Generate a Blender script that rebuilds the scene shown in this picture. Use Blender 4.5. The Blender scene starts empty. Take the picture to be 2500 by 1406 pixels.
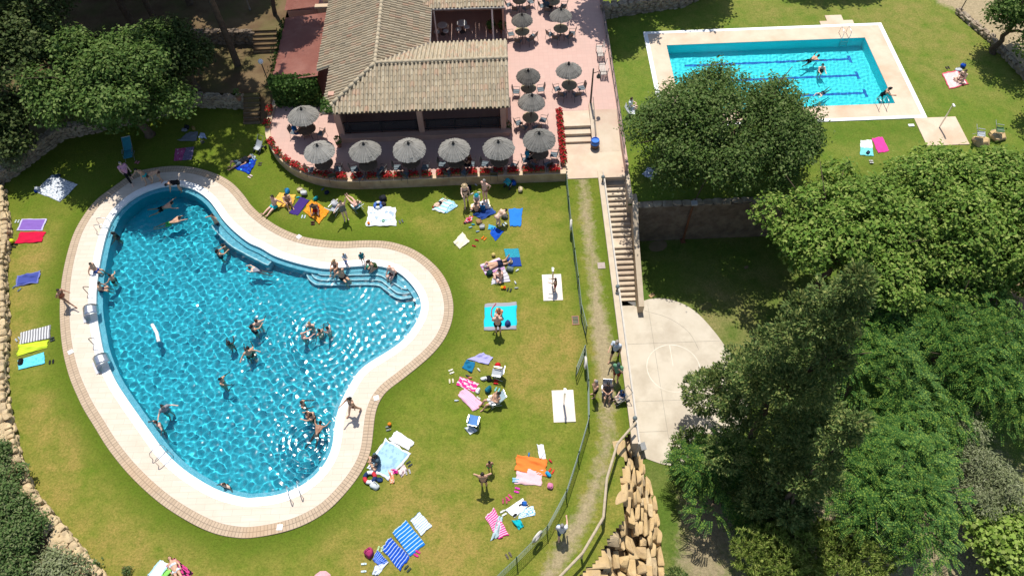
import bpy, math, random
import numpy as np
from mathutils import Vector, Matrix
from mathutils.geometry import tessellate_polygon
PI=math.pi; rad=math.radians
S=bpy.context.scene; COL=S.collection
random.seed(7); RNG=np.random.default_rng(7)
# ---------------------------------------------------------------- survey of the place
# camera stands at (0,0,34); the numbers below are the measured directions of the world axes
FOC,PCX,PCY,CAMH=1794.,1250.,703.,34.
def _ax():
    def d(p):
        v=np.array([p[0]-PCX,PCY-p[1],-FOC]); return v/np.linalg.norm(v)
    z=-d((1300,1895)); y=d((1155,-1900)); y=y-z*(y@z); y/=np.linalg.norm(y)
    return np.array([np.cross(y,z),y,z])
AX=_ax()
ORG={'A1':(0,0),'A2':(600,0),'A3':(1200,0),'A4':(1840,0),'B1':(0,440),'B2':(600,440),'B3':(1200,440),'B4':(1840,440),
     'C1':(0,926),'C2':(600,926),'C3':(1200,926),'C4':(1840,926),'S':None,
     'D1':(1380,800,5.859),'D2':(640,440,6.944),'D3':(1040,430,4.848),'D4':(1200,0,10.417),'D5':(280,290,6.944),'D6':(1100,840,5.859),'D7':(780,600,8.788)}
def P(px,py,z=0.):
    v=AX@np.array([px-PCX,PCY-py,-FOC]); t=(z-CAMH)/v[2]
    return np.array([v[0]*t,v[1]*t,z])
def G(c,x,y,z=0.):
    """survey sheet c, reading (x,y) -> ground point at height z"""
    if c=='S': return P(x,y,z)
    o=ORG[c]; k=o[2] if len(o)>2 else 2.929; return P(o[0]+x/k,o[1]+y/k,z)
def GL(c,pts,z=0.): return [G(c,x,y,z) for x,y in pts]
# ---------------------------------------------------------------- materials
MC={}
def nt(name):
    m=bpy.data.materials.new(name); m.use_nodes=True; t=m.node_tree
    return m,t.nodes,t.links,t.nodes['Principled BSDF']
def c4(c): return (c[0],c[1],c[2],1.)
def M(name,col,rough=.8,col2=None,scale=4.,detail=5.,bump=0.,bscale=None,spec=.3,metal=0.,lo=.35,hi=.65,col3=None,scale3=.5,sheen=0.):
    if name in MC: return MC[name]
    m,n,l,b=nt(name); MC[name]=m
    b.inputs['Roughness'].default_value=rough; b.inputs['Specular IOR Level'].default_value=spec; b.inputs['Metallic'].default_value=metal
    if sheen: b.inputs['Sheen Weight'].default_value=sheen
    tc=n.new('ShaderNodeTexCoord')
    def noise(s,d=detail):
        x=n.new('ShaderNodeTexNoise'); x.inputs['Scale'].default_value=s; x.inputs['Detail'].default_value=d; x.inputs['Roughness'].default_value=.6
        l.new(tc.outputs['Object'],x.inputs['Vector']); return x
    if col2 is None: col2=tuple(c*.8 for c in col)
    r=n.new('ShaderNodeValToRGB'); r.color_ramp.elements[0].position=lo; r.color_ramp.elements[1].position=hi
    r.color_ramp.elements[0].color=c4(col); r.color_ramp.elements[1].color=c4(col2)
    l.new(noise(scale).outputs['Fac'],r.inputs['Fac']); out=r.outputs['Color']
    if col3:
        mx=n.new('ShaderNodeMix'); mx.data_type='RGBA'; mx.inputs['B'].default_value=c4(col3)
        mr=n.new('ShaderNodeMapRange'); mr.inputs['From Min'].default_value=.45; mr.inputs['From Max'].default_value=.7
        l.new(noise(scale3).outputs['Fac'],mr.inputs['Value']); l.new(mr.outputs[0],mx.inputs['Factor']); l.new(out,mx.inputs['A']); out=mx.outputs['Result']
    l.new(out,b.inputs['Base Color'])
    if bump:
        bp=n.new('ShaderNodeBump'); bp.inputs['Strength'].default_value=bump; bp.inputs['Distance'].default_value=.02
        l.new(noise(bscale or scale*4).outputs['Fac'],bp.inputs['Height']); l.new(bp.outputs[0],b.inputs['Normal'])
    return m
def mathn(n,l,op,a,b=None,c=None):
    x=n.new('ShaderNodeMath'); x.operation=op
    for i,v in enumerate((a,b,c)):
        if v is None: continue
        if isinstance(v,(int,float)): x.inputs[i].default_value=v
        else: l.new(v,x.inputs[i])
    return x.outputs[0]
def mixc(n,l,f,a,b):
    x=n.new('ShaderNodeMix'); x.data_type='RGBA'
    for k,v in (('Factor',f),('A',a),('B',b)):
        if isinstance(v,(int,float)): x.inputs[k].default_value=v
        elif isinstance(v,tuple): x.inputs[k].default_value=c4(v)
        else: l.new(v,x.inputs[k])
    return x.outputs['Result']
def towel_mat(kind,c1,c2=(.8,.8,.8),n_=8,c3=None):
    key=('tw',kind,c1,c2,n_,c3)
    if key in MC: return MC[key]
    m,n,l,b=nt('towel_'+kind); MC[key]=m
    b.inputs['Roughness'].default_value=.95; b.inputs['Specular IOR Level'].default_value=.1
    uv=n.new('ShaderNodeUVMap'); sp=n.new('ShaderNodeSeparateXYZ'); l.new(uv.outputs[0],sp.inputs[0]); U,V=sp.outputs[0],sp.outputs[1]
    nz=n.new('ShaderNodeTexNoise'); nz.inputs['Scale'].default_value=n_; nz.inputs['Detail'].default_value=3; l.new(uv.outputs[0],nz.inputs['Vector'])
    if kind=='plain':
        out=mixc(n,l,nz.outputs['Fac'],tuple(x*1.08 for x in c1),tuple(x*.85 for x in c1))
    elif kind in('stripeu','stripev','pin'):
        w=mathn(n,l,'FRACT',mathn(n,l,'MULTIPLY',U if kind=='stripeu' else V,float(n_)))
        out=mixc(n,l,mathn(n,l,'LESS_THAN',w,.45 if kind!='pin' else .2),c1,c2)
        if c3: out=mixc(n,l,mathn(n,l,'GREATER_THAN',w,.75),out,c3)
    elif kind=='blotch':
        f=mathn(n,l,'GREATER_THAN',nz.outputs['Fac'],.52); out=mixc(n,l,f,c1,c2)
        if c3:
            vo=n.new('ShaderNodeTexVoronoi'); vo.inputs['Scale'].default_value=n_*.8; l.new(uv.outputs[0],vo.inputs['Vector'])
            out=mixc(n,l,mathn(n,l,'LESS_THAN',vo.outputs['Distance'],.22),out,c3)
    elif kind=='spots':
        vo=n.new('ShaderNodeTexVoronoi'); vo.inputs['Scale'].default_value=n_; vo.inputs['Randomness'].default_value=.8; l.new(uv.outputs[0],vo.inputs['Vector'])
        out=mixc(n,l,mathn(n,l,'LESS_THAN',vo.outputs['Distance'],.33),c1,c2)
    elif kind=='border':
        du=mathn(n,l,'ABSOLUTE',mathn(n,l,'SUBTRACT',U,.5)); dv=mathn(n,l,'ABSOLUTE',mathn(n,l,'SUBTRACT',V,.5))
        f=mathn(n,l,'GREATER_THAN',mathn(n,l,'MAXIMUM',du,dv),.44); 
        inner=mixc(n,l,nz.outputs['Fac'],tuple(x*1.1 for x in c1),tuple(x*.8 for x in c1))
        if c3: inner=mixc(n,l,mathn(n,l,'GREATER_THAN',nz.outputs['Fac'],.56),inner,c3)
        out=mixc(n,l,f,inner,c2)
    elif kind=='ends':
        dv=mathn(n,l,'ABSOLUTE',mathn(n,l,'SUBTRACT',V,.5)); out=mixc(n,l,mathn(n,l,'GREATER_THAN',dv,.36),c1,c2)
        if c3: out=mixc(n,l,mathn(n,l,'GREATER_THAN',dv,.46),out,c3)
    elif kind=='half':
        out=mixc(n,l,mathn(n,l,'GREATER_THAN',mathn(n,l,'ADD',V,mathn(n,l,'MULTIPLY',nz.outputs['Fac'],.1)),.55),c1,c2)
        if c3:
            vo=n.new('ShaderNodeTexVoronoi'); vo.inputs['Scale'].default_value=n_*2; l.new(uv.outputs[0],vo.inputs['Vector'])
            out=mixc(n,l,mathn(n,l,'LESS_THAN',vo.outputs['Distance'],.3),out,c3)
    l.new(out,b.inputs['Base Color'])
    fz=n.new('ShaderNodeTexNoise'); fz.inputs['Scale'].default_value=260; l.new(uv.outputs[0],fz.inputs['Vector'])
    bp=n.new('ShaderNodeBump'); bp.inputs['Strength'].default_value=.4; bp.inputs['Distance'].default_value=.01
    l.new(fz.outputs['Fac'],bp.inputs['Height']); l.new(bp.outputs[0],b.inputs['Normal'])
    return m
# ---------------------------------------------------------------- mesh building
class MB:
    def __init__(s): s.v=[]; s.f=[]; s.m=[]; s.uv={}
    def add(s,vs,fs,mi=0):
        o=len(s.v); s.v+= [tuple(map(float,v)) for v in vs]; s.f+=[tuple(o+i for i in f) for f in fs]; s.m+=[mi]*len(fs); return s
    def box(s,c,d,rz=0.,mi=0,rx=0.,ry=0.,taper=1.):
        R=Matrix.Rotation(rz,3,'Z')@Matrix.Rotation(ry,3,'Y')@Matrix.Rotation(rx,3,'X'); V=[]
        for k in (-.5,.5):
            t=taper if k>0 else 1.
            for i,j in ((-.5,-.5),(.5,-.5),(.5,.5),(-.5,.5)):
                q=R@Vector((i*d[0]*t,j*d[1]*t,k*d[2])); V.append((c[0]+q.x,c[1]+q.y,c[2]+q.z))
        return s.add(V,[(0,3,2,1),(4,5,6,7),(0,1,5,4),(1,2,6,5),(2,3,7,6),(3,0,4,7)],mi)
    def tube(s,pts,r,n=8,mi=0,closed=False):
        pts=[Vector(tuple(map(float,p))) for p in pts]; N=len(pts); rs=r if isinstance(r,(list,tuple)) else [r]*N; V=[];F=[]; prev=None
        for i,p in enumerate(pts):
            if closed: d=(pts[(i+1)%N]-pts[i-1])
            else: d=(pts[min(i+1,N-1)]-pts[max(i-1,0)])
            d=d.normalized() if d.length>1e-9 else Vector((0,0,1))
            if prev is None:
                a=Vector((0,0,1)) if abs(d.z)<.9 else Vector((1,0,0)); u=d.cross(a).normalized()
            else: u=(prev-d*prev.dot(d)); u=u.normalized() if u.length>1e-6 else d.orthogonal().normalized()
            prev=u; w=d.cross(u)
            for k in range(n):
                a=2*PI*k/n; q=p+(u*math.cos(a)+w*math.sin(a))*rs[i]; V.append(q[:])
        M_=N if closed else N-1
        for i in range(M_):
            for k in range(n):
                a=i*n+k;b=i*n+(k+1)%n;j=((i+1)%N)*n; F.append((a,b,j+(k+1)%n,j+k))
        if not closed: F+= [tuple(range(n-1,-1,-1)),tuple(range((N-1)*n,N*n))]
        return s.add(V,F,mi)
    def lathe(s,prof,c=(0,0,0),n=16,mi=0,wob=0.):
        V=[];F=[]
        for r,z in prof:
            for k in range(n):
                a=2*PI*k/n; rr=r*(1+wob*random.uniform(-1,1)); V.append((c[0]+rr*math.cos(a),c[1]+rr*math.sin(a),c[2]+z))
        for i in range(len(prof)-1):
            for k in range(n): F.append((i*n+k,i*n+(k+1)%n,(i+1)*n+(k+1)%n,(i+1)*n+k))
        F+=[tuple(range(n-1,-1,-1)),tuple(range((len(prof)-1)*n,len(prof)*n))]
        return s.add(V,F,mi)
    def ball(s,c,r,n=10,m=7,mi=0,R=None):
        rx,ry,rz=(r,r,r) if not isinstance(r,(tuple,list)) else r; V=[];F=[]
        for i in range(m+1):
            t=PI*i/m
            for k in range(n):
                a=2*PI*k/n; q=Vector((rx*math.sin(t)*math.cos(a),ry*math.sin(t)*math.sin(a),-rz*math.cos(t)))
                if R: q=R@q
                V.append((c[0]+q.x,c[1]+q.y,c[2]+q.z))
        for i in range(m):
            for k in range(n): F.append((i*n+k,i*n+(k+1)%n,(i+1)*n+(k+1)%n,(i+1)*n+k))
        return s.add(V,F,mi)
    def prism(s,poly,z0,z1,mi=0):
        """poly: list of (x,y[,..]); z0,z1 number or per-vertex list"""
        N=len(poly); A=[z0]*N if isinstance(z0,(int,float)) else z0; B=[z1]*N if isinstance(z1,(int,float)) else z1
        V=[(p[0],p[1],A[i]) for i,p in enumerate(poly)]+[(p[0],p[1],B[i]) for i,p in enumerate(poly)]
        tri=tessellate_polygon([[Vector((p[0],p[1],0)) for p in poly]]); F=[]
        for t in tri:
            a,b,c=(Vector(V[i]) for i in t); up=(b-a).cross(c-a).z>0
            t=tuple(t) if up else tuple(t)[::-1]; F.append(tuple(N+i for i in t)); F.append(t[::-1])
        area=sum(poly[i-1][0]*poly[i][1]-poly[i][0]*poly[i-1][1] for i in range(N))
        for i in range(N):
            j=(i+1)%N; F.append((i,j,N+j,N+i) if area>0 else (j,i,N+i,N+j))
        return s.add(V,F,mi)
    def quadgrid(s,fn,nu,nv,mi=0,thick=0.):
        V=[];F=[];UV=[]
        for j in range(nv+1):
            for i in range(nu+1): V.append(fn(i/nu,j/nv)); UV.append((i/nu,j/nv))
        w=nu+1
        for j in range(nv):
            for i in range(nu): F.append((j*w+i,j*w+i+1,(j+1)*w+i+1,(j+1)*w+i))
        if thick:
            K=len(V); V+=[(x,y,z-thick) for x,y,z in V]; UV=UV+UV; F+=[tuple(K+i for i in f[::-1]) for f in list(F)]
            rim=[i for i in range(w)]+[j*w+nu for j in range(1,nv+1)]+[nv*w+i for i in range(nu-1,-1,-1)]+[j*w for j in range(nv-1,0,-1)]
            for a,b in zip(rim,rim[1:]+rim[:1]): F.append((b,a,K+a,K+b))
        o=len(s.v); s.add(V,F,mi)
        for i,u in enumerate(UV): s.uv[o+i]=u
        return s
    def build(s,name,mats,parent=None,loc=None,smooth=False,world=True):
        return build(name,s.v,s.f,mats,parent,loc,smooth,world,s.m,s.uv)
def build(name,v,f,mats,parent=None,loc=None,smooth=False,world=True,mi=None,uv=None):
    me=bpy.data.meshes.new(name); off=(0,0,0)
    if parent is not None and world:
        off=parent.get('_w',tuple(parent.location)); 
    elif loc is not None and world: off=loc
    A=np.asarray(v,dtype=float)-np.asarray(off,dtype=float)
    me.from_pydata(A.tolist(),[],[tuple(int(i) for i in q) for q in f])
    for m in (mats if isinstance(mats,(list,tuple)) else [mats]): me.materials.append(m)
    if mi is not None and len(me.polygons)==len(mi) and max(mi,default=0)>0: me.polygons.foreach_set('material_index',mi)
    if smooth: me.polygons.foreach_set('use_smooth',[True]*len(me.polygons))
    if uv:
        ul=me.uv_layers.new(name='UVMap'); li=np.zeros(len(me.loops),dtype=np.int32); me.loops.foreach_get('vertex_index',li)
        U=np.zeros((len(v),2)); 
        for k,q in uv.items(): U[k]=q
        ul.data.foreach_set('uv',U[li].ravel())
    me.update()
    o=bpy.data.objects.new(name,me); COL.objects.link(o)
    if parent is not None: o.parent=parent
    elif loc is not None: o.location=tuple(map(float,loc))
    return o
def fastmesh(name,V,F,mats,parent=None,loc=None,smooth=False):
    """V (n,3) and F (m,k) numpy arrays"""
    me=bpy.data.meshes.new(name); k=F.shape[1]
    me.vertices.add(len(V)); me.vertices.foreach_set('co',np.ascontiguousarray(V,dtype=np.float32).ravel())
    me.loops.add(F.size); me.loops.foreach_set('vertex_index',np.ascontiguousarray(F,dtype=np.int32).ravel())
    me.polygons.add(len(F)); me.polygons.foreach_set('loop_start',np.arange(0,F.size,k,dtype=np.int32))
    try: me.polygons.foreach_set('loop_total',np.full(len(F),k,dtype=np.int32))
    except Exception: pass
    if smooth: me.polygons.foreach_set('use_smooth',np.ones(len(F),dtype=bool))
    for m in (mats if isinstance(mats,(list,tuple)) else [mats]): me.materials.append(m)
    me.update(calc_edges=True); 
    o=bpy.data.objects.new(name,me); COL.objects.link(o)
    if parent is not None: o.parent=parent
    elif loc is not None: o.location=loc
    return o
def tag(o,label=None,cat=None,group=None,kind=None):
    if label: o['label']=label
    if cat: o['category']=cat
    if group: o['group']=group
    if kind: o['kind']=kind
    return o
def struct(o): o['kind']='structure'; return o
def thing(name,label,cat,loc=(0,0,0),rz=0.,group=None):
    o=bpy.data.objects.new(name,None); COL.objects.link(o); o.empty_display_size=.2
    o.location=tuple(map(float,loc)); o.rotation_euler=(0,0,rz); return tag(o,label,cat,group)
def dup(o,loc,rz=0.,label=None,group=None,scale=1.,cat=None):
    r=o.copy(); COL.objects.link(r); r.location=tuple(map(float,loc)); r.rotation_euler=(0,0,rz)
    r.scale=(scale,)*3 if isinstance(scale,(int,float)) else scale
    tag(r,label,cat,group)
    for ch in o.children:
        c=ch.copy(); COL.objects.link(c); c.parent=r
        for g in ch.children:
            d=g.copy(); COL.objects.link(d); d.parent=c
    return r
# ---------------------------------------------------------------- curves
def catmull(pts,step=.12,closed=True):
    A=np.array([(p[0],p[1]) for p in pts]); N=len(A); out=[]
    R=range(N) if closed else range(N-1)
    for i in R:
        g=(lambda k:A[k%N]) if closed else (lambda k:A[min(max(k,0),N-1)])
        p0,p1,p2,p3=g(i-1),g(i),g(i+1),g(i+2); m=max(2,int(np.linalg.norm(p2-p1)/step))
        for k in range(m):
            t=k/m; out.append(.5*((2*p1)+(-p0+p2)*t+(2*p0-5*p1+4*p2-p3)*t*t+(-p0+3*p1-3*p2+p3)*t**3))
    if not closed: out.append(A[-1])
    return np.array(out)
def resample(A,step,closed=True):
    B=np.vstack([A,A[:1]]) if closed else A; d=np.r_[0,np.cumsum(np.linalg.norm(np.diff(B,axis=0),axis=1))]
    n=max(4,int(round(d[-1]/step))); t=np.linspace(0,d[-1],n+1)
    if closed: t=t[:-1]
    return np.stack([np.interp(t,d,B[:,0]),np.interp(t,d,B[:,1])],1)
def smooth_c(A,it=10):
    for _ in range(it): A=(np.roll(A,1,0)+2*A+np.roll(A,-1,0))/4
    return A
def normals(A,closed=True):
    d=np.roll(A,-1,0)-np.roll(A,1,0)
    if not closed: d[0]=A[1]-A[0]; d[-1]=A[-1]-A[-2]
    d/=np.linalg.norm(d,axis=1)[:,None]+1e-9; return np.stack([d[:,1],-d[:,0]],1)   # right-hand normals (outward when ccw)
def ccw(A): return A if np.sum(A[:,0]*np.roll(A[:,1],-1)-np.roll(A[:,0],-1)*A[:,1])>0 else A[::-1]
def inside(poly,X,Y):
    r=np.zeros(X.shape,bool); n=len(poly); j=n-1
    for i in range(n):
        xi,yi=poly[i];xj,yj=poly[j]
        c=((yi>Y)!=(yj>Y))
        if abs(yj-yi)>1e-12: r^= c&(X<(xj-xi)*(Y-yi)/(yj-yi)+xi)
        j=i
    return r
def dist_to(poly,X,Y,closed=True):
    A=np.asarray(poly)[:,:2]; D=np.full(X.shape,1e9); n=len(A)
    for i in range(n if closed else n-1):
        a=A[i];b=A[(i+1)%n];d=b-a;L=d@d+1e-12
        t=np.clip(((X-a[0])*d[0]+(Y-a[1])*d[1])/L,0,1); D=np.minimum(D,np.hypot(X-a[0]-t*d[0],Y-a[1]-t*d[1]))
    return D
def ring(mb,A,B,za,zb,mi=0,uvk=None):
    """strip between two closed curves with the same number of points"""
    n=len(A); V=[(p[0],p[1],za) for p in A]+[(p[0],p[1],zb) for p in B]; mb.add(V,[(i,(i+1)%n,n+(i+1)%n,n+i) for i in range(n)],mi)
def fill_between(outer,inner,z):
    po=[Vector((p[0],p[1],0)) for p in outer]; pi=[Vector((p[0],p[1],0)) for p in inner]
    T=tessellate_polygon([po,pi]); V=[(p.x,p.y,z) for p in po+pi]; F=[]
    for t in T:
        a,b,c=(Vector(V[i]) for i in t); F.append(tuple(t) if (b-a).cross(c-a).z>0 else tuple(t)[::-1])
    return V,F
def vnoise(X,Y,seed=0,scale=1.):
    """cheap smooth value noise from a few sines"""
    r=np.random.default_rng(seed); z=np.zeros_like(X,dtype=float)
    for i in range(9):
        k=r.uniform(.5,2.2)/scale; th=r.uniform(0,6.28); z=z+np.sin(k*(X*math.cos(th)+Y*math.sin(th))*2*PI+r.uniform(0,6.28))
    return z/9**.5
# ================================================================ GROUND, POOLS, TERRACES
LOW=-3.8; TER=.65
def grass_mat(name,g1,g2,dry,dirt,dryamt=.5,bumpd=.05):
    m,n,l,b=nt(name); b.inputs['Roughness'].default_value=.95; b.inputs['Specular IOR Level'].default_value=.08
    tc=n.new('ShaderNodeTexCoord')
    def noise(s,d=6,r=.6):
        x=n.new('ShaderNodeTexNoise'); x.inputs['Scale'].default_value=s; x.inputs['Detail'].default_value=d; x.inputs['Roughness'].default_value=r
        l.new(tc.outputs['Object'],x.inputs['Vector']); return x.outputs['Fac']
    def ramp(v,a,b_):
        mr=n.new('ShaderNodeMapRange'); mr.inputs['From Min'].default_value=a; mr.inputs['From Max'].default_value=b_; l.new(v,mr.inputs['Value']); return mr.outputs[0]
    def attr(k):
        a=n.new('ShaderNodeAttribute'); a.attribute_name=k; return a.outputs['Fac']
    fine=noise(9,4,.8); mid=noise(1.5,6,.7); big=noise(.3,4,.6); patch=noise(.75,5,.65)
    col=mixc(n,l,ramp(mid,.35,.65),g1,g2)
    dr=mathn(n,l,'ADD',mathn(n,l,'MULTIPLY',ramp(big,.38,.66),dryamt),mathn(n,l,'MULTIPLY',attr('dry'),.75)); dr=mathn(n,l,'MULTIPLY',dr,ramp(patch,.25,.62))
    dr=mathn(n,l,'MULTIPLY',dr,mathn(n,l,'SUBTRACT',1.,attr('lush')))
    dr=mathn(n,l,'MULTIPLY',dr,mathn(n,l,'ADD',.5,ramp(fine,.3,.7))); 
    x=n.new('ShaderNodeClamp'); l.new(dr,x.inputs[0]); col=mixc(n,l,x.outputs[0],col,dry)
    lu=mathn(n,l,'MULTIPLY',attr('lush'),ramp(mid,.15,.6)); col=mixc(n,l,mathn(n,l,'MULTIPLY',lu,.6),col,tuple(c*.62 for c in g1))
    w=mathn(n,l,'ADD',attr('worn'),mathn(n,l,'MULTIPLY',mathn(n,l,'SUBTRACT',noise(2.2,6,.75),.5),1.1)); w=ramp(w,.30,.66)
    w=mathn(n,l,'MULTIPLY',w,mathn(n,l,'GREATER_THAN',attr('worn'),.03))
    dcol=mixc(n,l,ramp(noise(5,5,.7),.35,.65),dirt,tuple(c*.75 for c in dirt)); col=mixc(n,l,mathn(n,l,'MULTIPLY',w,.92),col,dcol)
    hv=n.new('ShaderNodeHueSaturation'); l.new(col,hv.inputs['Color']); l.new(mathn(n,l,'ADD',.22,mathn(n,l,'ADD',mathn(n,l,'MULTIPLY',fine,1.05),mathn(n,l,'MULTIPLY',noise(4.2,5,.75),.5))),hv.inputs['Value'])
    l.new(hv.outputs[0],b.inputs['Base Color'])
    bp=n.new('ShaderNodeBump'); bp.inputs['Strength'].default_value=1.; bp.inputs['Distance'].default_value=bumpd
    l.new(mathn(n,l,'ADD',noise(14,3,.8),mathn(n,l,'MULTIPLY',mid,.8)),bp.inputs['Height']); l.new(bp.outputs[0],b.inputs['Normal'])
    return m
GRASS=grass_mat('lawn',(.105,.165,.014),(.165,.205,.024),(.30,.225,.06),(.40,.32,.19))
GRASS2=grass_mat('lower_lawn',(.075,.135,.018),(.115,.165,.028),(.26,.22,.09),(.36,.29,.18),.45)
def attrgrid(name,poly,step,zf,mat,drop=None,attrs=None,split=None):
    A=np.array([(p[0],p[1]) for p in poly]); x0,y0=A.min(0);x1,y1=A.max(0)
    nx=int((x1-x0)/step)+1;ny=int((y1-y0)/step)+1
    X,Y=np.meshgrid(np.linspace(x0,x1,nx),np.linspace(y0,y1,ny)); Z=zf(X,Y)
    cx=(X[:-1,:-1]+X[1:,1:])/2;cy=(Y[:-1,:-1]+Y[1:,1:])/2
    keep=inside(A,cx,cy)
    if drop is not None: keep&=~drop(cx,cy)
    i=np.arange(nx*ny).reshape(ny,nx); Fq=np.stack([i[:-1,:-1],i[:-1,1:],i[1:,1:],i[1:,:-1]],-1)
    objs=[]
    masks=[(name,keep)]
    if split: sm=split[1](cx,cy); masks=[(name,keep&~sm),(split[0],keep&sm)]
    for nm,k in masks:
        F=Fq[k]; u,inv=np.unique(F,return_inverse=True); V=np.stack([X.ravel()[u],Y.ravel()[u],Z.ravel()[u]],1)
        o=fastmesh(nm,V,inv.reshape(F.shape),mat,smooth=True); struct(o); objs.append(o)
        for k2,fn in (attrs or {}).items():
            a=o.data.attributes.new(k2,'FLOAT','POINT'); a.data.foreach_set('value',np.ascontiguousarray(fn(V[:,0],V[:,1]),dtype=np.float32))
    return objs
# ---- outlines
POOLPX=[('B1',690,830),('B1',700,700),('B1',722,560),('B1',760,400),('B1',812,270),('B1',880,190),('B1',960,125),('B1',1060,75),('B1',1170,45),('B1',1290,42),('B1',1400,75),('B1',1490,140),('B1',1545,210),('B1',1600,290),('B1',1685,375),('B1',1790,455),('B2',100,480),('B2',200,540),('B2',350,590),('B2',500,625),('B2',600,637),('B2',720,622),('B2',900,612),('B2',1000,625),('B2',1100,665),('B2',1180,740),('B2',1235,820),('B2',1255,890),('B2',1248,955),('B2',1200,1050),('B2',1120,1150),('B2',1000,1235),('B2',900,1295),('B2',830,1345),('B2',780,1405),('C2',735,60),('C2',697,130),('C2',658,230),('C2',635,350),('C2',620,480),('C2',590,560),('C2',540,640),('C2',460,720),('C2',350,785),('C2',200,832),('C2',0,850),('C1',1800,850),('C1',1700,835),('C1',1560,790),('C1',1430,720),('C1',1300,630),('C1',1180,515),('C1',1080,380),('C1',980,240),('C1',900,125),('C1',822,0),('B1',745,1240),('B1',712,1080),('B1',692,950)]
DECKPX=[('B1',430,900),('B1',440,750),('B1',455,650),('B1',482,530),('B1',522,400),('B1',572,300),('B1',640,200),('B1',705,130),('B1',800,60),('A1',960,1240),('A1',1100,1205),('A1',1250,1190),('A1',1400,1203),('A1',1550,1248),('A1',1660,1310),('B1',1745,110),('B1',1800,185),('B2',130,265),('B2',250,343),('B2',400,403),('B2',550,430),('B2',700,440),('B2',850,433),('B2',1000,438),('B2',1100,460),('B2',1200,497),('B2',1300,562),('B2',1390,650),('B2',1450,750),('B2',1480,850),('B2',1486,930),('B2',1470,1030),('B2',1420,1140),('B2',1340,1240),('B2',1240,1330),('C2',1110,10),('C2',1005,90),('C2',952,170),('C2',925,260),('C2',910,400),('C2',895,510),('C2',860,605),('C2',790,720),('C2',700,830),('C2',600,930),('C2',480,1010),('C2',330,1075),('C2',150,1118),('C2',0,1137),('C1',1700,1133),('C1',1560,1110),('C1',1400,1045),('C1',1200,925),('C1',1050,805),('C1',900,655),('C1',770,490),('C1',680,345),('C1',600,215),('C1',545,100),('C1',500,-10),('B1',457,1250),('B1',435,1080)]
POOL=ccw(smooth_c(resample(catmull([G(*p) for p in POOLPX]),.12),8)); DECK=ccw(smooth_c(resample(catmull([G(*p) for p in DECKPX]),.12),8))
PN=normals(POOL); DN=normals(DECK)
def off(A,Nn,d): return smooth_c(A+Nn*d,4)
LEFTW=[(-31.9,32.6),(-31.36,31.0),(-30.4,28.9),(-29.84,27.68),(-29.1,24.62),(-27.9,21.76),(-26.9,18.6),(-26.3,17.0),(-24.4,13.46),(-23.1,11.7),(-21.2,10.0),(-19,8.0),(-15.5,5.2),(-11,2.6)]
ROCKTOP=[(G('C3',x,y,0)[0]+.16,G('C3',x,y,0)[1]) for x,y in((600,1406),(740,1280),(820,1130),(925,1010),(890,750),(925,600),(930,420),(1030,345))]
LAWNP=LEFTW+[(0,1.5)]+[(2.2,4)]+ROCKTOP+[(5.45,14.1),(5.45,30.5),(5.3,33.9),(3.4,36.5),(-16.3,36.6),(-17.3,36.6),(-17.6,38),(-21,38.4),(-27.5,36.1),(-29,35.7)]
PATHC=[(4.5,31),(4.45,27),(4.5,23),(4.5,20.5),(4.6,18),(4.55,16),(4.3,13.8),(3.7,11.8),(2.6,9.6),(1.1,7.4),(-1,4.8)]
FEN=[(3.42,30.1),(3.44,26),(3.56,21.9),(3.55,18.2),(3.55,16.0),(3.4,14.3),(2.5,11.9),(1.65,9.8),(.4,8.5),(-1.1,7.3),(-3.2,5.4)]
def f_worn(x,y):
    d=dist_to(PATHC,x,y,False); return np.clip(1.0-d/.95,0,1)*(.50+.42*np.exp(-((y-18.5)/3.6)**2)+.25*np.exp(-((y-9)/3)**2)+.16*np.exp(-((y-27)/3)**2))
def f_lush(x,y):
    d=dist_to(DECK[::3],x,y); a=np.clip(1.15-d/1.3,0,1)
    b=np.clip((y-27.5)/2.5,0,1)*.6; c=np.clip(1-np.abs(x-5.4)/.7,0,1)*.9+np.clip(1-dist_to(FEN,x,y,False)/.7,0,1)*.5
    t=np.clip(1-np.hypot(x-3.4,y-16.5)/2.2,0,1)*.3
    return np.clip(np.maximum.reduce([a,b,c*(y<29)])+t,0,1)
def f_dry(x,y):
    g=lambda a,b,r:np.exp(-((x-a)**2+(y-b)**2)/r**2)
    z=.9*g(2.0,18.3,2.4)+.75*g(.2,16.8,1.8)+.8*g(-27.5,26,2.3)+.6*g(-27,21,2)+.7*g(-23.5,15.5,2.5)+.7*g(-17,9.5,4)+.8*g(-3,8.2,3.2)+.55*g(-.5,28.3,2.6)+.5*g(1.2,11,1.7)+.5*g(-6.5,9,3)+.4*g(-22.5,11.8,2.2)
    z=z-.9*g(-1,15.5,1.6)-.5*g(-4.2,25,2)-.4*g(-9.5,28.6,2.5)
    return np.clip(z*1.15+.17,0,1)
INN=off(DECK,DN,-.3)
attrgrid('lawn',LAWNP,.15,lambda X,Y:.012*vnoise(X,Y,3,3.),GRASS,drop=lambda x,y:inside(INN[::2],x,y),
         attrs={'worn':f_worn,'lush':f_lush,'dry':f_dry},split=('dirt_path',lambda x,y:(dist_to(PATHC,x,y,False)<.6)&(y<30.4)))
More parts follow.
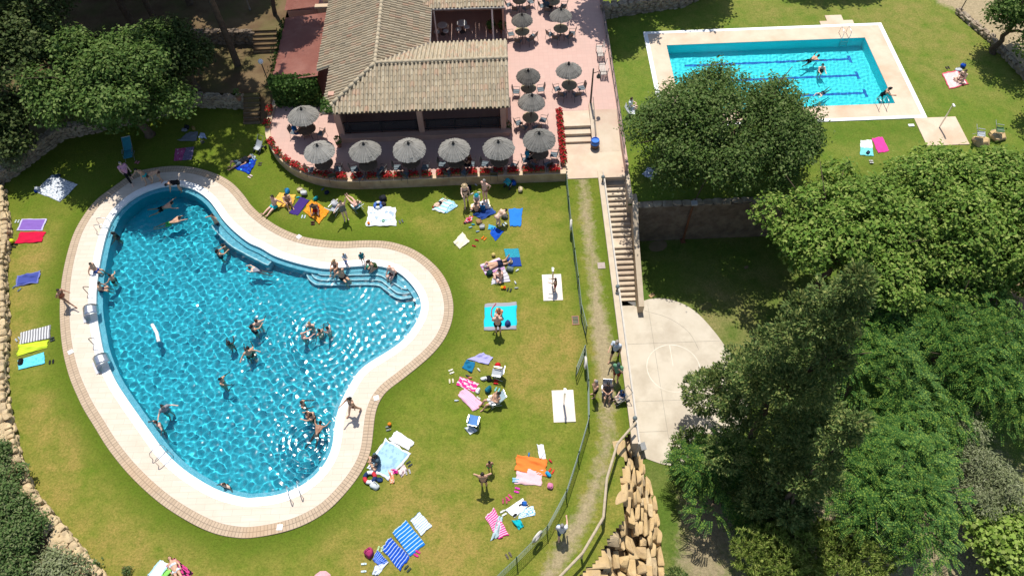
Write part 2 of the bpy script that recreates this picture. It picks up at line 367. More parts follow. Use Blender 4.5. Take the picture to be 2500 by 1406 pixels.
# ---- pool surround
CREAM=None
def deck_mat():
    m,n,l,b=nt('travertine'); b.inputs['Roughness'].default_value=.75; b.inputs['Specular IOR Level'].default_value=.25
    tc=n.new('ShaderNodeTexCoord'); mp=n.new('ShaderNodeMapping'); l.new(tc.outputs['Object'],mp.inputs[0]); mp.inputs['Scale'].default_value=(.9,9,1)
    nz=n.new('ShaderNodeTexNoise'); nz.inputs['Scale'].default_value=1.; nz.inputs['Detail'].default_value=6; l.new(mp.outputs[0],nz.inputs['Vector'])
    bt=n.new('ShaderNodeTexBrick'); l.new(tc.outputs['Object'],bt.inputs['Vector']); bt.inputs['Scale'].default_value=1.; bt.inputs['Brick Width'].default_value=.9; bt.inputs['Row Height'].default_value=.3
    bt.inputs['Mortar Size'].default_value=.006; bt.inputs['Color1'].default_value=c4((.66,.57,.47)); bt.inputs['Color2'].default_value=c4((.61,.52,.425)); bt.inputs['Mortar'].default_value=c4((.42,.34,.27))
    n2=n.new('ShaderNodeTexNoise'); n2.inputs['Scale'].default_value=.8; n2.inputs['Detail'].default_value=5; l.new(tc.outputs['Object'],n2.inputs['Vector'])
    r=n.new('ShaderNodeMapRange'); r.inputs['From Min'].default_value=.3; r.inputs['From Max'].default_value=.7; l.new(nz.outputs['Fac'],r.inputs['Value'])
    c=mixc(n,l,mathn(n,l,'MULTIPLY',r.outputs[0],.45),bt.outputs['Color'],(.58,.46,.35))
    r2=n.new('ShaderNodeMapRange'); r2.inputs['From Min'].default_value=.5; r2.inputs['From Max'].default_value=.75; l.new(n2.outputs['Fac'],r2.inputs['Value'])
    c=mixc(n,l,mathn(n,l,'MULTIPLY',r2.outputs[0],.35),c,(.50,.38,.28)); l.new(c,b.inputs['Base Color']); return m
TRAV=deck_mat()
def brickstrip_mat():
    m,n,l,b=nt('edging_brick'); b.inputs['Roughness'].default_value=.85; b.inputs['Specular IOR Level'].default_value=.2
    uv=n.new('ShaderNodeUVMap'); bt=n.new('ShaderNodeTexBrick'); l.new(uv.outputs[0],bt.inputs['Vector']); bt.offset=0.
    bt.inputs['Scale'].default_value=1.; bt.inputs['Brick Width'].default_value=.17; bt.inputs['Row Height'].default_value=.25; bt.inputs['Mortar Size'].default_value=.012
    bt.inputs['Color1'].default_value=c4((.50,.38,.265)); bt.inputs['Color2'].default_value=c4((.42,.315,.215)); bt.inputs['Mortar'].default_value=c4((.24,.18,.13)); bt.inputs['Bias'].default_value=-.1
    tc=n.new('ShaderNodeTexCoord'); nz=n.new('ShaderNodeTexNoise'); nz.inputs['Scale'].default_value=.35; nz.inputs['Detail'].default_value=3; l.new(tc.outputs['Object'],nz.inputs['Vector'])
    r=n.new('ShaderNodeMapRange'); r.inputs['From Min'].default_value=.55; r.inputs['From Max'].default_value=.7; l.new(nz.outputs['Fac'],r.inputs['Value'])
    n3=n.new('ShaderNodeTexNoise'); n3.inputs['Scale'].default_value=14; l.new(tc.outputs['Object'],n3.inputs['Vector'])
    c=mixc(n,l,mathn(n,l,'MULTIPLY',r.outputs[0],.35),bt.outputs['Color'],(.48,.28,.14)); c=mixc(n,l,mathn(n,l,'MULTIPLY',n3.outputs['Fac'],.35),c,(.42,.34,.25))
    l.new(c,b.inputs['Base Color']); bp=n.new('ShaderNodeBump'); bp.inputs['Distance'].default_value=.008; l.new(bt.outputs['Fac'],bp.inputs['Height']); bp.invert=True; l.new(bp.outputs[0],b.inputs['Normal'])
    return m
BRK=brickstrip_mat()
WHITE=M('coping_white',(.86,.86,.84),.6,(.78,.78,.76),3.,spec=.3)
def tile_mat(name,c1,c2,grout,scale=26.):
    m,n,l,b=nt(name); b.inputs['Roughness'].default_value=.55; b.inputs['Specular IOR Level'].default_value=.2
    tc=n.new('ShaderNodeTexCoord'); vo=n.new('ShaderNodeTexVoronoi'); vo.distance='CHEBYCHEV'; vo.inputs['Scale'].default_value=scale; vo.inputs['Randomness'].default_value=0.1; l.new(tc.outputs['Object'],vo.inputs['Vector'])
    sx=n.new('ShaderNodeSeparateColor'); l.new(vo.outputs['Color'],sx.inputs[0]); c=mixc(n,l,sx.outputs[0],c1,c2)
    nz=n.new('ShaderNodeTexNoise'); nz.inputs['Scale'].default_value=.5; nz.inputs['Detail'].default_value=3; l.new(tc.outputs['Object'],nz.inputs['Vector']); c=mixc(n,l,mathn(n,l,'MULTIPLY',nz.outputs['Fac'],.3),c,tuple(x*.7 for x in c1))
    l.new(c,b.inputs['Base Color']); return m
TILE=tile_mat('pool_mosaic',(.005,.36,.475),(.014,.46,.56),None); TILE_L=tile_mat('ledge_mosaic',(.10,.44,.56),(.24,.58,.68),None); TILE_R=tile_mat('lane_pool_mosaic',(.06,.78,.84),(.08,.84,.88),None); TILE_D=tile_mat('lane_mosaic',(.01,.14,.48),(.012,.18,.55),None)
NOSE=M('step_nosing',(.62,.80,.82),.5,(.55,.74,.78))
DEPTH=-1.35
cop=off(POOL,PN,.42); dk=off(DECK,DN,-.50)
mb=MB(); V,F=fill_between([tuple(p) for p in off(DECK,DN,-.46)],[tuple(p) for p in off(POOL,PN,.36)],.035); mb.add(V,F); struct(mb.build('pool_deck',TRAV))
mb=MB(); ring(mb,POOL,cop,.045,.045); ring(mb,cop,cop,.045,.0); ring(mb,POOL,POOL,-.12,.045); struct(mb.build('pool_coping',WHITE))
# brick edging with arc-length uv
mb=MB(); L=np.r_[0,np.cumsum(np.linalg.norm(np.diff(np.vstack([DECK,DECK[:1]]),axis=0),axis=1))]; n_=len(DECK); k_=round(L[-1]/.17)*.17/L[-1]
for i in range(n_):
    j=(i+1)%n_; o=len(mb.v); mb.add([(*dk[i],.042),(*dk[j],.042),(*DECK[j],.042),(*DECK[i],.042),(*DECK[j],-.05),(*DECK[i],-.05)],[(0,3,2,1),(3,5,4,2)])
    for q,(u,v) in enumerate(((L[i],0),(L[i+1],0),(L[i+1],.5),(L[i],.5),(L[i+1],.6),(L[i],.6))): mb.uv[o+q]=(u*k_,v)
struct(mb.build('brick_edging',BRK))
# basin: shallow overflow ledge, wall, floor
led=off(POOL,PN,-.27)
mb=MB(); ring(mb,led,POOL,-.20,-.19); ring(mb,POOL,POOL,-.19,-.12); b0=mb.build('pool_ledge',TILE_L); struct(b0)
mb=MB(); ring(mb,led,led,DEPTH,-.20); b1=mb.build('pool_basin',TILE); struct(b1)
SHAL=G('B2',850,700)[:2]
def floorz(X,Y): return DEPTH+.62*np.exp(-((np.hypot(X-SHAL[0],Y-SHAL[1])/5.5)**2))
def poolfloor():
    ex=off(POOL,PN,-.22); x0,y0=ex.min(0);x1,y1=ex.max(0); X,Y=np.meshgrid(np.linspace(x0,x1,90),np.linspace(y0,y1,90)); i=np.arange(8100).reshape(90,90); cx=(X[:-1,:-1]+X[1:,1:])/2;cy=(Y[:-1,:-1]+Y[1:,1:])/2
    F=np.stack([i[:-1,:-1],i[:-1,1:],i[1:,1:],i[1:,:-1]],-1)[inside(off(POOL,PN,-.10)[::2],cx,cy)]; u,inv=np.unique(F,return_inverse=True); V=np.stack([X.ravel()[u],Y.ravel()[u],floorz(X,Y).ravel()[u]],1)
    return struct(fastmesh('pool_floor',V,inv.reshape(F.shape),TILE,smooth=True))
RECV=[b0,b1,poolfloor()]
# entry steps (three nosed treads)
def clipped_tread(line,z,name,mat):
    """tread between an underwater nosing line and the pool wall"""
    ln=[G('B2',x,y,z) for x,y in line]; A=catmull(ln,.1,False)
    i0=int(np.argmin(np.hypot(*(led-A[0]).T)));i1=int(np.argmin(np.hypot(*(led-A[-1]).T)))
    n=len(led); a=[led[(i1+k)%n] for k in range((i0-i1)%n+1)]; b=[led[(i0+k)%n] for k in range((i1-i0)%n+1)]
    w=a if len(a)<len(b) else b[::-1]
    poly=[tuple(p) for p in A]+[tuple(p) for p in w]
    mb=MB(); mb.prism(poly,DEPTH+.01,z); o=mb.build(name,mat); struct(o)
    m2=MB(); m2.tube([(p[0],p[1],z+.0) for p in A],.042,6); o2=m2.build('step_nosing',NOSE); struct(o2); RECV.extend([o,o2])
clipped_tread([(512,640),(514,660),(540,680),(650,684),(800,681),(950,681),(1010,710),(1060,738),(1110,770),(1150,780),(1185,772)],-.25,'pool_step',TILE_L)
clipped_tread([(475,640),(480,685),(515,715),(580,722),(700,721),(940,721),(1000,747),(1050,787),(1090,812),(1140,818),(1200,803)],-.40,'pool_step',TILE_L)
clipped_tread([(442,640),(448,700),(490,746),(550,758),(700,759),(930,759),(1000,792),(1060,840),(1110,856),(1170,850),(1215,838)],-.55,'pool_step',TILE_L)
# hydro-massage bench
def bench():
    z=-.35; A=catmull([G('B1',x,y,z) for x,y in((1525,330),(1530,350),(1640,462),(1740,523),(1850,580),(1912,610))]+[G('B2',x,y,z) for x,y in((165,612),(188,580),(192,545))],.1,False)
    i0=int(np.argmin(np.hypot(*(led-A[0]).T)));i1=int(np.argmin(np.hypot(*(led-A[-1]).T))); n=len(led)
    a=[led[(i1+k)%n] for k in range((i0-i1)%n+1)]; b=[led[(i0+k)%n] for k in range((i1-i0)%n+1)]; w=a if len(a)<len(b) else b[::-1]
    mb=MB(); mb.prism([tuple(p) for p in A]+[tuple(p) for p in w],DEPTH+.01,z); o=mb.build('pool_bench',TILE_L); struct(o)
    m2=MB(); m2.tube([(p[0],p[1],z) for p in A],.045,6); o2=m2.build('bench_nosing',NOSE); struct(o2); RECV.extend([o,o2])
bench()
# ---- water
def water_mat(name,tint,rough):
    m,n,l,b=nt(name); n.remove(b); rf=n.new('ShaderNodeBsdfRefraction'); rf.inputs['Color'].default_value=c4(tint); rf.inputs['IOR'].default_value=1.33; rf.inputs['Roughness'].default_value=0.
    gl=n.new('ShaderNodeBsdfGlossy'); gl.inputs['Roughness'].default_value=rough; fr=n.new('ShaderNodeFresnel'); fr.inputs['IOR'].default_value=1.33; mx=n.new('ShaderNodeMixShader')
    l.new(fr.outputs[0],mx.inputs[0]); l.new(rf.outputs[0],mx.inputs[1]); l.new(gl.outputs[0],mx.inputs[2]); l.new(mx.outputs[0],n['Material Output'].inputs[0]); return m
WATER=water_mat('pool_water',(.90,.985,1.),.15)
def waveset(seed,n,amp,l0,l1):
    r=np.random.default_rng(seed); W=[]
    for i in range(n):
        lam=l0*(l1/l0)**r.uniform(0,1); k=2*PI/lam; th=r.uniform(0,2*PI); W.append((k*math.cos(th),k*math.sin(th),r.uniform(0,2*PI),amp*r.uniform(.5,1.3)/(k*k)))
    return W
def water(name,poly,z,step,W,rings=(),calm=(0,999,1)):
    A=np.asarray(poly); x0,y0=A.min(0)-.1;x1,y1=A.max(0)+.1
    nx=int((x1-x0)/step);ny=int((y1-y0)/step); X,Y=np.meshgrid(np.linspace(x0,x1,nx),np.linspace(y0,y1,ny)); Z=np.zeros_like(X)
    for kx,ky,p,a in W: Z+=a*np.sin(kx*X+ky*Y+p)
    Z*=(.85+.15*vnoise(X,Y,11,9.))*(1-.65*np.exp(-((X-calm[0])**2+(Y-calm[1])**2)/calm[2]**2))
    for cx,cy,r0,lam,a in rings:
        r=np.hypot(X-cx,Y-cy); Z+=a*np.sin(2*PI*r/lam)*np.exp(-((r-r0)/(r0*.7))**2)
    Z+=z
    cx=(X[:-1,:-1]+X[1:,1:])/2;cy=(Y[:-1,:-1]+Y[1:,1:])/2; keep=inside(off(A,normals(A.copy()),.03)[::2],cx,cy)
    i=np.arange(nx*ny).reshape(ny,nx); F=np.stack([i[:-1,:-1],i[:-1,1:],i[1:,1:],i[1:,:-1]],-1)[keep]; u,inv=np.unique(F,return_inverse=True)
    o=fastmesh(name,np.stack([X.ravel()[u],Y.ravel()[u],Z.ravel()[u]],1),inv.reshape(F.shape),WATER,smooth=True); struct(o); o.cycles.is_caustics_caster=True; return o
WL=-.075
RINGS=[(*G('B2',540,1070)[:2],1.5,.34,.006),(*G('C2',440,430)[:2],1.1,.30,.009),(*G('B2',700,760)[:2],1.2,.36,.005)]
water('pool_water',POOL,WL,.036,waveset(3,34,.50,.20,.55)+waveset(8,10,.09,.10,.18),RINGS,(*G('B2',850,700)[:2],2.6))
# ---- rectangular pool
RX0,RX1,RY0,RY1=11.42,25.4,35.92,42.6; DX0,DX1,DY0,DY1=9.97,27.02,34.5,44.15
mb=MB()
def slab_ring(mb,x0,x1,y0,y1,a0,a1,b0,b1,z0,z1,mi=0):
    """frame between an outer and an inner rectangle"""
    for (xa,xb,ya,yb) in ((x0,x1,y0,b0),(x0,x1,b1,y1),(x0,a0,b0,b1),(a1,x1,b0,b1)): mb.box(((xa+xb)/2,(ya+yb)/2,(z0+z1)/2),(xb-xa,yb-ya,z1-z0),0,mi)
slab_ring(mb,DX0+.28,DX1-.28,DY0+.25,DY1-.25,RX0,RX1,RY0,RY1,-.3,.05)
px0,px1=G('A4',480,185)[0],G('A4',715,170)[0]
mb.box(((px0+px1)/2,DY1+.22,-.1),(px1-px0,.44,.3)); mb.box(((px0+px1)/2-.05,DY1+.75,-.1),(px1-px0-1.2,.62,.3)); 
RTRAV=M('lane_deck',(.66,.53,.40),.8,(.60,.47,.35),1.2,6,bump=.15,bscale=8,col3=(.50,.36,.24),scale3=.35)
struct(mb.build('lane_pool_deck',RTRAV))
mb=MB(); slab_ring(mb,DX0,DX1,DY0,DY1,DX0+.28,DX1-.28,DY0+.25,DY1-.25,-.3,.055); struct(mb.build('lane_pool_border',WHITE))
mb=MB(); RD=-1.2; e_=.012; mb.add([(RX0+e_,RY0+e_,RD),(RX1-e_,RY0+e_,RD),(RX1-e_,RY1-e_,RD),(RX0+e_,RY1-e_,RD),(RX0+e_,RY0+e_,.04),(RX1-e_,RY0+e_,.04),(RX1-e_,RY1-e_,.04),(RX0+e_,RY1-e_,.04)],[(0,1,2,3),(0,4,5,1),(1,5,6,2),(2,6,7,3),(3,7,4,0)]); o=mb.build('lane_pool_basin',TILE_R); struct(o); RECV.append(o)
mb=MB()
for q,(tx,ty) in enumerate(((790,680),(735,555),(680,440))):
    xe,yy=G('A4',tx,ty,-.88)[:2]; mb.box(((RX0+1.2+xe)/2,yy,RD+.005),(xe-RX0-1.2,.2,.02)); mb.box((xe,yy,RD+.009),(.2,.75,.02))
o=mb.build('lane_line',TILE_D); struct(o); RECV.append(o)
water('lane_pool_water',np.array(resample(np.array([(RX0,RY0),(RX1,RY0),(RX1,RY1),(RX0,RY1)]),.1)),-.06,.05,waveset(5,30,.36,.16,.42))
# ---- upper lawn, terrains
def f0(x,y): return np.zeros_like(x)
def upz(X,Y): return -.5*np.clip((31-Y)/2.4,0,1)+.010*vnoise(X,Y,5,3.)
def updry(x,y):
    g=lambda a,b,r:np.exp(-((x-a)**2+(y-b)**2)/r**2)
    return np.clip(.75*g(30,42,4)+.5*g(27.5,46.5,3)+.5*g(19,47,5)+.3*g(36,38,4)+.05,0,1)
def upworn(x,y):
    g=lambda a,b,r:np.exp(-((x-a)**2+(y-b)**2)/r**2)
    q=G('A4',1450,40)[:2]; k=np.array([G('A4',a,b)[:2] for a,b in((1455,95),(1560,185),(1700,300),(1820,435),(1940,560),(2100,760))])[::-1]
    kx=np.interp(y,k[:,1],k[:,0]); return np.clip(np.clip(1.3*g(q[0]+.3,q[1]+1.2,2.)-.2,0,1)+np.clip((x-kx)/.5,0,1)*(y>36),0,1)
GRASSU=grass_mat('upper_lawn',(.095,.17,.018),(.145,.20,.026),(.27,.225,.07),(.45,.35,.22),.35)
attrgrid('upper_lawn',[(7.12,28.62),(44,28.62),(44,56),(7.12,56)],.25,upz,GRASSU,drop=lambda x,y:(x>DX0+.2)&(x<DX1-.2)&(y>DY0+.2)&(y<DY1-.2),
         attrs={'worn':upworn,'lush':lambda x,y:np.clip(1-np.abs(y-33.6)/1.6,0,1)*.6*(x<27),'dry':updry})
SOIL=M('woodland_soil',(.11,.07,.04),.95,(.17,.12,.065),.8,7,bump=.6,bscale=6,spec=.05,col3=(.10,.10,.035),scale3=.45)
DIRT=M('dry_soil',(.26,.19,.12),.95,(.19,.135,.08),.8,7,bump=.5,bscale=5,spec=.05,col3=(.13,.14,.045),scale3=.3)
def sheet(name,poly,z,mat):
    mb=MB(); T=tessellate_polygon([[Vector((p[0],p[1],0)) for p in poly]]); mb.add([(p[0],p[1],z) for p in poly],[tuple(t) for t in T]); return struct(mb.build(name,mat))
sheet('far_ground',[(-600,56),(600,56),(600,900),(-600,900)],-.02,DIRT); sheet('far_ground',[(44,28.62),(600,28.62),(600,56),(44,56)],-.03,DIRT)
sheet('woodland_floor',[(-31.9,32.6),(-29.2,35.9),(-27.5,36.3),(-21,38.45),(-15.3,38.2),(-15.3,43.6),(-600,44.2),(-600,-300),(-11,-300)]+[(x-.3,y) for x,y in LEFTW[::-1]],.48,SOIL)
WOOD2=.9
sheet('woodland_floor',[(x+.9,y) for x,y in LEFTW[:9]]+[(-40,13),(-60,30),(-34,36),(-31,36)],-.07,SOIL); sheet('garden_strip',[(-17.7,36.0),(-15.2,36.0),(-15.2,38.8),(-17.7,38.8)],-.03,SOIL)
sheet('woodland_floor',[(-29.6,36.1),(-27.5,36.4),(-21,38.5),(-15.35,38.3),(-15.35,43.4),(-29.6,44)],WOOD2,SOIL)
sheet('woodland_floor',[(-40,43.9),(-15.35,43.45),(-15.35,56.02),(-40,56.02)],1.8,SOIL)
sheet('lower_ground',[(-11,-300),(600,-300),(600,28.8),(5.7,28.8),(5.7,13),(-2,-2)],LOW-.02,DIRT)
def lowworn(x,y):
    g=lambda a,b,r:np.exp(-((x-a)**2+(y-b)**2)/r**2)
    return np.clip(.8*g(9.4,11,1.6)+.6*g(8.5,8.5,1.2)+.9*g(14,8,4)+.9*g(22,9,6),0,1)
attrgrid('lower_lawn',[(5.6,5),(30,5),(30,28.8),(5.6,28.8)],.3,lambda X,Y:LOW+.012*vnoise(X,Y,8,3.),GRASS2,attrs={'worn':lowworn,'lush':f0,'dry':lambda x,y:np.clip(np.exp(-((x-12.5)**2+(y-22)**2)/5)*.8,0,1)})
CONC=M('court_concrete',(.56,.50,.405),.85,(.50,.44,.345),1.0,7,bump=.15,bscale=20,col3=(.42,.36,.28),scale3=.5)
COURT=catmull([(6.05,23.25),(7.5,23.35),(7.8,23.8),(8.6,23.95),(9.4,23.84),(10.3,23.4),(11,22.7),(11.65,21.6),(12.1,20.6),(12.9,18.4),(12.7,16.4),(11.4,14.6),(10.0,13.7),(8.4,13.45),(7.4,13.6),(6.6,13.95),(6.05,14.1)],.3,True)
mb=MB(); mb.prism([tuple(p) for p in COURT],LOW-.2,LOW+.05); struct(mb.build('court',CONC))
LINE=M('court_paint',(.70,.65,.56),.7,(.58,.52,.42),3.)
mb=MB(); c=np.array((8.95,19.2)); th=np.linspace(0,2*PI,73)[:-1]; ring(mb,[tuple(c+1.53*np.array((math.cos(a),math.sin(a)))) for a in th],[tuple(c+1.485*np.array((math.cos(a),math.sin(a)))) for a in th],LOW+.054,LOW+.054)
mb.box((8.95,20.0,LOW+.052),(.045,1.4,.005)); struct(mb.build('court_marking',LINE))
mb=MB(); JO=M('court_joint',(.30,.27,.23),.9)
for a,b in (((6.05,20.85),(11.9,20.85)),((8.05,23.5),(8.05,13.7)),((6.05,17.2),(12.7,17.2)),((6.05,15.4),(8.05,15.4))):
    d=Vector((b[0]-a[0],b[1]-a[1],0)); mb.box(((a[0]+b[0])/2,(a[1]+b[1])/2,LOW+.0515),(d.length,.018,.003),math.atan2(d.y,d.x))
mb.tube([(*p,LOW+.05) for p in catmull([(7.8,23.1),(9.2,22.5),(10.2,21.5),(10.6,20.3)],.15,False)],.008,5)
struct(mb.build('court_joint',JO))
# ---- terrace floor, landing, ramp
def pave_mat(name,c1,c2,mort,w,h,stain):
    m,n,l,b=nt(name); b.inputs['Roughness'].default_value=.8; b.inputs['Specular IOR Level'].default_value=.25
    tc=n.new('ShaderNodeTexCoord'); bt=n.new('ShaderNodeTexBrick'); l.new(tc.outputs['Object'],bt.inputs['Vector']); bt.inputs['Scale'].default_value=1.; bt.offset=0.
    bt.inputs['Brick Width'].default_value=w; bt.inputs['Row Height'].default_value=h; bt.inputs['Mortar Size'].default_value=.008
    bt.inputs['Color1'].default_value=c4(c1); bt.inputs['Color2'].default_value=c4(c2); bt.inputs['Mortar'].default_value=c4(mort)
    nz=n.new('ShaderNodeTexNoise'); nz.inputs['Scale'].default_value=.6; nz.inputs['Detail'].default_value=6; nz.inputs['Roughness'].default_value=.65; l.new(tc.outputs['Object'],nz.inputs['Vector'])
    r=n.new('ShaderNodeMapRange'); r.inputs['From Min'].default_value=.42; r.inputs['From Max'].default_value=.72; l.new(nz.outputs['Fac'],r.inputs['Value'])
    l.new(mixc(n,l,mathn(n,l,'MULTIPLY',r.outputs[0],.6),bt.outputs['Color'],stain),b.inputs['Base Color']); return m
PINK=pave_mat('terrace_tile',(.56,.37,.31),(.53,.345,.29),(.47,.31,.26),.33,.33,(.47,.33,.28))
BEIGE=M('landing_concrete',(.60,.50,.38),.85,(.53,.43,.31),1.2,7,bump=.15,bscale=15,col3=(.50,.35,.26),scale3=.4)
SANDW=M('sandstone_render',(.50,.36,.22),.9,(.38,.26,.15),2.2,6,bump=.4,bscale=14,col3=(.30,.20,.12),scale3=.8)
TERP=[(3.42,30.33)]+[tuple(p) for p in catmull([(-3.3,30.36),(-7.5,30.32),(-9.65,30.36),(-11,30.55),(-12.3,31.0),(-13.5,31.75),(-14.5,32.8),(-15.15,33.9),(-15.5,35.1),(-15.5,36.5)],.3,False)]+[(-15.3,38.5),(-15.3,54),(7.1,54),(7.1,35.75),(3.42,35.75)]
mb=MB(); mb.prism(TERP,-.1,TER); struct(mb.build('terrace_floor',PINK))
mb=MB(); mb.prism([(3.42,30.45),(7.1,30.45),(7.1,33.3),(5.62,33.3),(5.62,33.4),(3.42,33.4)],-.2,.05); mb.box((4.36,35.05,.32),(1.85,1.38,.66)); struct(mb.build('stair_landing',BEIGE))
mb=MB(); mb.box((4.36,34.12,.21),(1.8,.47,.43)); mb.box((4.36,33.65,.1),(1.8,.47,.215)); struct(mb.build('landing_step',BEIGE))
mb=MB(); mb.add([(5.62,32.6,.054),(7.09,32.6,.054),(7.09,35.76,TER+.004),(5.62,35.76,TER+.004)],[(0,1,2,3)]); struct(mb.build('entry_ramp',BEIGE))
# ---- cinema-free sky and sun
W=bpy.data.worlds.new('World'); S.world=W; W.use_nodes=True
SUNV=Vector((-.065,1,2.3)).normalized(); el=math.asin(SUNV.z); az=math.atan2(SUNV.x,SUNV.y)
n=W.node_tree.nodes; sky=n.new('ShaderNodeTexSky'); sky.sky_type='NISHITA'; sky.sun_disc=False; sky.sun_elevation=el; sky.sun_rotation=az; sky.altitude=50; sky.dust_density=1.; 
W.node_tree.links.new(sky.outputs[0],n['Background'].inputs[0]); n['Background'].inputs[1].default_value=.12
d=bpy.data.lights.new('sun','SUN'); d.energy=5.0; d.angle=rad(.53); d.color=(1.,.955,.88); d.cycles.is_caustics_light=True
so=bpy.data.objects.new('sun',d); COL.objects.link(so); so.location=(0,60,80); so.rotation_euler=SUNV.to_track_quat('Z','Y').to_euler()
cam=bpy.data.cameras.new('camera'); co=bpy.data.objects.new('camera',cam); COL.objects.link(co); S.camera=co
cam.sensor_width=36; cam.lens=FOC/2500*36; cam.clip_end=2000; cam.clip_start=.5
co.matrix_world=Matrix([[*AX[0],0],[*AX[1],0],[*AX[2],CAMH],[0,0,0,1]])
S.view_settings.view_transform='Standard'; S.view_settings.look='None'; S.view_settings.exposure=.12; S.view_settings.gamma=1.
S.cycles.max_bounces=8; S.cycles.transmission_bounces=6; S.cycles.diffuse_bounces=3; S.cycles.glossy_bounces=3; S.cycles.transparent_max_bounces=12
# ================================================================ WALLS, BUILDING, STAIRS, FENCES
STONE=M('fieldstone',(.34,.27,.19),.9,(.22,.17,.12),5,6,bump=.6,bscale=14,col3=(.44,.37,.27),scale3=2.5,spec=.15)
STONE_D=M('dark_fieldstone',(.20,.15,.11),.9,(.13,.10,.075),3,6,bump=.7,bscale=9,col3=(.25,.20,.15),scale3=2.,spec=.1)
SAND=M('sandstone_slab',(.60,.435,.225),.9,(.47,.325,.155),2.2,7,bump=.8,bscale=7,col3=(.42,.30,.17),scale3=1.7,spec=.12)
PALE=M('pale_stone',(.60,.46,.27),.9,(.44,.33,.19),3,7,bump=.8,bscale=8,col3=(.32,.25,.16),scale3=2.2,spec=.12)
WOODR=M('weathered_rail',(.50,.41,.29),.8,(.40,.32,.22),6,bump=.3)
GREENM=M('green_paint_metal',(.012,.075,.055),.45,(.010,.055,.04),5,spec=.5)
STEEL=M('stainless',(.72,.72,.72),.34,(.64,.64,.64),3,metal=1.)
DARKM=M('dark_metal',(.022,.022,.025),.45,(.03,.03,.032),8,spec=.5)
IRON=M('grey_iron',(.09,.085,.08),.5,(.06,.055,.05),8,spec=.4)
WHITEP=M('white_paint',(.80,.80,.78),.5,(.72,.72,.70),5)
def rock(mb,c,d,rz=0.,jit=.12,sq=.55,tilt=0.,mi=0,cuts=3):
    """rough block: squared ellipsoid knocked flat by a few random fracture planes"""
    n,m=(13,9) if cuts>3 else (10,6); V=[]; R=Matrix.Rotation(rz,3,'Z')@Matrix.Rotation(tilt,3,'X')
    sg=lambda x:math.copysign(abs(x)**sq,x); pl=[]
    for _ in range(cuts):
        p=Vector((random.gauss(0,1),random.gauss(0,1),random.gauss(0,.8))).normalized(); pl.append((p,random.uniform(.62,.85)))
    for i in range(m+1):
        t=PI*i/m
        for k in range(n):
            a=2*PI*k/n; j=1+random.uniform(-jit,jit); q=Vector((sg(math.sin(t))*sg(math.cos(a))*j,sg(math.sin(t))*sg(math.sin(a))*j,-sg(math.cos(t))*(1+random.uniform(-jit,jit)*.5)))
            for p,h in pl:
                e=q.dot(p)-h
                if e>0: q=q-p*e*.85
            q=R@Vector((q.x*d[0]/2,q.y*d[1]/2,q.z*d[2]/2)); V.append((c[0]+q.x,c[1]+q.y,c[2]+q.z))
    F=[(i*n+k,i*n+(k+1)%n,(i+1)*n+(k+1)%n,(i+1)*n+k) for i in range(m) for k in range(n)]
    mb.add(V,F,mi)
def polyline_walk(pts,step):
    A=resample(np.array([(p[0],p[1]) for p in pts],float),step,False); d=np.gradient(A,axis=0); return [(A[i],math.atan2(d[i][1],d[i][0])) for i in range(len(A))]
def stone_wall(name,label,pts,z0,z1,w,mat,step=.38,course=.22,side=None,loc=None):
    mb=MB()
    W_=polyline_walk(pts,step)
    for q,(p,a) in enumerate(W_[:-1]):
        p2=W_[q+1][0]; L_=math.hypot(*(p2-p)); mb.box(((p[0]+p2[0])/2,(p[1]+p2[1])/2,(z0+z1)/2-.06),(L_*1.05,w*.72,z1-z0-.1),math.atan2(p2[1]-p[1],p2[0]-p[0]))
    nc=max(1,int((z1-z0)/course))
    for c_ in range(nc+1):
        z=z0+(c_+.35)*course
        if z>z1: z=z1-.03
        for (p,a) in polyline_walk(pts,step*random.uniform(.8,1.2)):
            nx,ny=-math.sin(a),math.cos(a); top=c_>=nc-1
            for s in ((-1,0,1) if top else (-1,1)):
                o=s*w*.36+random.uniform(-.03,.03); u=random.uniform(-.12,.12)
                rock(mb,(p[0]+nx*o+math.cos(a)*u,p[1]+ny*o+math.sin(a)*u,z+random.uniform(-.04,.04)),(step*random.uniform(.8,1.25),w*random.uniform(.4,.6),course*random.uniform(.85,1.3)),a+random.uniform(-.25,.25),.13)
    o=mb.build(name,mat,None,loc or (pts[0][0],pts[0][1],z0)); return tag(o,label,'wall')
stone_wall('dry_stone_wall','long dry stone wall of pale boulders along the left edge of the lawn',[(x-.25,y) for x,y in LEFTW[1:]],0,.55,.75,PALE,.42,.22)
stone_wall('stone_wall','shaded fieldstone wall below the tree at the upper left of the lawn',[(-33.6,30.2),(-31.4,32.5),(-29.2,35.8),(-27.6,36.2),(-24,37.3)],0,.85,.55,STONE,.36,.2)
stone_wall('stone_wall','low shaded stone wall beside the lower wooden steps',[(-24,37.3),(-21,38.4),(-18.2,38.05),(-17.45,38.0)],0,.95,.45,STONE,.36,.2)
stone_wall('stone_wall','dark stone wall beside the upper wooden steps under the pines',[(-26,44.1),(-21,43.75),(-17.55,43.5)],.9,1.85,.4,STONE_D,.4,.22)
a=G('A3',790,128);b_=G('A3',1360,42); stone_wall('stone_wall','fieldstone wall closing the far end of the upper lawn',[(7.3,a[1]),(a[0],a[1]),(b_[0],b_[1]),(b_[0]+2.5,b_[1]+1.6)],0,1.05,.5,STONE,.4,.2)
cu=[G('A4',x,y)[:2] for x,y in((1455,95),(1560,185),(1700,300),(1820,435),(1940,560),(2100,760))]; mbk=MB()
stone_wall('stone_kerb','curved stone kerb in tree shade at the upper right corner',cu,0,.3,.4,STONE,.4,.2)
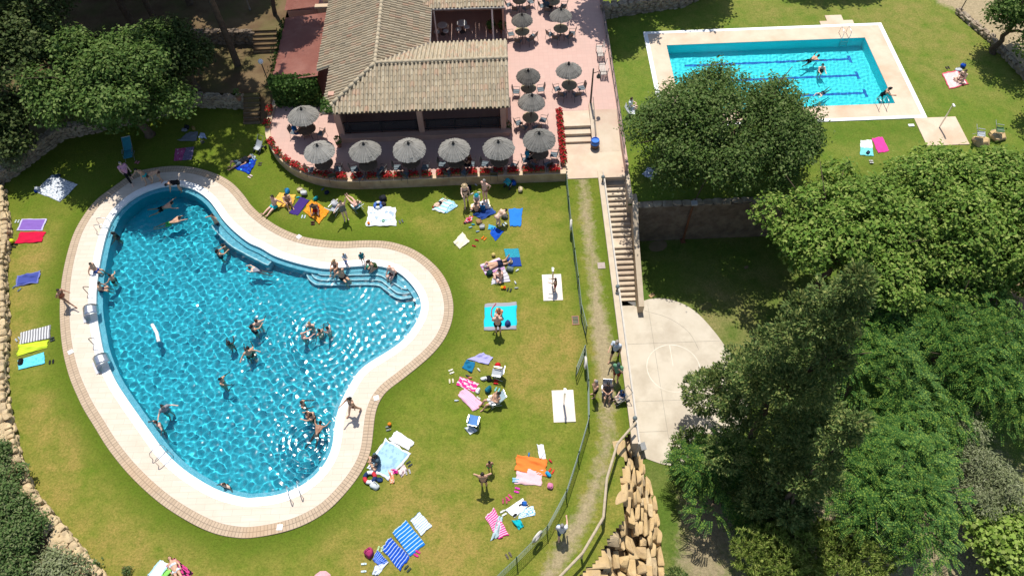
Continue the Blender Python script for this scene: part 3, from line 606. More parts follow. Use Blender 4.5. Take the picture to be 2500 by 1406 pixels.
mbk=MB(); mbk.tube([(*G('A4',1468,98)[:2],0),(*G('A4',1468,98)[:2],1.5)],.035,8); mbk.tube([(*G('A4',1468,98)[:2],1.5),(*G('A4',1468,98)[:2],1.53)],.05,8); tag(mbk.build('post',IRON,None,G('A4',1468,98)),'thin metal post at the end of the curved stone kerb','post')
# retaining wall below the big round tree
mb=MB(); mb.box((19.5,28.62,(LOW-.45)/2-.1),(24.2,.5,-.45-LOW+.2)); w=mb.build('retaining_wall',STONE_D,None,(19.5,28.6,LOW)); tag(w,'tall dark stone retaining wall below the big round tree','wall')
mb=MB()
for k in range(40): rock(mb,(7.7+k*.6,28.6+random.uniform(-.04,.04),-.42),(.66,.5,.16),random.uniform(-.05,.05),.08)
mb.build('wall_cap',STONE,w)
p=G('B3',1355,380,LOW); t_=thing('floodlight_post','rusty floodlight post against the dark retaining wall','lamp post',(p[0],28.2,LOW))
mb=MB(); mb.tube([(p[0],28.2,LOW),(p[0],28.2,LOW+3.9)],.07,8); mb.box((p[0],28.2,LOW+.05),(.3,.3,.1)); mb.build('pole',M('rusty_steel',(.20,.085,.04),.8,(.14,.06,.03),6),t_); mb=MB(); mb.box((p[0],28.05,LOW+3.95),(.34,.28,.14),rx=.3); mb.build('lamp_head',M('lamp_grey',(.5,.5,.5),.4),t_)
# ---- staircase
T0=thing('staircase','long flight of concrete steps going down to the court','stairs',(6.66,31.1,LOW))
ys=[];y=31.1;z=0.;prof=[]
for k in range(25):
    z-=.152; run=.278 if k<13 else (.80 if k==13 else .288); prof.append((y,y-run,z)); y-=run
STEPM=M('step_concrete',(.68,.57,.43),.85,(.60,.49,.36),2.5,6,bump=.2,bscale=12,col3=(.44,.34,.25),scale3=.6)
for i,nm in ((0,'upper_flight'),(1,'lower_flight')):
    mb=MB()
    for k,(ya,yb,zz) in enumerate(prof):
        if (k<=13)==(i==0) and k<24: mb.box((6.60,(ya+yb)/2+.012,zz-.35),(1.48,ya-yb+.025,.7)); mb.box((6.60,ya-.0,zz+.152-.03),(1.478,.05,.06))
    mb.build(nm,STEPM,T0)
mb=MB(); yb=prof[-2][1]
mb.box((6.60,yb-.15,LOW+.03),(1.48,.3,.04)); mb.build('drain_grate',IRON,T0)
# wall with bollard lamps along the stairs
w=thing('stair_wall','long concrete wall between the worn path and the steps','wall',(5.7,22,LOW)); CW=M('wall_concrete',(.56,.46,.34),.85,(.48,.39,.28),2,6,bump=.2,bscale=10)
mb=MB(); mb.box((5.575,22.1,LOW/2+.05),(.29,17.7,-LOW+.14)); mb.build('wall',CW,w)
mb=MB(); mb.box((5.79,22.1,LOW/2+.01),(.13,17.7,-LOW+.06)); mb.build('ledge',M('ledge_concrete',(.60,.55,.47),.8,(.5,.45,.38),3),w)
mb=MB(); mb.tube([(5.76,13.4,.16),(5.76,30.9,.16)],.018,6); mb.build('handrail',M('pale_rail',(.56,.54,.50),.6),w)
for c,x,y,l in (('A3',780,1300,'small globe bollard lamp at the top of the stair wall'),('B3',893,790,'small globe bollard lamp halfway down the stair wall'),('C3',1043,300,'small globe bollard lamp at the lower end of the stair wall')):
    q=G(c,x,y,.12); t_=thing('bollard_lamp',l,'lamp',(5.66,q[1],.12),0,'globe bollard lamps along the stair wall')
    mb=MB(); mb.lathe([(.07,0),(.05,.03),(.045,.3),(.08,.32)],(5.66,q[1],.12),10); mb.build('post',DARKM,t_); mb=MB(); mb.ball((5.66,q[1],.53),(.12,.12,.13),12,8); mb.build('globe',M('smoked_globe',(.16,.19,.19),.15,(.13,.16,.16),3,spec=.6),t_,smooth=True)
mb=MB(); pr=[(29.3,-.25),(28.5,-.25),(27.3,-1.2),(26.5,-1.65),(23.0,-3.0),(22.95,-3.0)]
V=[(x,y,z) for (y,z) in pr for x in (7.36,7.68)]+[(x,y,LOW-.1) for (y,z) in pr for x in (7.36,7.68)]; K=len(pr); F=[]
for i in range(K-1): F+=[(2*i,2*i+1,2*i+3,2*i+2),(2*i,2*i+2,2*K+2*i+2,2*K+2*i),(2*i+1,2*K+2*i+1,2*K+2*i+3,2*i+3)]
F+=[(0,2*K,2*K+1,1),(2*K-2,2*K-1,4*K-1,4*K-2)]; mb.add(V,F); tag(mb.build('stair_parapet',CW,None,(7.5,26,LOW)),'sloping concrete parapet on the right of the lower steps','wall')
mb=MB(); mb.box((7.24,29.95,-1.3),(.24,2.5,2.7)); tag(mb.build('side_wall',CW,None,(7.24,29.9,-2.6)),'low shaded wall beside the top of the long steps','wall')
# ---- landing side wall with lamp post
w=thing('landing_wall','low beige wall between the short steps and the ramp','wall',(5.45,34.6,0)); mb=MB(); mb.prism([(5.3,33.1),(5.6,33.1),(5.6,36.1),(5.3,36.1)],0,[.35,.35,.95,.95]); mb.build('wall',BEIGE,w)
mb=MB(); mb.tube([(5.52,33.3,.9),(5.52,35.9,1.6)],.02,6); mb.tube([(5.52,33.3,.3),(5.52,33.3,.9)],.02,6); mb.tube([(5.52,34.6,.6),(5.52,34.6,1.25)],.02,6); mb.build('handrail',IRON,w)
t_=thing('street_lamp','dark terrace lamp post at the head of the ramp','street lamp',(5.42,36.15,TER)); mb=MB(); mb.tube([(5.42,36.15,TER),(5.42,36.15,TER+3.0)],[.07,.045],8); mb.lathe([(.12,0),(.08,.15)],(5.42,36.15,TER),10); mb.build('pole',DARKM,t_)
mb=MB(); mb.tube([(5.42,36.15,TER+2.65),(5.75,36.15,TER+2.75),(5.78,36.15,TER+2.55)],.025,6); mb.build('arm',DARKM,t_); mb=MB(); mb.lathe([(.03,.3),(.13,.12),(.13,.0),(.05,-.05)],(5.78,36.15,TER+2.3),10); mb.build('lantern',IRON,t_)
# ---- terrace retaining wall and parapet rim
w=thing('terrace_wall','curved sandstone wall holding up the pink terrace','wall',(-6,30.3,0)); C_=np.array(TERP[:-4]); N_=-normals(C_.copy(),False)
if (C_[5]+N_[5])[1]>C_[5][1]: N_=-N_
mb=MB(); A_=C_+N_*.04; B_=C_-N_*.22; n_=len(C_)
V=[(*p,-.1) for p in A_]+[(*p,.70) for p in A_]+[(*p,.70) for p in B_]+[(*p,.6) for p in B_]; mb.add(V,[(k*n_+i,(k+1)*n_+i,(k+1)*n_+i+1,k*n_+i+1) for k in range(3) for i in range(n_-1)]+[(0,3*n_,2*n_,n_),(n_-1,2*n_-1,3*n_-1,4*n_-1)]); mb.build('wall',SANDW,w)
mb=MB(); A_=C_+N_*.07; B_=C_-N_*.25; V=[(*p,.70) for p in A_]+[(*p,.75) for p in A_]+[(*p,.75) for p in B_]+[(*p,.70) for p in B_]; mb.add(V,[(k*n_+i,(k+1)%4*n_+i,(k+1)%4*n_+i+1,k*n_+i+1) for k in range(4) for i in range(n_-1)]+[(0,3*n_,2*n_,n_),(n_-1,2*n_-1,3*n_-1,4*n_-1)]); mb.build('coping',M('coping_sandstone',(.62,.48,.33),.85,(.54,.40,.26),3),w)
mb=MB(); mb.box((3.35,33.0,.30),(.2,5.2,.86)); mb.build('side_wall',SANDW,w)
w=thing('terrace_edge','pink painted kerb with slim railing at the terrace edge','railing',(7.15,38,0)); mb=MB(); mb.box((7.19,42.4,.25),(.18,23.2,.9)); mb.box((7.22,32.3,.02),(.18,3.2,.16)); mb.build('kerb',PINK,w)
for y in np.arange(32,53.6,1.35): mb=MB(); mb.box((7.13,y,.7+.3),(.035,.035,.95)); mb.build('post',IRON,w)
mb=MB()
for z in (.75,1.0,1.25,1.48): mb.tube([(7.13,32,z),(7.13,53.5,z)],.012 if z<1.4 else .022,5)
mb.build('rail',IRON,w)
# ---- restaurant
R_=thing('restaurant','restaurant with hipped barrel tile roof on the pink terrace','building',(-6,38,TER))
def rooftile():
    m,n,l,b=nt('barrel_tile'); b.inputs['Roughness'].default_value=.9; b.inputs['Specular IOR Level'].default_value=.15
    tc=n.new('ShaderNodeTexCoord')
    g=n.new('ShaderNodeNewGeometry'); 
    def noise(s,d=5,r=.6):
        x=n.new('ShaderNodeTexNoise'); x.inputs['Scale'].default_value=s; x.inputs['Detail'].default_value=d; x.inputs['Roughness'].default_value=r; l.new(tc.outputs['Object'],x.inputs['Vector']); return x.outputs['Fac']
    a=n.new('ShaderNodeAttribute'); a.attribute_name='tone'
    rp=n.new('ShaderNodeValToRGB'); e=rp.color_ramp.elements; e[0].position=0; e[0].color=c4((.43,.35,.235)); e[1].position=1; e[1].color=c4((.46,.385,.265))
    for p_,c in ((.35,(.49,.405,.28)),(.6,(.33,.275,.19)),(.8,(.54,.46,.325)),(.95,(.48,.30,.20))): q=e.new(p_); q.color=c4(c)
    l.new(a.outputs['Fac'],rp.inputs[0])
    mr=n.new('ShaderNodeMapRange'); mr.inputs['From Min'].default_value=.45; mr.inputs['From Max'].default_value=.75; l.new(noise(1.3,6,.7),mr.inputs['Value'])
    c=mixc(n,l,mathn(n,l,'MULTIPLY',mr.outputs[0],.55),rp.outputs[0],(.28,.24,.18)); c=mixc(n,l,mathn(n,l,'MULTIPLY',noise(18,3),.45),c,(.32,.28,.21))
    l.new(c,b.inputs['Base Color']); return m
RT=rooftile(); EZ,SL,KS=4.05,.34,.9724; BAMB_=M('roof_boarding',(.14,.09,.055),.8,(.10,.065,.04),5)
def tiles(name,poly,down,edge,parent):
    """barrel tiles on a sloping plane; edge = distance of the eave line along 'down'; poly in plan"""
    poly=np.array(poly,float)*KS; edge*=KS; dn=np.array(down,float); ac=np.array((-dn[1],dn[0])); s=poly@ac; t=poly@dn
    V=[];F=[];T=[]; w=.245; c0=s.min()
    nc=int(round((s.max()-s.min())/w)); w=(s.max()-s.min())/nc
    prof=[(-.5,-.045),(-.36,-.03),(-.30,.02),(-.17,.072),(0,.09),(.17,.072),(.30,.02),(.36,-.03),(.5,-.045)]
    for c in range(nc):
        sc=c0+(c+.5)*w; hit=[]
        for i in range(len(poly)):
            j=(i+1)%len(poly)
            if (s[i]-sc)*(s[j]-sc)<0: hit.append(t[i]+(t[j]-t[i])*(sc-s[i])/(s[j]-s[i]))
        if len(hit)<2: continue
        ta,tb=min(hit),max(hit); tb+=random.uniform(-.02,.03); L=.36; k=0; x=tb; jx=random.uniform(-.015,.015)
        while x>ta+.02:
            x0=max(ta,x-L); tone=random.random(); dj=random.uniform(-.01,.01)
            o=len(V)
            for (tt,zz) in ((x0,0.),(x+.05,.03)):
                for (u,h) in prof:
                    q=ac*(sc+u*w+jx+dj)+dn*tt; V.append((q[0],q[1],EZ-SL*(tt-edge)+h+zz*(1 if h>0 else .3)))
            m=len(prof); F+=[(o+i,o+i+1,o+m+i+1,o+m+i) for i in range(m-1)]; F.append(tuple(o+m+i for i in range(2,7))); T+=[tone]*m
            x=x0
    mb=MB(); mb.add(V,F); ob=mb.build(name,RT,parent); a=ob.data.attributes.new('tone','FLOAT','FACE'); tf=[]
    for f in range(len(F)): tf.append(T[f] if f<len(T) else .5)
    a.data.foreach_set('value',tf); return ob
tiles('roof',[(-11.1,33.6),(.15,33.6),(.15,36.7),(-8.0,36.7)],(0,-1),-33.6,R_)
tiles('roof',[(-8.0,36.7),(.15,36.7),(.15,39.75),(-4.9,39.75)],(0,1),39.75,R_)
tiles('roof',[(-11.1,33.6),(-8.0,36.7),(-8.0,50),(-12.0,50),(-12.0,38.0),(-11.1,38.0)],(-1,0),11.1,R_)
tiles('roof',[(-8.0,36.7),(-4.9,39.75),(-4.9,43.35),(-8.0,46.45)],(1,0),-4.9,R_)
tiles('roof',[(-4.9,43.35),(.1,43.35),(.1,46.45),(-8.0,46.45)],(0,-1),-43.35,R_)
tiles('roof',[(-8.0,46.45),(.1,46.45),(.1,49.55),(-8.0,49.55)],(0,1),49.55,R_)
for pl,dn,e in (([(-11.1,33.6),(.15,33.6),(.15,36.7),(-8.0,36.7)],(0,-1),-33.6),([(-8.0,36.7),(.15,36.7),(.15,39.75),(-4.9,39.75)],(0,1),39.75),([(-11.1,33.6),(-8.0,36.7),(-8.0,50),(-12.0,50),(-12.0,38.0),(-11.1,38.0)],(-1,0),11.1),([(-8.0,36.7),(-4.9,39.75),(-4.9,43.35),(-8.0,46.45)],(1,0),-4.9),([(-4.9,43.35),(.1,43.35),(.1,46.45),(-8.0,46.45)],(0,-1),-43.35)):
    P2=[((-8+(p[0]+8)*.995)*KS,p[1]*KS) for p in pl]; zz=[EZ-SL*(p[0]*dn[0]+p[1]*dn[1]-e*KS)-.05 for p in P2]; mb=MB(); mb.prism(P2,[z-.06 for z in zz],zz); mb.build('roof_deck',BAMB_,R_)
RZ=3.2+SL*3.1
kk=lambda p:(p[0]*KS,p[1]*KS,CAMH-KS*(CAMH-p[2]))
def ridge(a,b,r=.13):
    a,b=kk(a),kk(b); n=max(2,int((Vector(a)-Vector(b)).length/.4)); mb=MB()
    for k in range(n):
        p=Vector(a).lerp(Vector(b),k/n); q=Vector(a).lerp(Vector(b),(k+1.08)/n); mb.tube([p,q],[r*.86,r*1.05],9)
    ob=mb.build('ridge_tile',RT,R_,smooth=True); at=ob.data.attributes.new('tone','FLOAT','FACE'); at.data.foreach_set('value',[random.random()*.5 for _ in ob.data.polygons])
ridge((-8.0,36.7,RZ+.03),(.15,36.7,RZ+.03)); ridge((-8,36.7,RZ+.03),(-11.1,33.6,3.25)); ridge((-8,50,RZ+.03),(-8,36.7,RZ+.03))
mb=MB(); mb.tube([kk((-7.9,36.8,RZ-.1)),kk((-4.9,39.75,3.18))],.06,6); mb.tube([kk((-4.85,39.8,3.15)),kk((-4.85,43.3,3.15)),kk((.1,43.25,3.13))],.07,7); mb.build('gutter',M('zinc_gutter',(.30,.28,.25),.5,(.22,.2,.18),4),R_)
OCH=M('peach_render',(.52,.32,.24),.9,(.46,.28,.21),2,5,bump=.1); CRM=M('cream_render',(.55,.43,.30),.9,(.48,.36,.25),2)
for x,y in ((-10.4,34.05),(-5.37,34.0),(-.25,33.98)): mb=MB(); mb.box((x,y,2.5),(.34,.34,3.7)); mb.build('pillar',OCH,R_)
mb=MB(); mb.box((-.02,35.6,2.3),(.14,2.9,3.3)); mb.build('side_wall',OCH,R_)
mb=MB(); mb.box((-5.2,33.78,.86),(10.6,.3,.45)); mb.box((-5.2,33.74,1.1),(10.7,.42,.05)); mb.build('plinth',OCH,R_)
mb=MB(); mb.box((-5.3,38.1,2.2),(10.5,.2,3.2)); mb.box((-10.55,36.0,2.2),(.2,4.0,3.2)); mb.box((-10.9,44.0,2.2),(.2,11.5,3.2)); mb.box((-6.9,43.2,2.2),(.2,10,3.2)); mb.box((-3.4,46.6,2.2),(6.8,.2,3.2)); mb.box((-.02,45.0,2.2),(.14,3,3.1)); mb.build('wall',OCH,R_)
mb=MB()
for z in (1.25,1.95): mb.box((-7.85,34.02,z),(4.8,.05,.06)); mb.box((-2.8,34.0,z),(4.8,.05,.06))
for x in (-9.9,-7.9,-5.7,-5.0,-3.3,-1.7,-.6): mb.box((x,34.01,1.6),(.05,.052,.95))
mb.build('railing',DARKM,R_)
GLS,n,l,b=nt('dark_glass'); b.inputs['Base Color'].default_value=c4((.05,.055,.06)); b.inputs['Roughness'].default_value=.35; b.inputs['Specular IOR Level'].default_value=.2; b.inputs['Alpha'].default_value=.5
for x,w_ in ((-7.85,4.7),(-2.8,4.6)): mb=MB(); mb.box((x,34.1,1.6),(w_,.02,.7)); mb.build('glass_panel',GLS,R_)
for x,w_ in ((-4.2,1.3),(-2.3,1.5),(-.8,.9),(-8.4,1.6)): mb=MB(); mb.box((x,37.97,2.0),(w_,.06,.9)); mb.build('blind',CRM,R_)
for x,w_ in ((-3.9,1.6),(-1.4,1.4)): mb=MB(); mb.box((x,46.47,2.2),(w_,.06,.8)); mb.build('blind',CRM,R_)
WPO=M('white_post',(.6,.6,.6),.5)
for x in (-.75,-4.6): mb=MB(); mb.tube([(x,42.2,TER),(x,42.2,3.95)],.06,8); mb.build('post',WPO,R_)
mb=MB(); mb.box((-.05,41.2,.9),(.16,4.6,.5)); mb.build('low_wall',OCH,R_)
# white cafe tables inside the rear room
tb=thing('cafe_table','round white cafe table in the shaded rear room, left one','table',(0,0,0),0,'white cafe tables in the rear room'); mb=MB(); mb.lathe([(.36,.72),(.36,.75),(.35,.755)],n=18); mb.build('tabletop',WHITEP,tb); mb=MB(); mb.lathe([(.22,0),(.2,.03),(.035,.05),(.035,.72)],n=10); mb.build('pedestal',IRON,tb)
q=G('A2',1405,180,1.4); tb.location=(q[0],q[1],TER); q=G('A2',1545,165,1.4); dup(tb,(q[0],q[1],TER),0,'round white cafe table in the shaded rear room, right one')
sg=thing('stool','pale round stool at the left cafe table, nearer left','stool',(0,0,0),0,'pale stools in the rear room'); mb=MB(); mb.lathe([(.2,.42),(.21,.45),(.19,.48)],n=14); mb.build('seat',WHITEP,sg)
for k in range(3): mb=MB(); a=k*2.1; mb.tube([(.1*math.cos(a),.1*math.sin(a),.43),(.2*math.cos(a),.2*math.sin(a),0)],.015,6); mb.build('leg',IRON,sg)
for i,(x,y,l_) in enumerate(((1365,230,''),(1430,225,'pale round stool at the left cafe table, nearer right'),(1520,210,'pale round stool at the right cafe table, left side'),(1580,195,'pale round stool at the right cafe table, right side'))):
    q=G('A2',x,y,1.1)
    if i==0: sg.location=(q[0],q[1],TER)
    else: dup(sg,(q[0],q[1],TER),0,l_)
# annex with red corrugated roof
AN=thing('annex','annex with red corrugated roof and ivy on its walls','building',(-13.5,40.6,TER)); REDR=M('red_corrugated',(.36,.15,.11),.75,(.30,.12,.09),1.5,6,col3=(.42,.20,.15),scale3=.8,spec=.3)
mb=MB(); nx=130; y0,y1=37.42,43.9
mb.quadgrid(lambda u,v:(-15.0+3.05*u,y0+(y1-y0)*v,2.52+.33*u+.022*math.cos(2*PI*(y1-y0)*v/.11)),2,58*6,0,.0); mb.build('roof',REDR,AN)
mb=MB(); mb.box((-13.5,37.6,1.55),(2.75,.16,1.85)); mb.box((-14.85,40.6,1.5),(.14,6.1,1.75)); mb.build('wall',OCH,AN)
AN2=thing('annex','small outbuilding with red corrugated roof at the upper edge','building',(-13.5,46.5,TER)); mb=MB(); mb.quadgrid(lambda u,v:(-15.2+2.4*u,44.75+5*v,2.5+.25*u+.022*math.cos(2*PI*5*v/.11)),2,46*6); mb.build('roof',REDR,AN2)
mb=MB(); mb.box((-14,44.95,1.5),(2.1,.14,1.8)); mb.box((-15,47.3,1.5),(.14,4.6,1.8)); mb.build('wall',OCH,AN2)
mb=MB(); mb.box((-12.45,44.75,2.75),(1.1,.35,.14)); mb.box((-12.45,44.9,1.6),(.9,.3,2.2)); mb.box((-12.2,45.3,2.95),(.5,.5,.3)); tag(mb.build('chimney_box',CRM,None,(-12.4,45,TER)),'cream masonry box between the red roof and tiled roof','chimney')
mb=MB(); mb.add([(-16.35,36.3,.02),(-15.5,36.3,.02),(-15.5,38.45,.93),(-16.35,38.45,.93)],[(0,1,2,3)]); struct(mb.build('planted_bank',SOIL))
# ---- wooden steps on the left
def wood_steps(name,label,x0,x1,y0,z0,n,rise,run):
    t=thing(name,label,'steps',((x0+x1)/2,y0,z0))
    WD=M('old_sleeper',(.22,.16,.105),.9,(.15,.105,.07),6,bump=.4)
    mb=MB()
    for k in range(n): mb.box(((x0+x1)/2,y0+run*(k+.5),z0+rise*(k+.5)-.02),(x1-x0,run,rise+.3))
    mb.build('tread',SOIL,t); mb=MB()
    for k in range(n): mb.box(((x0+x1)/2,y0+run*k,z0+rise*(k+.5)),(x1-x0+.06,.12,rise+.012))
    mb.build('riser',WD,t)
wood_steps('garden_steps','worn garden steps between lawn and woodland beside the terrace',-17.35,-16.3,36.4,0,6,.155,.29)
wood_steps('garden_steps','dark upper garden steps under the pines',-17.4,-15.75,42.4,.9,5,.18,.27)
# ---- bollard globe lamp left of the ivy
q=(-15.65,38.6); t_=thing('globe_lamp','white globe lamp on a dark post left of the ivy wall','street lamp',(*q,.9)); mb=MB(); mb.tube([(*q,.9),(*q,3.05)],.035,8); mb.build('pole',DARKM,t_); mb=MB(); mb.ball((*q,3.2),.17,14,10); mb.build('globe',WHITEP,t_,smooth=True)
# ---- green mesh fences
def fence(name,label,pts,h=1.0,step=2.):
    t=thing(name,label,'fence',(*pts[0],0)); A=resample(np.array(pts,float),step,False)
    for p in A: mb=MB(); mb.tube([(p[0],p[1],0),(p[0],p[1],h+.06)],.03,7); mb.ball((p[0],p[1],h+.06),.035,7,5); mb.build('post',GREENM,t)
    B=resample(np.array(pts,float),.11,False); mb=MB()
    for p in B: mb.box((p[0],p[1],h/2+.03),(.007,.007,h-.06))
    for z in (.06,.25,.45,.65,.85,h):
        for a,b in zip(A[:-1],A[1:]):
            d=math.hypot(*(b-a)); mb.box(((a[0]+b[0])/2,(a[1]+b[1])/2,z),(d,.01 if z<h else .022,.01 if z<h else .022),math.atan2(b[1]-a[1],b[0]-a[0]))
    mb.build('mesh_panel',GREENM,t); return t
fence('mesh_fence','green wire mesh fence between the lawn and the worn path, upper run',FEN[:3]+[(3.56,20.6)])
fence('mesh_fence','green wire mesh fence curving away below the open gate, lower run',[(3.55,18.2)]+FEN[4:])
def gate(label,a,b):
    t=thing('mesh_gate',label,'gate',(*a,0),0,None); d=Vector((b[0]-a[0],b[1]-a[1],0)); an=math.atan2(d.y,d.x); mb=MB()
    for p in (a,b): mb.tube([(*p,.05),(*p,1.12)],.025,6)
    for z in (.1,.6,1.1): mb.box(((a[0]+b[0])/2,(a[1]+b[1])/2,z),(d.length,.03,.03),an)
    mb.build('frame',GREENM,t); mb=MB()
    for k in range(1,10): mb.box((a[0]+d.x*k/10,a[1]+d.y*k/10,.6),(.008,.008,1.0),an)
    mb.build('mesh_panel',GREENM,t)
gate('open green gate leaf swung onto the lawn beside the picnickers',(3.53,18.2),(3.0,17.0)); gate('narrow green gate leaf at the drain grating',(3.56,20.6),(3.72,19.35))
# ---- rustic rail fence
t_=thing('rail_fence','rustic timber rail on posts above the rockery','fence',(4,10,0)); RP=[(5.62,14.0),(4.61,12.96),(3.94,11.29),(3.61,9.54),(2.55,8.03),(1.45,7.05),(.2,6.1)]
for a,b in zip(RP[:-1],RP[1:]): mb=MB(); mb.tube([(*a,.9),(*b,.9)],.065,8); mb.build('rail',WOODR,t_)
for p in RP[1:]: mb=MB(); mb.tube([(*p,-.1),(*p,.9)],.05,7); mb.build('post',WOODR,t_)
# ---- rockery
rk=thing('rockery','steep rockery of stacked sandstone slabs beside the court','rock wall',(5.4,11,LOW)); random.seed(21)
core=[(2.5,4.6),(3.3,8.2),(4.5,10),(4.75,11.6),(5.0,13.2),(5.5,14.0),(6.3,13.4),(6.75,11.5),(6.8,10),(6.6,8.2),(6.5,4.6)]
mb=MB(); cp=[(2.3,4.6),(3.2,8.2),(4.5,10),(4.75,11.6),(5.0,13.2),(5.75,13.9),(6.1,13.3),(6.4,11.5),(6.45,10),(6.3,8.2),(6.2,4.6)]; mb.prism(cp,LOW-.1,[-.3,-.3,-.3,-.3,-.3,-.3,-3.1,-3.3,-3.3,-3.3,-3.3]); mb.build('earth_core',M('rock_earth',(.34,.24,.125),.95,(.24,.165,.085),4,bump=.5),rk)
lft=lambda y:np.interp(y,[4.6,7,8.2,9,10,11.6,12.6,13.6],[2.0,2.9,3.5,4.1,4.75,4.85,5.0,5.3])
rgt=lambda y:np.interp(y,[4.6,8.2,10,11.5,12.6,13.4],[6.9,6.75,6.85,6.75,6.5,6.25])
mb=MB(); mb.add([(2.0,5.0,-.05),(6.4,5.0,-3.3),(6.6,-12,-3.75),(-1.5,-12,-.06)],[(0,3,2,1)]); struct(mb.build('earth_bank',DIRT))
nr=0; NC=9
for c_ in range(NC):
    f=(c_+.5)/NC
    y=5.6+random.uniform(0,.8)
    while y<13.4 and nr<99:
        L=random.uniform(.5,1.15); x0,x1=lft(y),rgt(y); x=x0+(x1-x0)*f+random.uniform(-.06,.06); z=-.12-3.3*max(0,(f-.05))**1.05; w_=(x1-x0)/NC*random.uniform(.95,1.5); h=random.uniform(.4,.62)
        if c_==0: w_*=2.7; x-=.16; z+=.06; h=.42
        mb=MB(); rock(mb,(x,y+L/2,z-h*.42+random.uniform(-.10,.12)),(w_,L*1.03,h),random.uniform(-.14,.14),.07,.24,random.uniform(-.08,.08),0,5); mb.build('boulder',SAND if random.random()<.75 else PALE,rk); nr+=1
        y+=L*.97
random.seed(33)
q=G('C3',1068,500,LOW); mb=MB(); mb.box((q[0],q[1],LOW+.35),(.28,.4,.8),.2,0,.25); tag(mb.build('rubble_bin',M('grey_bin',(.3,.31,.32),.5),None,(q[0],q[1],LOW)),'small grey bin between the wall end and the court','bin')
# ================================================================ TERRACE AND POOL FURNITURE
def straw(name,c1,c2):
    m,n,l,b=nt(name); b.inputs['Roughness'].default_value=.95; b.inputs['Specular IOR Level'].default_value=.08
    tc=n.new('ShaderNodeTexCoord'); g=n.new('ShaderNodeTexGradient'); g.gradient_type='RADIAL'; l.new(tc.outputs['Object'],g.inputs[0])
    def n1(s):
        x=n.new('ShaderNodeTexNoise'); x.noise_dimensions='1D'; x.inputs['Scale'].default_value=s; x.inputs['Detail'].default_value=3; l.new(g.outputs['Fac'],x.inputs['W']); return x.outputs['Fac']
    nz=n.new('ShaderNodeTexNoise'); nz.inputs['Scale'].default_value=3.5; nz.inputs['Detail'].default_value=5; l.new(tc.outputs['Object'],nz.inputs['Vector'])
    mr=n.new('ShaderNodeMapRange'); mr.inputs['From Min'].default_value=.35; mr.inputs['From Max'].default_value=.65; l.new(n1(85),mr.inputs['Value'])
    c=mixc(n,l,mr.outputs[0],c1,c2); c=mixc(n,l,mathn(n,l,'MULTIPLY',nz.outputs['Fac'],.6),c,tuple(x*.55 for x in c2))
    oi=n.new('ShaderNodeObjectInfo'); hv=n.new('ShaderNodeHueSaturation'); l.new(c,hv.inputs['Color']); l.new(mathn(n,l,'ADD',.72,mathn(n,l,'MULTIPLY',oi.outputs['Random'],.5)),hv.inputs['Value']); l.new(hv.outputs[0],b.inputs['Base Color'])
    bp=n.new('ShaderNodeBump'); bp.inputs['Strength'].default_value=.9; bp.inputs['Distance'].default_value=.03; l.new(n1(120),bp.inputs['Height']); l.new(bp.outputs[0],b.inputs['Normal']); return m
THATCH=straw('grey_thatch',(.40,.385,.35),(.20,.19,.17)); STRAW=straw('straw_top',(.60,.50,.32),(.34,.27,.16))
BAMBOO=M('pole_wood',(.16,.11,.07),.8,(.11,.075,.05),6); SLAT=M('brown_slats',(.20,.135,.085),.8,(.14,.095,.06),7,bump=.3)
def canopy_mesh(mb,R,z0,z1,seed):
    random.seed(seed); n=84; V=[];F=[]
    for L,(ra,rb,za,zb) in enumerate(((.02,.42,z1,z1-(z1-z0)*.36),(.30,.80,z1-(z1-z0)*.22+.02,z1-(z1-z0)*.72+.02),(.60,1.0,z1-(z1-z0)*.50,z0))):
        o=len(V); fr=[random.uniform(-.045,.03) for _ in range(n)]; fz=[random.uniform(-.02,.02) for _ in range(n)]
        for j in range(4):
            t=j/3
            for k in range(n):
                a=2*PI*k/n; r=R*(ra+(rb-ra)*t)+(R*fr[k] if j==3 else 0); z=za+(zb-za)*t+fz[k]*(.4+t*.6)+(-.03 if j==3 else 0); V.append((r*math.cos(a),r*math.sin(a),z))
        for j in range(3):
            for k in range(n): F.append((o+j*n+k,o+j*n+(k+1)%n,o+(j+1)*n+(k+1)%n,o+(j+1)*n+k))
    mb.add(V,F)
THATCH_S=straw('weathered_thatch',(.31,.295,.265),(.155,.145,.13))
def parasol(R,label,seed):
    t=thing('parasol',label,'parasol',(0,0,0),0,'thatched parasols on the terrace')
    mb=MB(); canopy_mesh(mb,R,1.70,2.23,seed); mb.build('canopy',THATCH if R>.9 else THATCH_S,t)
    mb=MB(); mb.lathe([(.10,2.14),(.075,2.28),(.05,2.36),(.02,2.40)],n=10,wob=.12); mb.build('tuft',M('dark_thatch',(.07,.065,.06),.9,(.04,.038,.035),9),t)
    mb=MB(); mb.tube([(0,0,0),(0,0,2.18)],.035,8); mb.build('pole',BAMBOO,t)
    mb=MB()
    for k in range(8): a=k*PI/4; mb.tube([(0,0,2.1),(R*.9*math.cos(a),R*.9*math.sin(a),1.72)],.012,5)
    mb.build('rib_frame',BAMBOO,t); return t
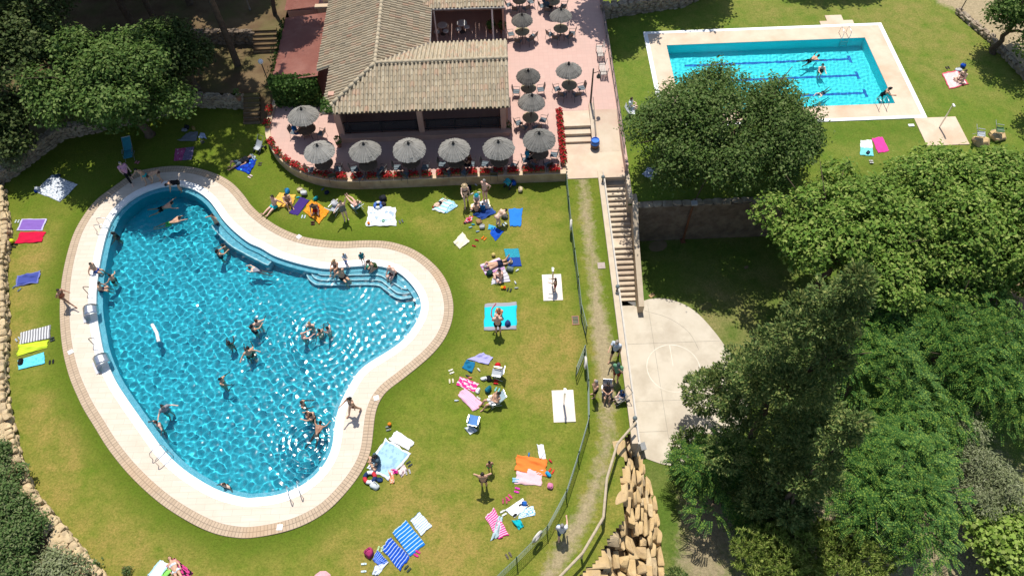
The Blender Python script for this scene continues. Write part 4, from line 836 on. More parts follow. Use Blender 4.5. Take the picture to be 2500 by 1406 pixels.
def table(R,top,mat):
    t=thing('terrace_table','t','table',(0,0,0),0,'round tables under the thatched parasols')
    mb=MB()
    if top=='straw': mb.lathe([(R*.2,.63),(R,.60),(R*1.02,.63),(R*.6,.665),(.045,.67)],n=30,wob=.025)
    else:
        for k in range(11):
            x=-R+2*R*(k+.5)/11; w=2*math.sqrt(max(.01,R*R-x*x)); mb.box((0,x,.645),(w,2*R/11-.012,.03))
    mb.build('tabletop',mat,t)
    for k in range(4):
        a=PI/4+k*PI/2; mb=MB(); mb.tube([(R*.35*math.cos(a),R*.35*math.sin(a),.63),(R*.7*math.cos(a),R*.7*math.sin(a),0)],.018,6); mb.build('leg',DARKM,t)
    return t
SEATB=M('blue_grey_cushion',(.15,.185,.21),.8,(.11,.14,.16),6)
def chair():
    t=thing('terrace_chair','c','chair',(0,0,0),0,'dark armchairs round the terrace tables'); s=.23
    mb=MB(); mb.box((0,0,.385),(.40,.40,.035)); mb.build('seat',SEATB,t)
    mb=MB(); mb.quadgrid(lambda u,v:((u-.5)*.42*(1-.1*v),-.20-.09*v-.04*(4*(u-.5)**2*-1+1)*0,.45+.36*v),6,4,0,.02); mb.tube([(-.21,-.2,.4),(-.2,-.28,.8),(-.1,-.31,.84),(.1,-.31,.84),(.2,-.28,.8),(.21,-.2,.4)],.013,6); mb.build('backrest',DARKM,t)
    for sx in (-1,1):
        for y0,y1 in ((.19,.23),(-.19,-.27)): mb=MB(); mb.tube([(sx*.2,y0,.40),(sx*.22,y1,0)],.012,6); mb.build('leg',DARKM,t)
        mb=MB(); mb.tube([(sx*.21,.2,.38),(sx*.23,.2,.58),(sx*.23,-.22,.6)],.014,6); mb.build('armrest',DARKM,t)
    return t
CANS=[('A2',397,810,.97,'at the left end of the terrace beside the ivy'),('A2',520,1058,.97,'first of the terrace front row, at the curve'),('A2',845,1065,.99,'second of the terrace front row'),('A2',1160,1045,.97,'third of the terrace front row'),('A2',1492,1040,.99,'fourth of the terrace front row'),('A2',1808,1035,.99,'fifth of the terrace front row'),('A3',345,982,.99,'at the right end beside the red flowers'),
      ('A3',278,722,.83,'just behind the right end of the front row'),('A3',264,512,.80,'at the roof edge, behind the pair'),('A3',563,490,.83,'standing alone near the benches and lamp post'),('A3',218,105,.76,'beside the rear room of the restaurant'),('A3',500,85,.80,'beside the tree shadow at the upper edge')]
pa_b=parasol(.97,'x',3); pa_s=parasol(.82,'x',5); tb_b=table(.56,'slat',SLAT); tb_s=table(.50,'straw',STRAW); ch=chair(); used={}
def put(proto,loc,rz,label,scale=1.):
    if proto.name not in used: used[proto.name]=1; proto.location=loc; proto.rotation_euler=(0,0,rz); proto.scale=(scale,)*3; proto['label']=label; return proto
    return dup(proto,loc,rz,label,None,scale)
random.seed(11)
TABS=[]
SHORT=['table beside the ivy']+[f'{w} front row parasol table' for w in 'first second third fourth fifth'.split()]+['table beside the red flower row','parasol table behind the flower row','table nearest the roof ridge end','lone table near the lamp post','table beside the rear room','table by the tree shadow','upper edge table near the roof','upper edge table with two people']
for i,(c,x,y,R,where) in enumerate(CANS):
    q=G(c,x,y,TER+1.98); big=R>.9; L=(q[0],q[1],TER)
    o_=put(pa_b if big else pa_s,L,random.uniform(0,6),'grey thatched parasol '+where,R/(.97 if big else .82)*random.uniform(.97,1.03)); o_.rotation_euler[0]=random.uniform(-.05,.05); o_.rotation_euler[1]=random.uniform(-.05,.05)
    put(tb_b if big else tb_s,L,random.uniform(-.2,.2),('brown slatted' if big else 'round straw')+' table of the parasol '+where); TABS.append((q[0],q[1],where,big))
a,b=G('A3',200,0,TER+.65),G('A3',430,15,TER+.65)
put(tb_s,(a[0],a[1],TER),0,'straw table at the upper edge near the roof'); put(tb_s,(b[0]+.1,b[1]+.1,TER),0,'round straw table with two people at the upper edge')
put(pa_s,(a[0],a[1]+.1,TER),0,'grey thatched parasol cut by the upper edge near the roof'); put(pa_s,(b[0]+.1,b[1]+.1,TER),1,'grey thatched parasol above the two people at the upper edge')
TABS+= [(a[0],a[1],'cut by the upper edge near the roof',False),(b[0]+.1,b[1]+.1,'with two people at the upper edge',False)]
for i,(x,y,where,big) in enumerate(TABS):
    rr=.88 if big else .80
    for nm,an in (('left',PI+random.uniform(-.1,.35)),('right',random.uniform(-.35,.15)),('near left',-PI/2-.45+random.uniform(-.25,.1)),('near right',-PI/2+.6+random.uniform(-.2,.2))):
        if nm.startswith('near') and random.random()<.22 and i!=6: continue
        p=(x+rr*math.cos(an),y+rr*math.sin(an),TER); put(ch,p,an+PI/2+random.uniform(-.3,.3),f'dark armchair at the {nm} of the {SHORT[i]}')
# ---- geraniums
LEAFG=M('geranium_leaf',(.06,.12,.02),.7,(.09,.15,.03),9); REDF=M('geranium_red',(.50,.012,.015),.6,(.33,.01,.012),14); TERRA=M('terracotta',(.36,.17,.10),.8,(.29,.13,.08),5)
def scatter(mb,n,c,d,size,up=.4,shape='box'):
    for _ in range(n):
        if shape=='box': p=[c[k]+random.uniform(-.5,.5)*d[k] for k in range(3)]
        else:
            v=Vector((random.gauss(0,1),random.gauss(0,1),random.gauss(0,1))).normalized()*random.uniform(.6,1); p=[c[k]+v[k]*d[k]/2 for k in range(3)]
        nrm=Vector((random.gauss(0,1),random.gauss(0,1),random.gauss(0,1)+up)).normalized(); u=nrm.orthogonal().normalized(); w=nrm.cross(u); s=size*random.uniform(.6,1.3)
        a=random.uniform(0,6.28); u,w=u*math.cos(a)+w*math.sin(a),w*math.cos(a)-u*math.sin(a); P_=Vector(p)
        mb.add([tuple(P_+u*s),tuple(P_+w*s*.7),tuple(P_-u*s),tuple(P_-w*s*.7)],[(0,1,2,3)])
def geranium(seed,nred,L):
    random.seed(seed); t=thing('flower_trough','g','planter',(0,0,0),0,'geranium troughs along the terrace edge')
    mb=MB(); mb.box((0,0,.09),(L,.2,.18),taper=1.1); mb.build('trough',TERRA,t)
    mb=MB(); scatter(mb,150,(0,0,.24),(L*.98,.34,.22),.05,1.); mb.build('foliage',LEAFG,t)
    mb=MB()
    for q_ in range(nred): c=((q_+.5)/nred*.92*L-.46*L,random.uniform(-.22,.2),.30+random.uniform(-.08,.12)); scatter(mb,7,c,(.12,.12,.08),.046,1.5,'ball')
    mb.build('flowers',REDF,t); return t
gers=[geranium(1,26,.62),geranium(2,30,.6),geranium(3,38,.66)]
FL=[('A2',140,1030,2),('A2',195,1100,1),('A2',262,1165,0),('A2',330,1210,2),('A2',400,1240,1),('A2',500,1262,0),('A2',590,1272,0),('A2',680,1275,2),('A2',800,1275,2),('A2',900,1275,0),('A2',1005,1265,2),('A2',1090,1262,1),('A2',1200,1255,0),('A2',1300,1252,1),('A2',1400,1250,2),('A2',1500,1245,0),('A2',1610,1240,2),('A2',1712,1228,1),('A2',1800,1232,0),('A3',150,1228,2),('A3',255,1226,1),('A3',340,1216,0),('A3',447,1212,2)]
C_=resample(C_,.1,False); N_=-normals(C_.copy(),False); N_=-N_ if (C_[5]+N_[5])[1]>C_[5][1] else N_; words='first second third fourth fifth sixth seventh eighth ninth tenth eleventh twelfth thirteenth fourteenth fifteenth sixteenth seventeenth eighteenth nineteenth twentieth'.split()
for i,(c,x,y,k) in enumerate(FL):
    q=G(c,x,y,.95); j=int(np.argmin(np.hypot(*(C_-q[:2]).T))); p=C_[j]-N_[j]*.13; a=math.atan2(N_[j][1],N_[j][0])+PI/2
    lab=f'red geranium trough on the terrace wall, {words[i]} from the ivy end' if i<20 else f"red geranium trough on the terrace wall, {('third','second','last')[i-20]+(' from' if i<22 else ' at')} the stairs end"
    put(gers[k],(p[0],p[1],.75),a+PI,lab)
for i,yy in enumerate(np.linspace(31.2,35.3,7)):
    put(gers[2],(3.33,yy,.73),PI/2+random.uniform(-.1,.1),f'red geranium trough in the row beside the short steps, {words[i]} from the lawn')
for i,(x,y) in enumerate(((-15.72,36.6),(-15.68,35.4))): put(gers[i],(x+.28,y,.76),PI/2,('upper' if i==0 else 'lower')+' red geranium trough where the terrace meets the garden steps')
# pot plants
def pot(label,p,r,h,leafn,ls,red=0):
    t=thing('potted_plant',label,'plant',p); mb=MB(); mb.lathe([(r*.7,0),(r,h*.9),(r*1.08,h),(r*.85,h)],n=14); mb.build('pot',TERRA,t)
    random.seed(int(abs(p[0]*100))); mb=MB(); scatter(mb,leafn,(0,0,h+.32),(r*3,r*3,.65),ls,.6,'ball'); mb.build('foliage',LEAFG,t,world=False)
    if red: mb=MB(); scatter(mb,red,(0,0,h+.45),(r*2.6,r*2.6,.5),.04,1,'ball'); mb.build('flowers',REDF,t,world=False)
    for o in t.children:
        if o.name.startswith('pot'): 
            for v in o.data.vertices: v.co+=Vector(p)
for lab,c,x,y,r,h,n_,s_,rd in (('potted flowers at the right front corner of the restaurant','A3',120,945,.17,.3,120,.06,16),('potted plant at the left front corner of the restaurant','A2',672,1050,.17,.28,130,.06,8),('tall leafy potted plant inside the rear room','A2',1755,235,.2,.35,200,.11,0),('bushy potted plant beside the white post of the rear room','A2',1835,235,.2,.35,160,.08,0)):
    q=G(c,x,y,TER); pot(lab,(q[0],q[1],TER),r,h,n_,s_,rd)
q=G('A1',1720,735,.95); pot('terracotta potted plant on the wall beside the garden steps',(q[0]-.1,q[1]+.25,.95),.17,.3,90,.06)
# barrel
q=G('A3',737,1058); t_=thing('barrel','wooden barrel with a bright blue upper half on the landing','barrel',(q[0],q[1],.05)); pr=[(.23,0),(.27,.2),(.285,.34)]
mb=MB(); mb.lathe(pr,n=20); mb.build('lower_staves',M('barrel_wood',(.16,.10,.06),.7,(.11,.07,.045),5),t_,world=False,smooth=False)
mb=MB(); mb.lathe([(.285,.34),(.28,.48),(.25,.66),(.22,.66),(.22,.6)],n=20); mb.build('upper_staves',M('cobalt_paint',(.01,.12,.55),.4,(.015,.17,.6),4),t_,world=False)
for z,r in ((.1,.255),(.34,.291),(.55,.275)): mb=MB(); mb.lathe([(r,z-.015),(r+.006,z),(r,z+.015)],n=20); mb.build('hoop',IRON,t_,world=False)
# benches
def bench_():
    t=thing('park_bench','b','bench',(0,0,0),0,'slatted benches along the terrace railing'); SL_=M('pale_slat',(.52,.47,.42),.7,(.44,.38,.33),5)
    for k in range(4): mb=MB(); mb.box((-.15+.1*k,0,.40),(.08,1.15,.025)); mb.build('seat_slat',SL_,t)
    for k in range(3): mb=MB(); mb.box((.25+.03*k,0,.52+.12*k),(.02,1.15,.075),ry=-.2); mb.build('back_slat',SL_,t)
    for y in (-.5,.5): mb=MB(); mb.tube([(-.2,y,0),(-.2,y,.6),(.2,y,.6)],.02,6); mb.tube([(.2,y,0),(.22,y,.4),(.33,y,.85)],.02,6); mb.tube([(-.2,y,.38),(.22,y,.38)],.018,6); mb.build('frame',DARKM,t)
    return t
bn=bench_(); q=G('A3',775,365,TER+.4); bn.location=(q[0],q[1],TER); bn['label']='slatted bench against the terrace railing, farther from the lamp post'; q=G('A3',796,495,TER+.4); dup(bn,(q[0],q[1],TER),0,'slatted bench against the terrace railing, nearer the lamp post')
# ---- pool ladders
def ladder():
    t=thing('pool_ladder','l','ladder',(0,0,0),0,'stainless steel pool ladders')
    for sx in (-.25,.25): mb=MB(); mb.tube([(sx,-.62,0),(sx,-.60,.42),(sx,-.52,.58),(sx,-.35,.62),(sx,-.02,.60),(sx,.10,.5),(sx,.12,.3),(sx,.12,-.95)],.021,8); mb.build('handrail',STEEL,t,smooth=True)
    for z in (-.25,-.5,-.75): mb=MB(); mb.box((0,.12,z),(.5,.07,.03)); mb.build('tread',STEEL,t)
    return t
ld=ladder(); RECVTH=[ld]
def onpool(c,x,y,poly=None):
    q=G(c,x,y); j=int(np.argmin(np.hypot(*(POOL-q[:2]).T))); return POOL[j],math.atan2(-PN[j][1],-PN[j][0])-PI/2
p,a=onpool('B1',790,345); ld.location=(p[0],p[1],.04); ld.rotation_euler=(0,0,a); ld['label']='stainless pool ladder at the upper left of the curved pool'
p,a=onpool('C1',1195,530); dup(ld,(p[0],p[1],.04),a,'stainless pool ladder at the lower left of the curved pool'); p,a=onpool('C2',350,785); dup(ld,(p[0],p[1],.04),a,'stainless pool ladder at the bottom of the curved pool')
q=G('A4',645,270); dup(ld,(q[0],RY1,.05),PI,'stainless ladder on the far side of the rectangular pool'); q=G('A4',895,745); dup(ld,(q[0],RY0,.05),0,'stainless ladder on the near side of the rectangular pool')
# ---- waterfall spouts and swan-neck jets
def spout():
    t=thing('waterfall_spout','w','pool fountain',(0,0,0),0,'steel waterfall spouts on the left pool edge'); pr=[(-.25,0),(-.27,.25),(-.22,.45),(-.08,.58),(.12,.62),(.32,.56),(.47,.42),(.52,.30)]
    mb=MB(); mb.quadgrid(lambda u,v:(np.interp(v*7,range(8),[p[0] for p in pr]),(u-.5)*(.62+.0*v),np.interp(v*7,range(8),[p[1] for p in pr])),4,21,0,.05); mb.build('hood',STEEL,t,smooth=True)
    mb=MB(); mb.box((-.24,0,.02),(.36,.8,.04)); mb.build('base_plate',STEEL,t); return t
sp=spout(); p,a=onpool('B1',680,975); sp.location=(p[0]-.25*1.2,p[1],.04); sp.rotation_euler=(0,0,a+PI/2); sp['label']='steel waterfall spout on the left pool edge, upper one'
p,a=onpool('B1',755,1325); dup(sp,(p[0]-.3,p[1],.04),a+PI/2,'steel waterfall spout on the left pool edge, lower one')
def swan():
    t=tag(MB().tube([(0,0,0),(0,0,.02),(-.0,0,.55),(.03,0,.66),(.14,0,.72),(.30,0,.70),(.36,0,.64)],.022,8).build('swan_neck_jet',IRON),'w','pool fountain','slim swan neck jets on the left pool edge'); return t
sw=swan(); q=G('B1',634,815); sw.location=(q[0],q[1],.04); sw['label']='slim swan neck jet on the left deck, upper one'; q=G('B1',676,1180); s2=sw.copy(); COL.objects.link(s2); s2.location=(q[0],q[1],.04); s2['label']='slim swan neck jet on the left deck, lower one'
# ---- showers
def shower(label,x0,x1,y0,y1,pb,h,mat,zs=.04):
    t=thing('outdoor_shower',label,'shower',(*pb,0),0,None); mb=MB(); mb.box(((x0+x1)/2,(y0+y1)/2,zs-.1),(x1-x0,y1-y0,.2)); mb.build('slab',mat,t)
    mb=MB(); mb.tube([(*pb,zs),(*pb,h)],.05 if h<2 else .04,10); mb.build('column',STEEL,t); mb=MB(); mb.box((pb[0]-.02,pb[1]-.08,h+.01),(.10,.26,.05)); mb.build('shower_head',WHITEP,t)
SLABW=M('shower_slab',(.78,.72,.64),.7,(.68,.60,.52),2,6,col3=(.60,.52,.44),scale3=.7)
shower('shower on a white slab in the lawn, upper one',1.6,2.67,21.67,23.4,(2.14,22.6),1.75,SLABW); shower('shower on a white slab in the lawn, lower one',1.72,2.81,14.53,16.26,(2.28,15.45),1.8,SLABW)
q=G('A4',1325,915); k0,k1=G('A4',1145,850),G('A4',1500,975); shower('shower on a paved corner of the rectangular pool',k0[0],G('A4',1440,838)[0],32.05,34.5,(q[0],q[1]),1.95,RTRAV,.045)
# ---- skimmer lids, drain, plates
mbp=MB(); mbp.box((0,0,.0),(.26,.26,.02)); mbp.tube([(0.1,0,.012),(.1,.03,.012)],.01,6); sk=tag(mbp.build('skimmer_lid',WHITEP),'x','lid','white skimmer lids in the brick edging')
for i,(c,x,y,l_) in enumerate((('C2',245,1058,'white skimmer lid in the brick edging at the bottom of the pool'),('C2',935,135,'white skimmer lid in the brick edging below the pool neck'),('B1',508,1230,'white skimmer lid in the left brick edging'),('B2',382,408,'white skimmer lid in the brick edging near the orange blanket'))):
    q=G(c,x,y); o=sk if i==0 else sk.copy()
    if i: COL.objects.link(o)
    o.location=(q[0],q[1],.05); o['label']=l_; o.rotation_euler=(0,0,.3*i)
q=G('B3',600,1003); t_=thing('drain_grating','rusty drain grating in the lawn beside the small gate','drain',(q[0],q[1],0)); mb=MB()
for a_ in (-1,1): mb.box((a_*.17,0,.02),(.04,.56,.04)); mb.box((0,a_*.26,.02),(.30,.04,.04))
mb.build('frame',TERRA,t_,world=False); mb=MB()
for k in range(6): mb.box((0,-.21+k*.085,.025),(.3,.035,.02))
mb.build('bars',IRON,t_,world=False)
q=G('B3',785,612); tag(MB().box((q[0],q[1],.02),(.42,.42,.04)).box((q[0],q[1],.045),(.05,.03,.01)).build('manhole_cover',M('pinkish_slab',(.42,.34,.29),.8,(.36,.29,.25),4),None,(q[0],q[1],0)),'square pinkish manhole cover beside the worn path','manhole cover')
q=G('A4',1125,900); tag(MB().box((q[0],q[1],.03),(.36,.2,.05)).box((q[0],q[1],.056),(.1,.04,.01)).build('lawn_box_lid',WHITEP,None,(q[0],q[1],0)),'small white box lid on the upper lawn','lid')
# ---- lifebuoys
def buoy(label,p,rx,rz):
    t=thing('lifebuoy',label,'lifebuoy',p,0,'lifebuoys hung on the green fence'); R=Matrix.Rotation(rz,3,'Z')@Matrix.Rotation(rx,3,'X'); pts=[tuple(R@Vector((.27*math.cos(a),.27*math.sin(a),0))) for a in np.linspace(0,2*PI,25)[:-1]]
    mb=MB(); mb.tube(pts,.065,10,0,True); mb.build('ring',M('buoy_white',(.66,.62,.58),.6,(.55,.50,.46),5),t,smooth=True,world=False)
    mb=MB(); mb.tube([tuple(Vector(p_)*1.27) for p_ in pts],.012,5,0,True); mb.build('grab_rope',M('rope',(.6,.55,.45),.9),t,world=False)
buoy('whitish lifebuoy on the upper run of the green fence',(3.42,26.3,.75),PI/2,PI/2-.1); buoy('whitish lifebuoy on the fence beside the open gate',(3.50,17.4,.75),PI/2,PI/2-.05); buoy('pale lifebuoy high on the lower fence above its own shadow',(.62,8.85,.72),PI/2,.82)
# ---- loungers, folding chairs, prams, cooler
TEAL=M('teal_canvas',(.03,.24,.30),.8,(.025,.19,.25),5); LBLUE=M('light_blue_canvas',(.12,.45,.65),.8,(.10,.38,.55),5); GREYC=M('grey_canvas',(.36,.39,.42),.8,(.30,.33,.36),5); ICE=M('ice_blue_canvas',(.46,.60,.66),.8,(.38,.52,.60),5); DKC=M('dark_canvas',(.05,.06,.08),.8)
ALU=M('aluminium',(.6,.6,.6),.35,(.5,.5,.5),4,metal=.8)
def folding(name,label,cat,p,rz,mat,seatz=.34,back=.62,lean=.35,L=.45,w=.46):
    t=thing(name,label,cat,p,rz); b0=-L/2
    mb=MB(); mb.quadgrid(lambda u,v:((u-.5)*w,b0+L*v,seatz-.03*math.sin(PI*u)+.05*v),5,4,0,.015); mb.build('seat',mat,t,world=False)
    mb=MB(); mb.quadgrid(lambda u,v:((u-.5)*w,b0-lean*v,seatz+back*v*.9-.02*math.sin(PI*u)),5,5,0,.015); mb.build('backrest',mat,t,world=False)
    mb=MB(); 
    for s in (-1,1): mb.tube([(s*w/2,b0+L,0),(s*w/2,b0-lean*.4,seatz+.2),(s*w/2,b0-lean,seatz+back*.9)],.013,6)
    mb.tube([(-w/2,b0-lean,seatz+back*.9+.01),(w/2,b0-lean,seatz+back*.9+.01)],.013,6); mb.build('frame',ALU,t,world=False)
    for s in (-1,1):
        mb=MB(); mb.tube([(s*w/2*1.05,b0+L*.95,seatz),(s*w/2*1.05,b0-.12,0)],.013,6); mb.build('rear_leg',ALU,t,world=False)
        mb=MB(); mb.box((s*(w/2+.02),b0+L*.4,seatz+.2),(.04,.4,.025)); mb.tube([(s*(w/2+.02),b0+L*.8,seatz),(s*(w/2+.02),b0+L*.8,seatz+.2)],.011,5); mb.build('armrest',ALU,t,world=False)
    return t
def gp(c,x,y,z=0.): q=G(c,x,y,z); return (q[0],q[1],0. if z<.3 else z)
folding('sun_lounger','teal sun lounger on shaded grass above the pool','lounger',gp('D5',265,650),PI+.25,TEAL,.28,.45,.75,.8,.55)
CH={}
CH['blue']=folding('folding_chair','blue folding beach chair seen from behind near the terrace wall','folding chair',gp('D2',1610,480),.75,LBLUE,.25,.5,.35)
CH['dark']=folding('folding_chair','folding chair heaped with clothes beside the standing woman','folding chair',gp('D2',1250,530),-.6,GREYC,.30,.5,.3)
CH['grey']=folding('folding_chair','empty grey folding chair with a red hat on its seat','folding chair',gp('D6',660,460),PI/2-.2,GREYC,.36,.55,.2)
CH['ice']=folding('folding_chair','ice blue folding chair holding the reading sunbather','folding chair',gp('D6',620,850),PI/2+.35,ICE,.25,.5,.4)
CH['cooler']=folding('folding_chair','low folding chair with a blue seat beside the pink towel','folding chair',gp('D6',340,1130),-.25,M('sky_canvas',(.08,.22,.50),.7,(.07,.19,.44),5),.36,.12,.08,.5,.5)
folding('folding_chair','white folding chair at the left edge of the big round tree','folding chair',gp('A3',1000,830),-1.9,M('white_canvas',(.7,.74,.76),.8),.36,.5,.25)
for i,(x,y,l_) in enumerate(((1610,985,'grey folding chair on the stone blocks behind the plane trees'),(1745,955,'green framed folding chair right of the grey one behind the plane trees'))): folding('folding_chair',l_,'folding chair',(*G('A4',x,y,.36)[:2],.32),-1.9,GREYC if i==0 else M('green_canvas',(.05,.13,.05),.8),.34,.55,.25)
for x,y,l_ in ((1640,1005,'low sandstone block below the grey folding chair'),(1760,965,'low sandstone block below the green folding chair')): q=G('A4',x,y,.2); mb=MB(); rock(mb,(q[0],q[1],.14),(1.1,.9,.34),.2,.05,.35); tag(mb.build('stone_block',SAND,None,(q[0],q[1],0)),l_,'stone')
def pram(name,label,cat,p,rz,mat,hood=True):
    t=thing(name,label,cat,p,rz)
    for sx in (-.22,.22):
        for yy,r in ((.32,.09),(-.28,.12)): mb=MB(); mb.tube([(sx-.02,yy,r),(sx+.02,yy,r)],r,14); mb.build('wheel',DARKM,t,world=False)
        mb=MB(); mb.tube([(sx,.32,.1),(sx,-.1,.5),(sx,-.45,.92)],.014,6); mb.tube([(sx,-.28,.12),(sx,.1,.45)],.014,6); mb.build('frame',ALU,t,world=False)
    mb=MB(); mb.tube([(-.22,-.45,.92),(.22,-.45,.92)],.018,6); mb.build('handle',DARKM,t,world=False)
    mb=MB(); mb.quadgrid(lambda u,v:((u-.5)*.40,.30-.55*v,.36+.34*max(0,v-.45)**1.2*1.9-.04*math.sin(PI*u)),6,8,0,.03); mb.build('seat',mat,t,world=False)
    if hood: mb=MB(); mb.quadgrid(lambda u,v:(.23*math.cos(PI*u),-.30+.18*v-.22+.25*v,.58+.30*math.sin(PI*u)*(.75+.25*v)+.05*v),10,4,0,.012); mb.build('hood',mat,t,world=False)
    mb=MB(); mb.box((0,0,.24),(.34,.42,.1)); mb.build('basket',DKC,t,world=False); return t
pram('pushchair','grey and white pushchair parked below the terrace wall at left','pushchair',gp('A2',105,1075),2.6,M('pale_pram',(.42,.44,.46),.8),False)
tq=pram('pushchair','turquoise hooded pushchair on grass below the terrace wall','pushchair',gp('D3',985,120),2.0,M('turquoise_pram',(.02,.33,.36),.7,(.02,.27,.30),4)); tq.scale=(.85,.8,.85); tq.rotation_euler[2]=-.6
CH['pram']=pram('pushchair','pushchair with a child beside the long stair wall','pushchair',gp('D1',790,1040),PI/2+.4,M('beige_pram',(.40,.36,.28),.8),False)
CH['wheel']=folding('folding_chair','light folding chair on the worn path holding a dark haired woman','folding chair',gp('D1',590,960),PI-.1,M('silver_canvas',(.5,.52,.55),.7),.36,.5,.25)
# ================================================================ TREES AND SHRUBS
def leaf_mat(name,c1,c2,c3=None,tr=.28):
    m,n,l,b=nt(name); b.inputs['Roughness'].default_value=.6; b.inputs['Specular IOR Level'].default_value=.12
    g=n.new('ShaderNodeNewGeometry'); r=n.new('ShaderNodeValToRGB'); e=r.color_ramp.elements; e[0].color=c4(c1); e[1].color=c4(c2); e[1].position=.62
    if c3: q=e.new(.9); q.color=c4(c3)
    l.new(g.outputs['Random Per Island'],r.inputs[0])
    tc=n.new('ShaderNodeTexCoord'); nz=n.new('ShaderNodeTexNoise'); nz.inputs['Scale'].default_value=.7; nz.inputs['Detail'].default_value=3; l.new(tc.outputs['Object'],nz.inputs['Vector'])
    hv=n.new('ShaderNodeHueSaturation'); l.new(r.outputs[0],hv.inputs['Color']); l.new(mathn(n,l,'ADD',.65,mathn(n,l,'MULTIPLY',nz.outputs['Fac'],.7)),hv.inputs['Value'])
    l.new(hv.outputs[0],b.inputs['Base Color']); t=n.new('ShaderNodeBsdfTranslucent'); l.new(hv.outputs[0],t.inputs[0])
    mx=n.new('ShaderNodeMixShader'); mx.inputs[0].default_value=tr; l.new(b.outputs[0],mx.inputs[1]); l.new(t.outputs[0],mx.inputs[2]); l.new(mx.outputs[0],n['Material Output'].inputs[0]); return m
BARK=M('bark',(.13,.095,.065),.95,(.075,.055,.04),6,6,bump=.8,bscale=14,spec=.1); BARKL=M('grey_bark',(.30,.26,.21),.9,(.20,.17,.13),6,bump=.5,spec=.1)
LF_OAK=leaf_mat('holm_oak_leaf',(.046,.092,.018),(.098,.158,.034),(.165,.215,.07)); LF_PLANE=leaf_mat('plane_leaf',(.085,.17,.024),(.17,.27,.042),(.30,.37,.09))
LF_LOC=leaf_mat('locust_leaf',(.032,.10,.020),(.075,.17,.034),(.22,.33,.055)); LF_CYP=leaf_mat('cypress_spray',(.055,.108,.028),(.145,.205,.058),(.29,.32,.10)); LF_PINE=leaf_mat('pine_needle',(.12,.20,.03),(.24,.31,.06),(.36,.40,.11),.2)
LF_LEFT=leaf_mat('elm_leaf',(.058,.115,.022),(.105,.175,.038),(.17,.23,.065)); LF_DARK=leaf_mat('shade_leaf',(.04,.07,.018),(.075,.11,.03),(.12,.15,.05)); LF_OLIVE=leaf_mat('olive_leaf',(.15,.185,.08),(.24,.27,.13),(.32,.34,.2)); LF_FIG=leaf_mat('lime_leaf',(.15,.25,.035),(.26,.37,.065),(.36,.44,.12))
LF_BUSH=leaf_mat('bush_leaf',(.055,.11,.028),(.11,.175,.05),(.20,.23,.10))
def unit(A): return A/(np.linalg.norm(A,axis=1)[:,None]+1e-9)
def quads(Pc,Nn,s,asp,rng):
    N=len(Pc); A=unit(rng.normal(size=(N,3))); U=unit(np.cross(Nn,A)); Wv=np.cross(Nn,U); U=U*s[:,None]; Wv=Wv*(s*asp)[:,None]
    fold=Nn*(s*.22)[:,None]
    V=np.stack([Pc+U,Pc+Wv+fold,Pc-U,Pc-Wv+fold],1).reshape(-1,3); return V
def shell_points(blobs,n,rng,u0=.75,zmin=-.55):
    B=np.array([b[:3] for b in blobs]); R=np.array([b[3:6] for b in blobs]); w=(R[:,0]*R[:,1]+R[:,0]*R[:,2]); w/=w.sum()
    k=rng.choice(len(B),size=int(n*1.6),p=w); D=unit(rng.normal(size=(len(k),3))); ok=(D[:,2]>zmin)|(rng.random(len(k))<.3); k=k[ok][:n]; D=D[ok][:n]
    u=(u0+(1.03-u0)*rng.random(len(k))**.6)[:,None]; Q=B[k]+D*R[k]*u
    h=sum(np.sin(Q@v+p_) for v,p_ in zip(rng.normal(size=(5,3))*3.4,rng.uniform(0,6.3,5))); ok=h>-1.15+.9*(rng.random(len(Q))<.25)*-2; return Q[ok],D[ok]
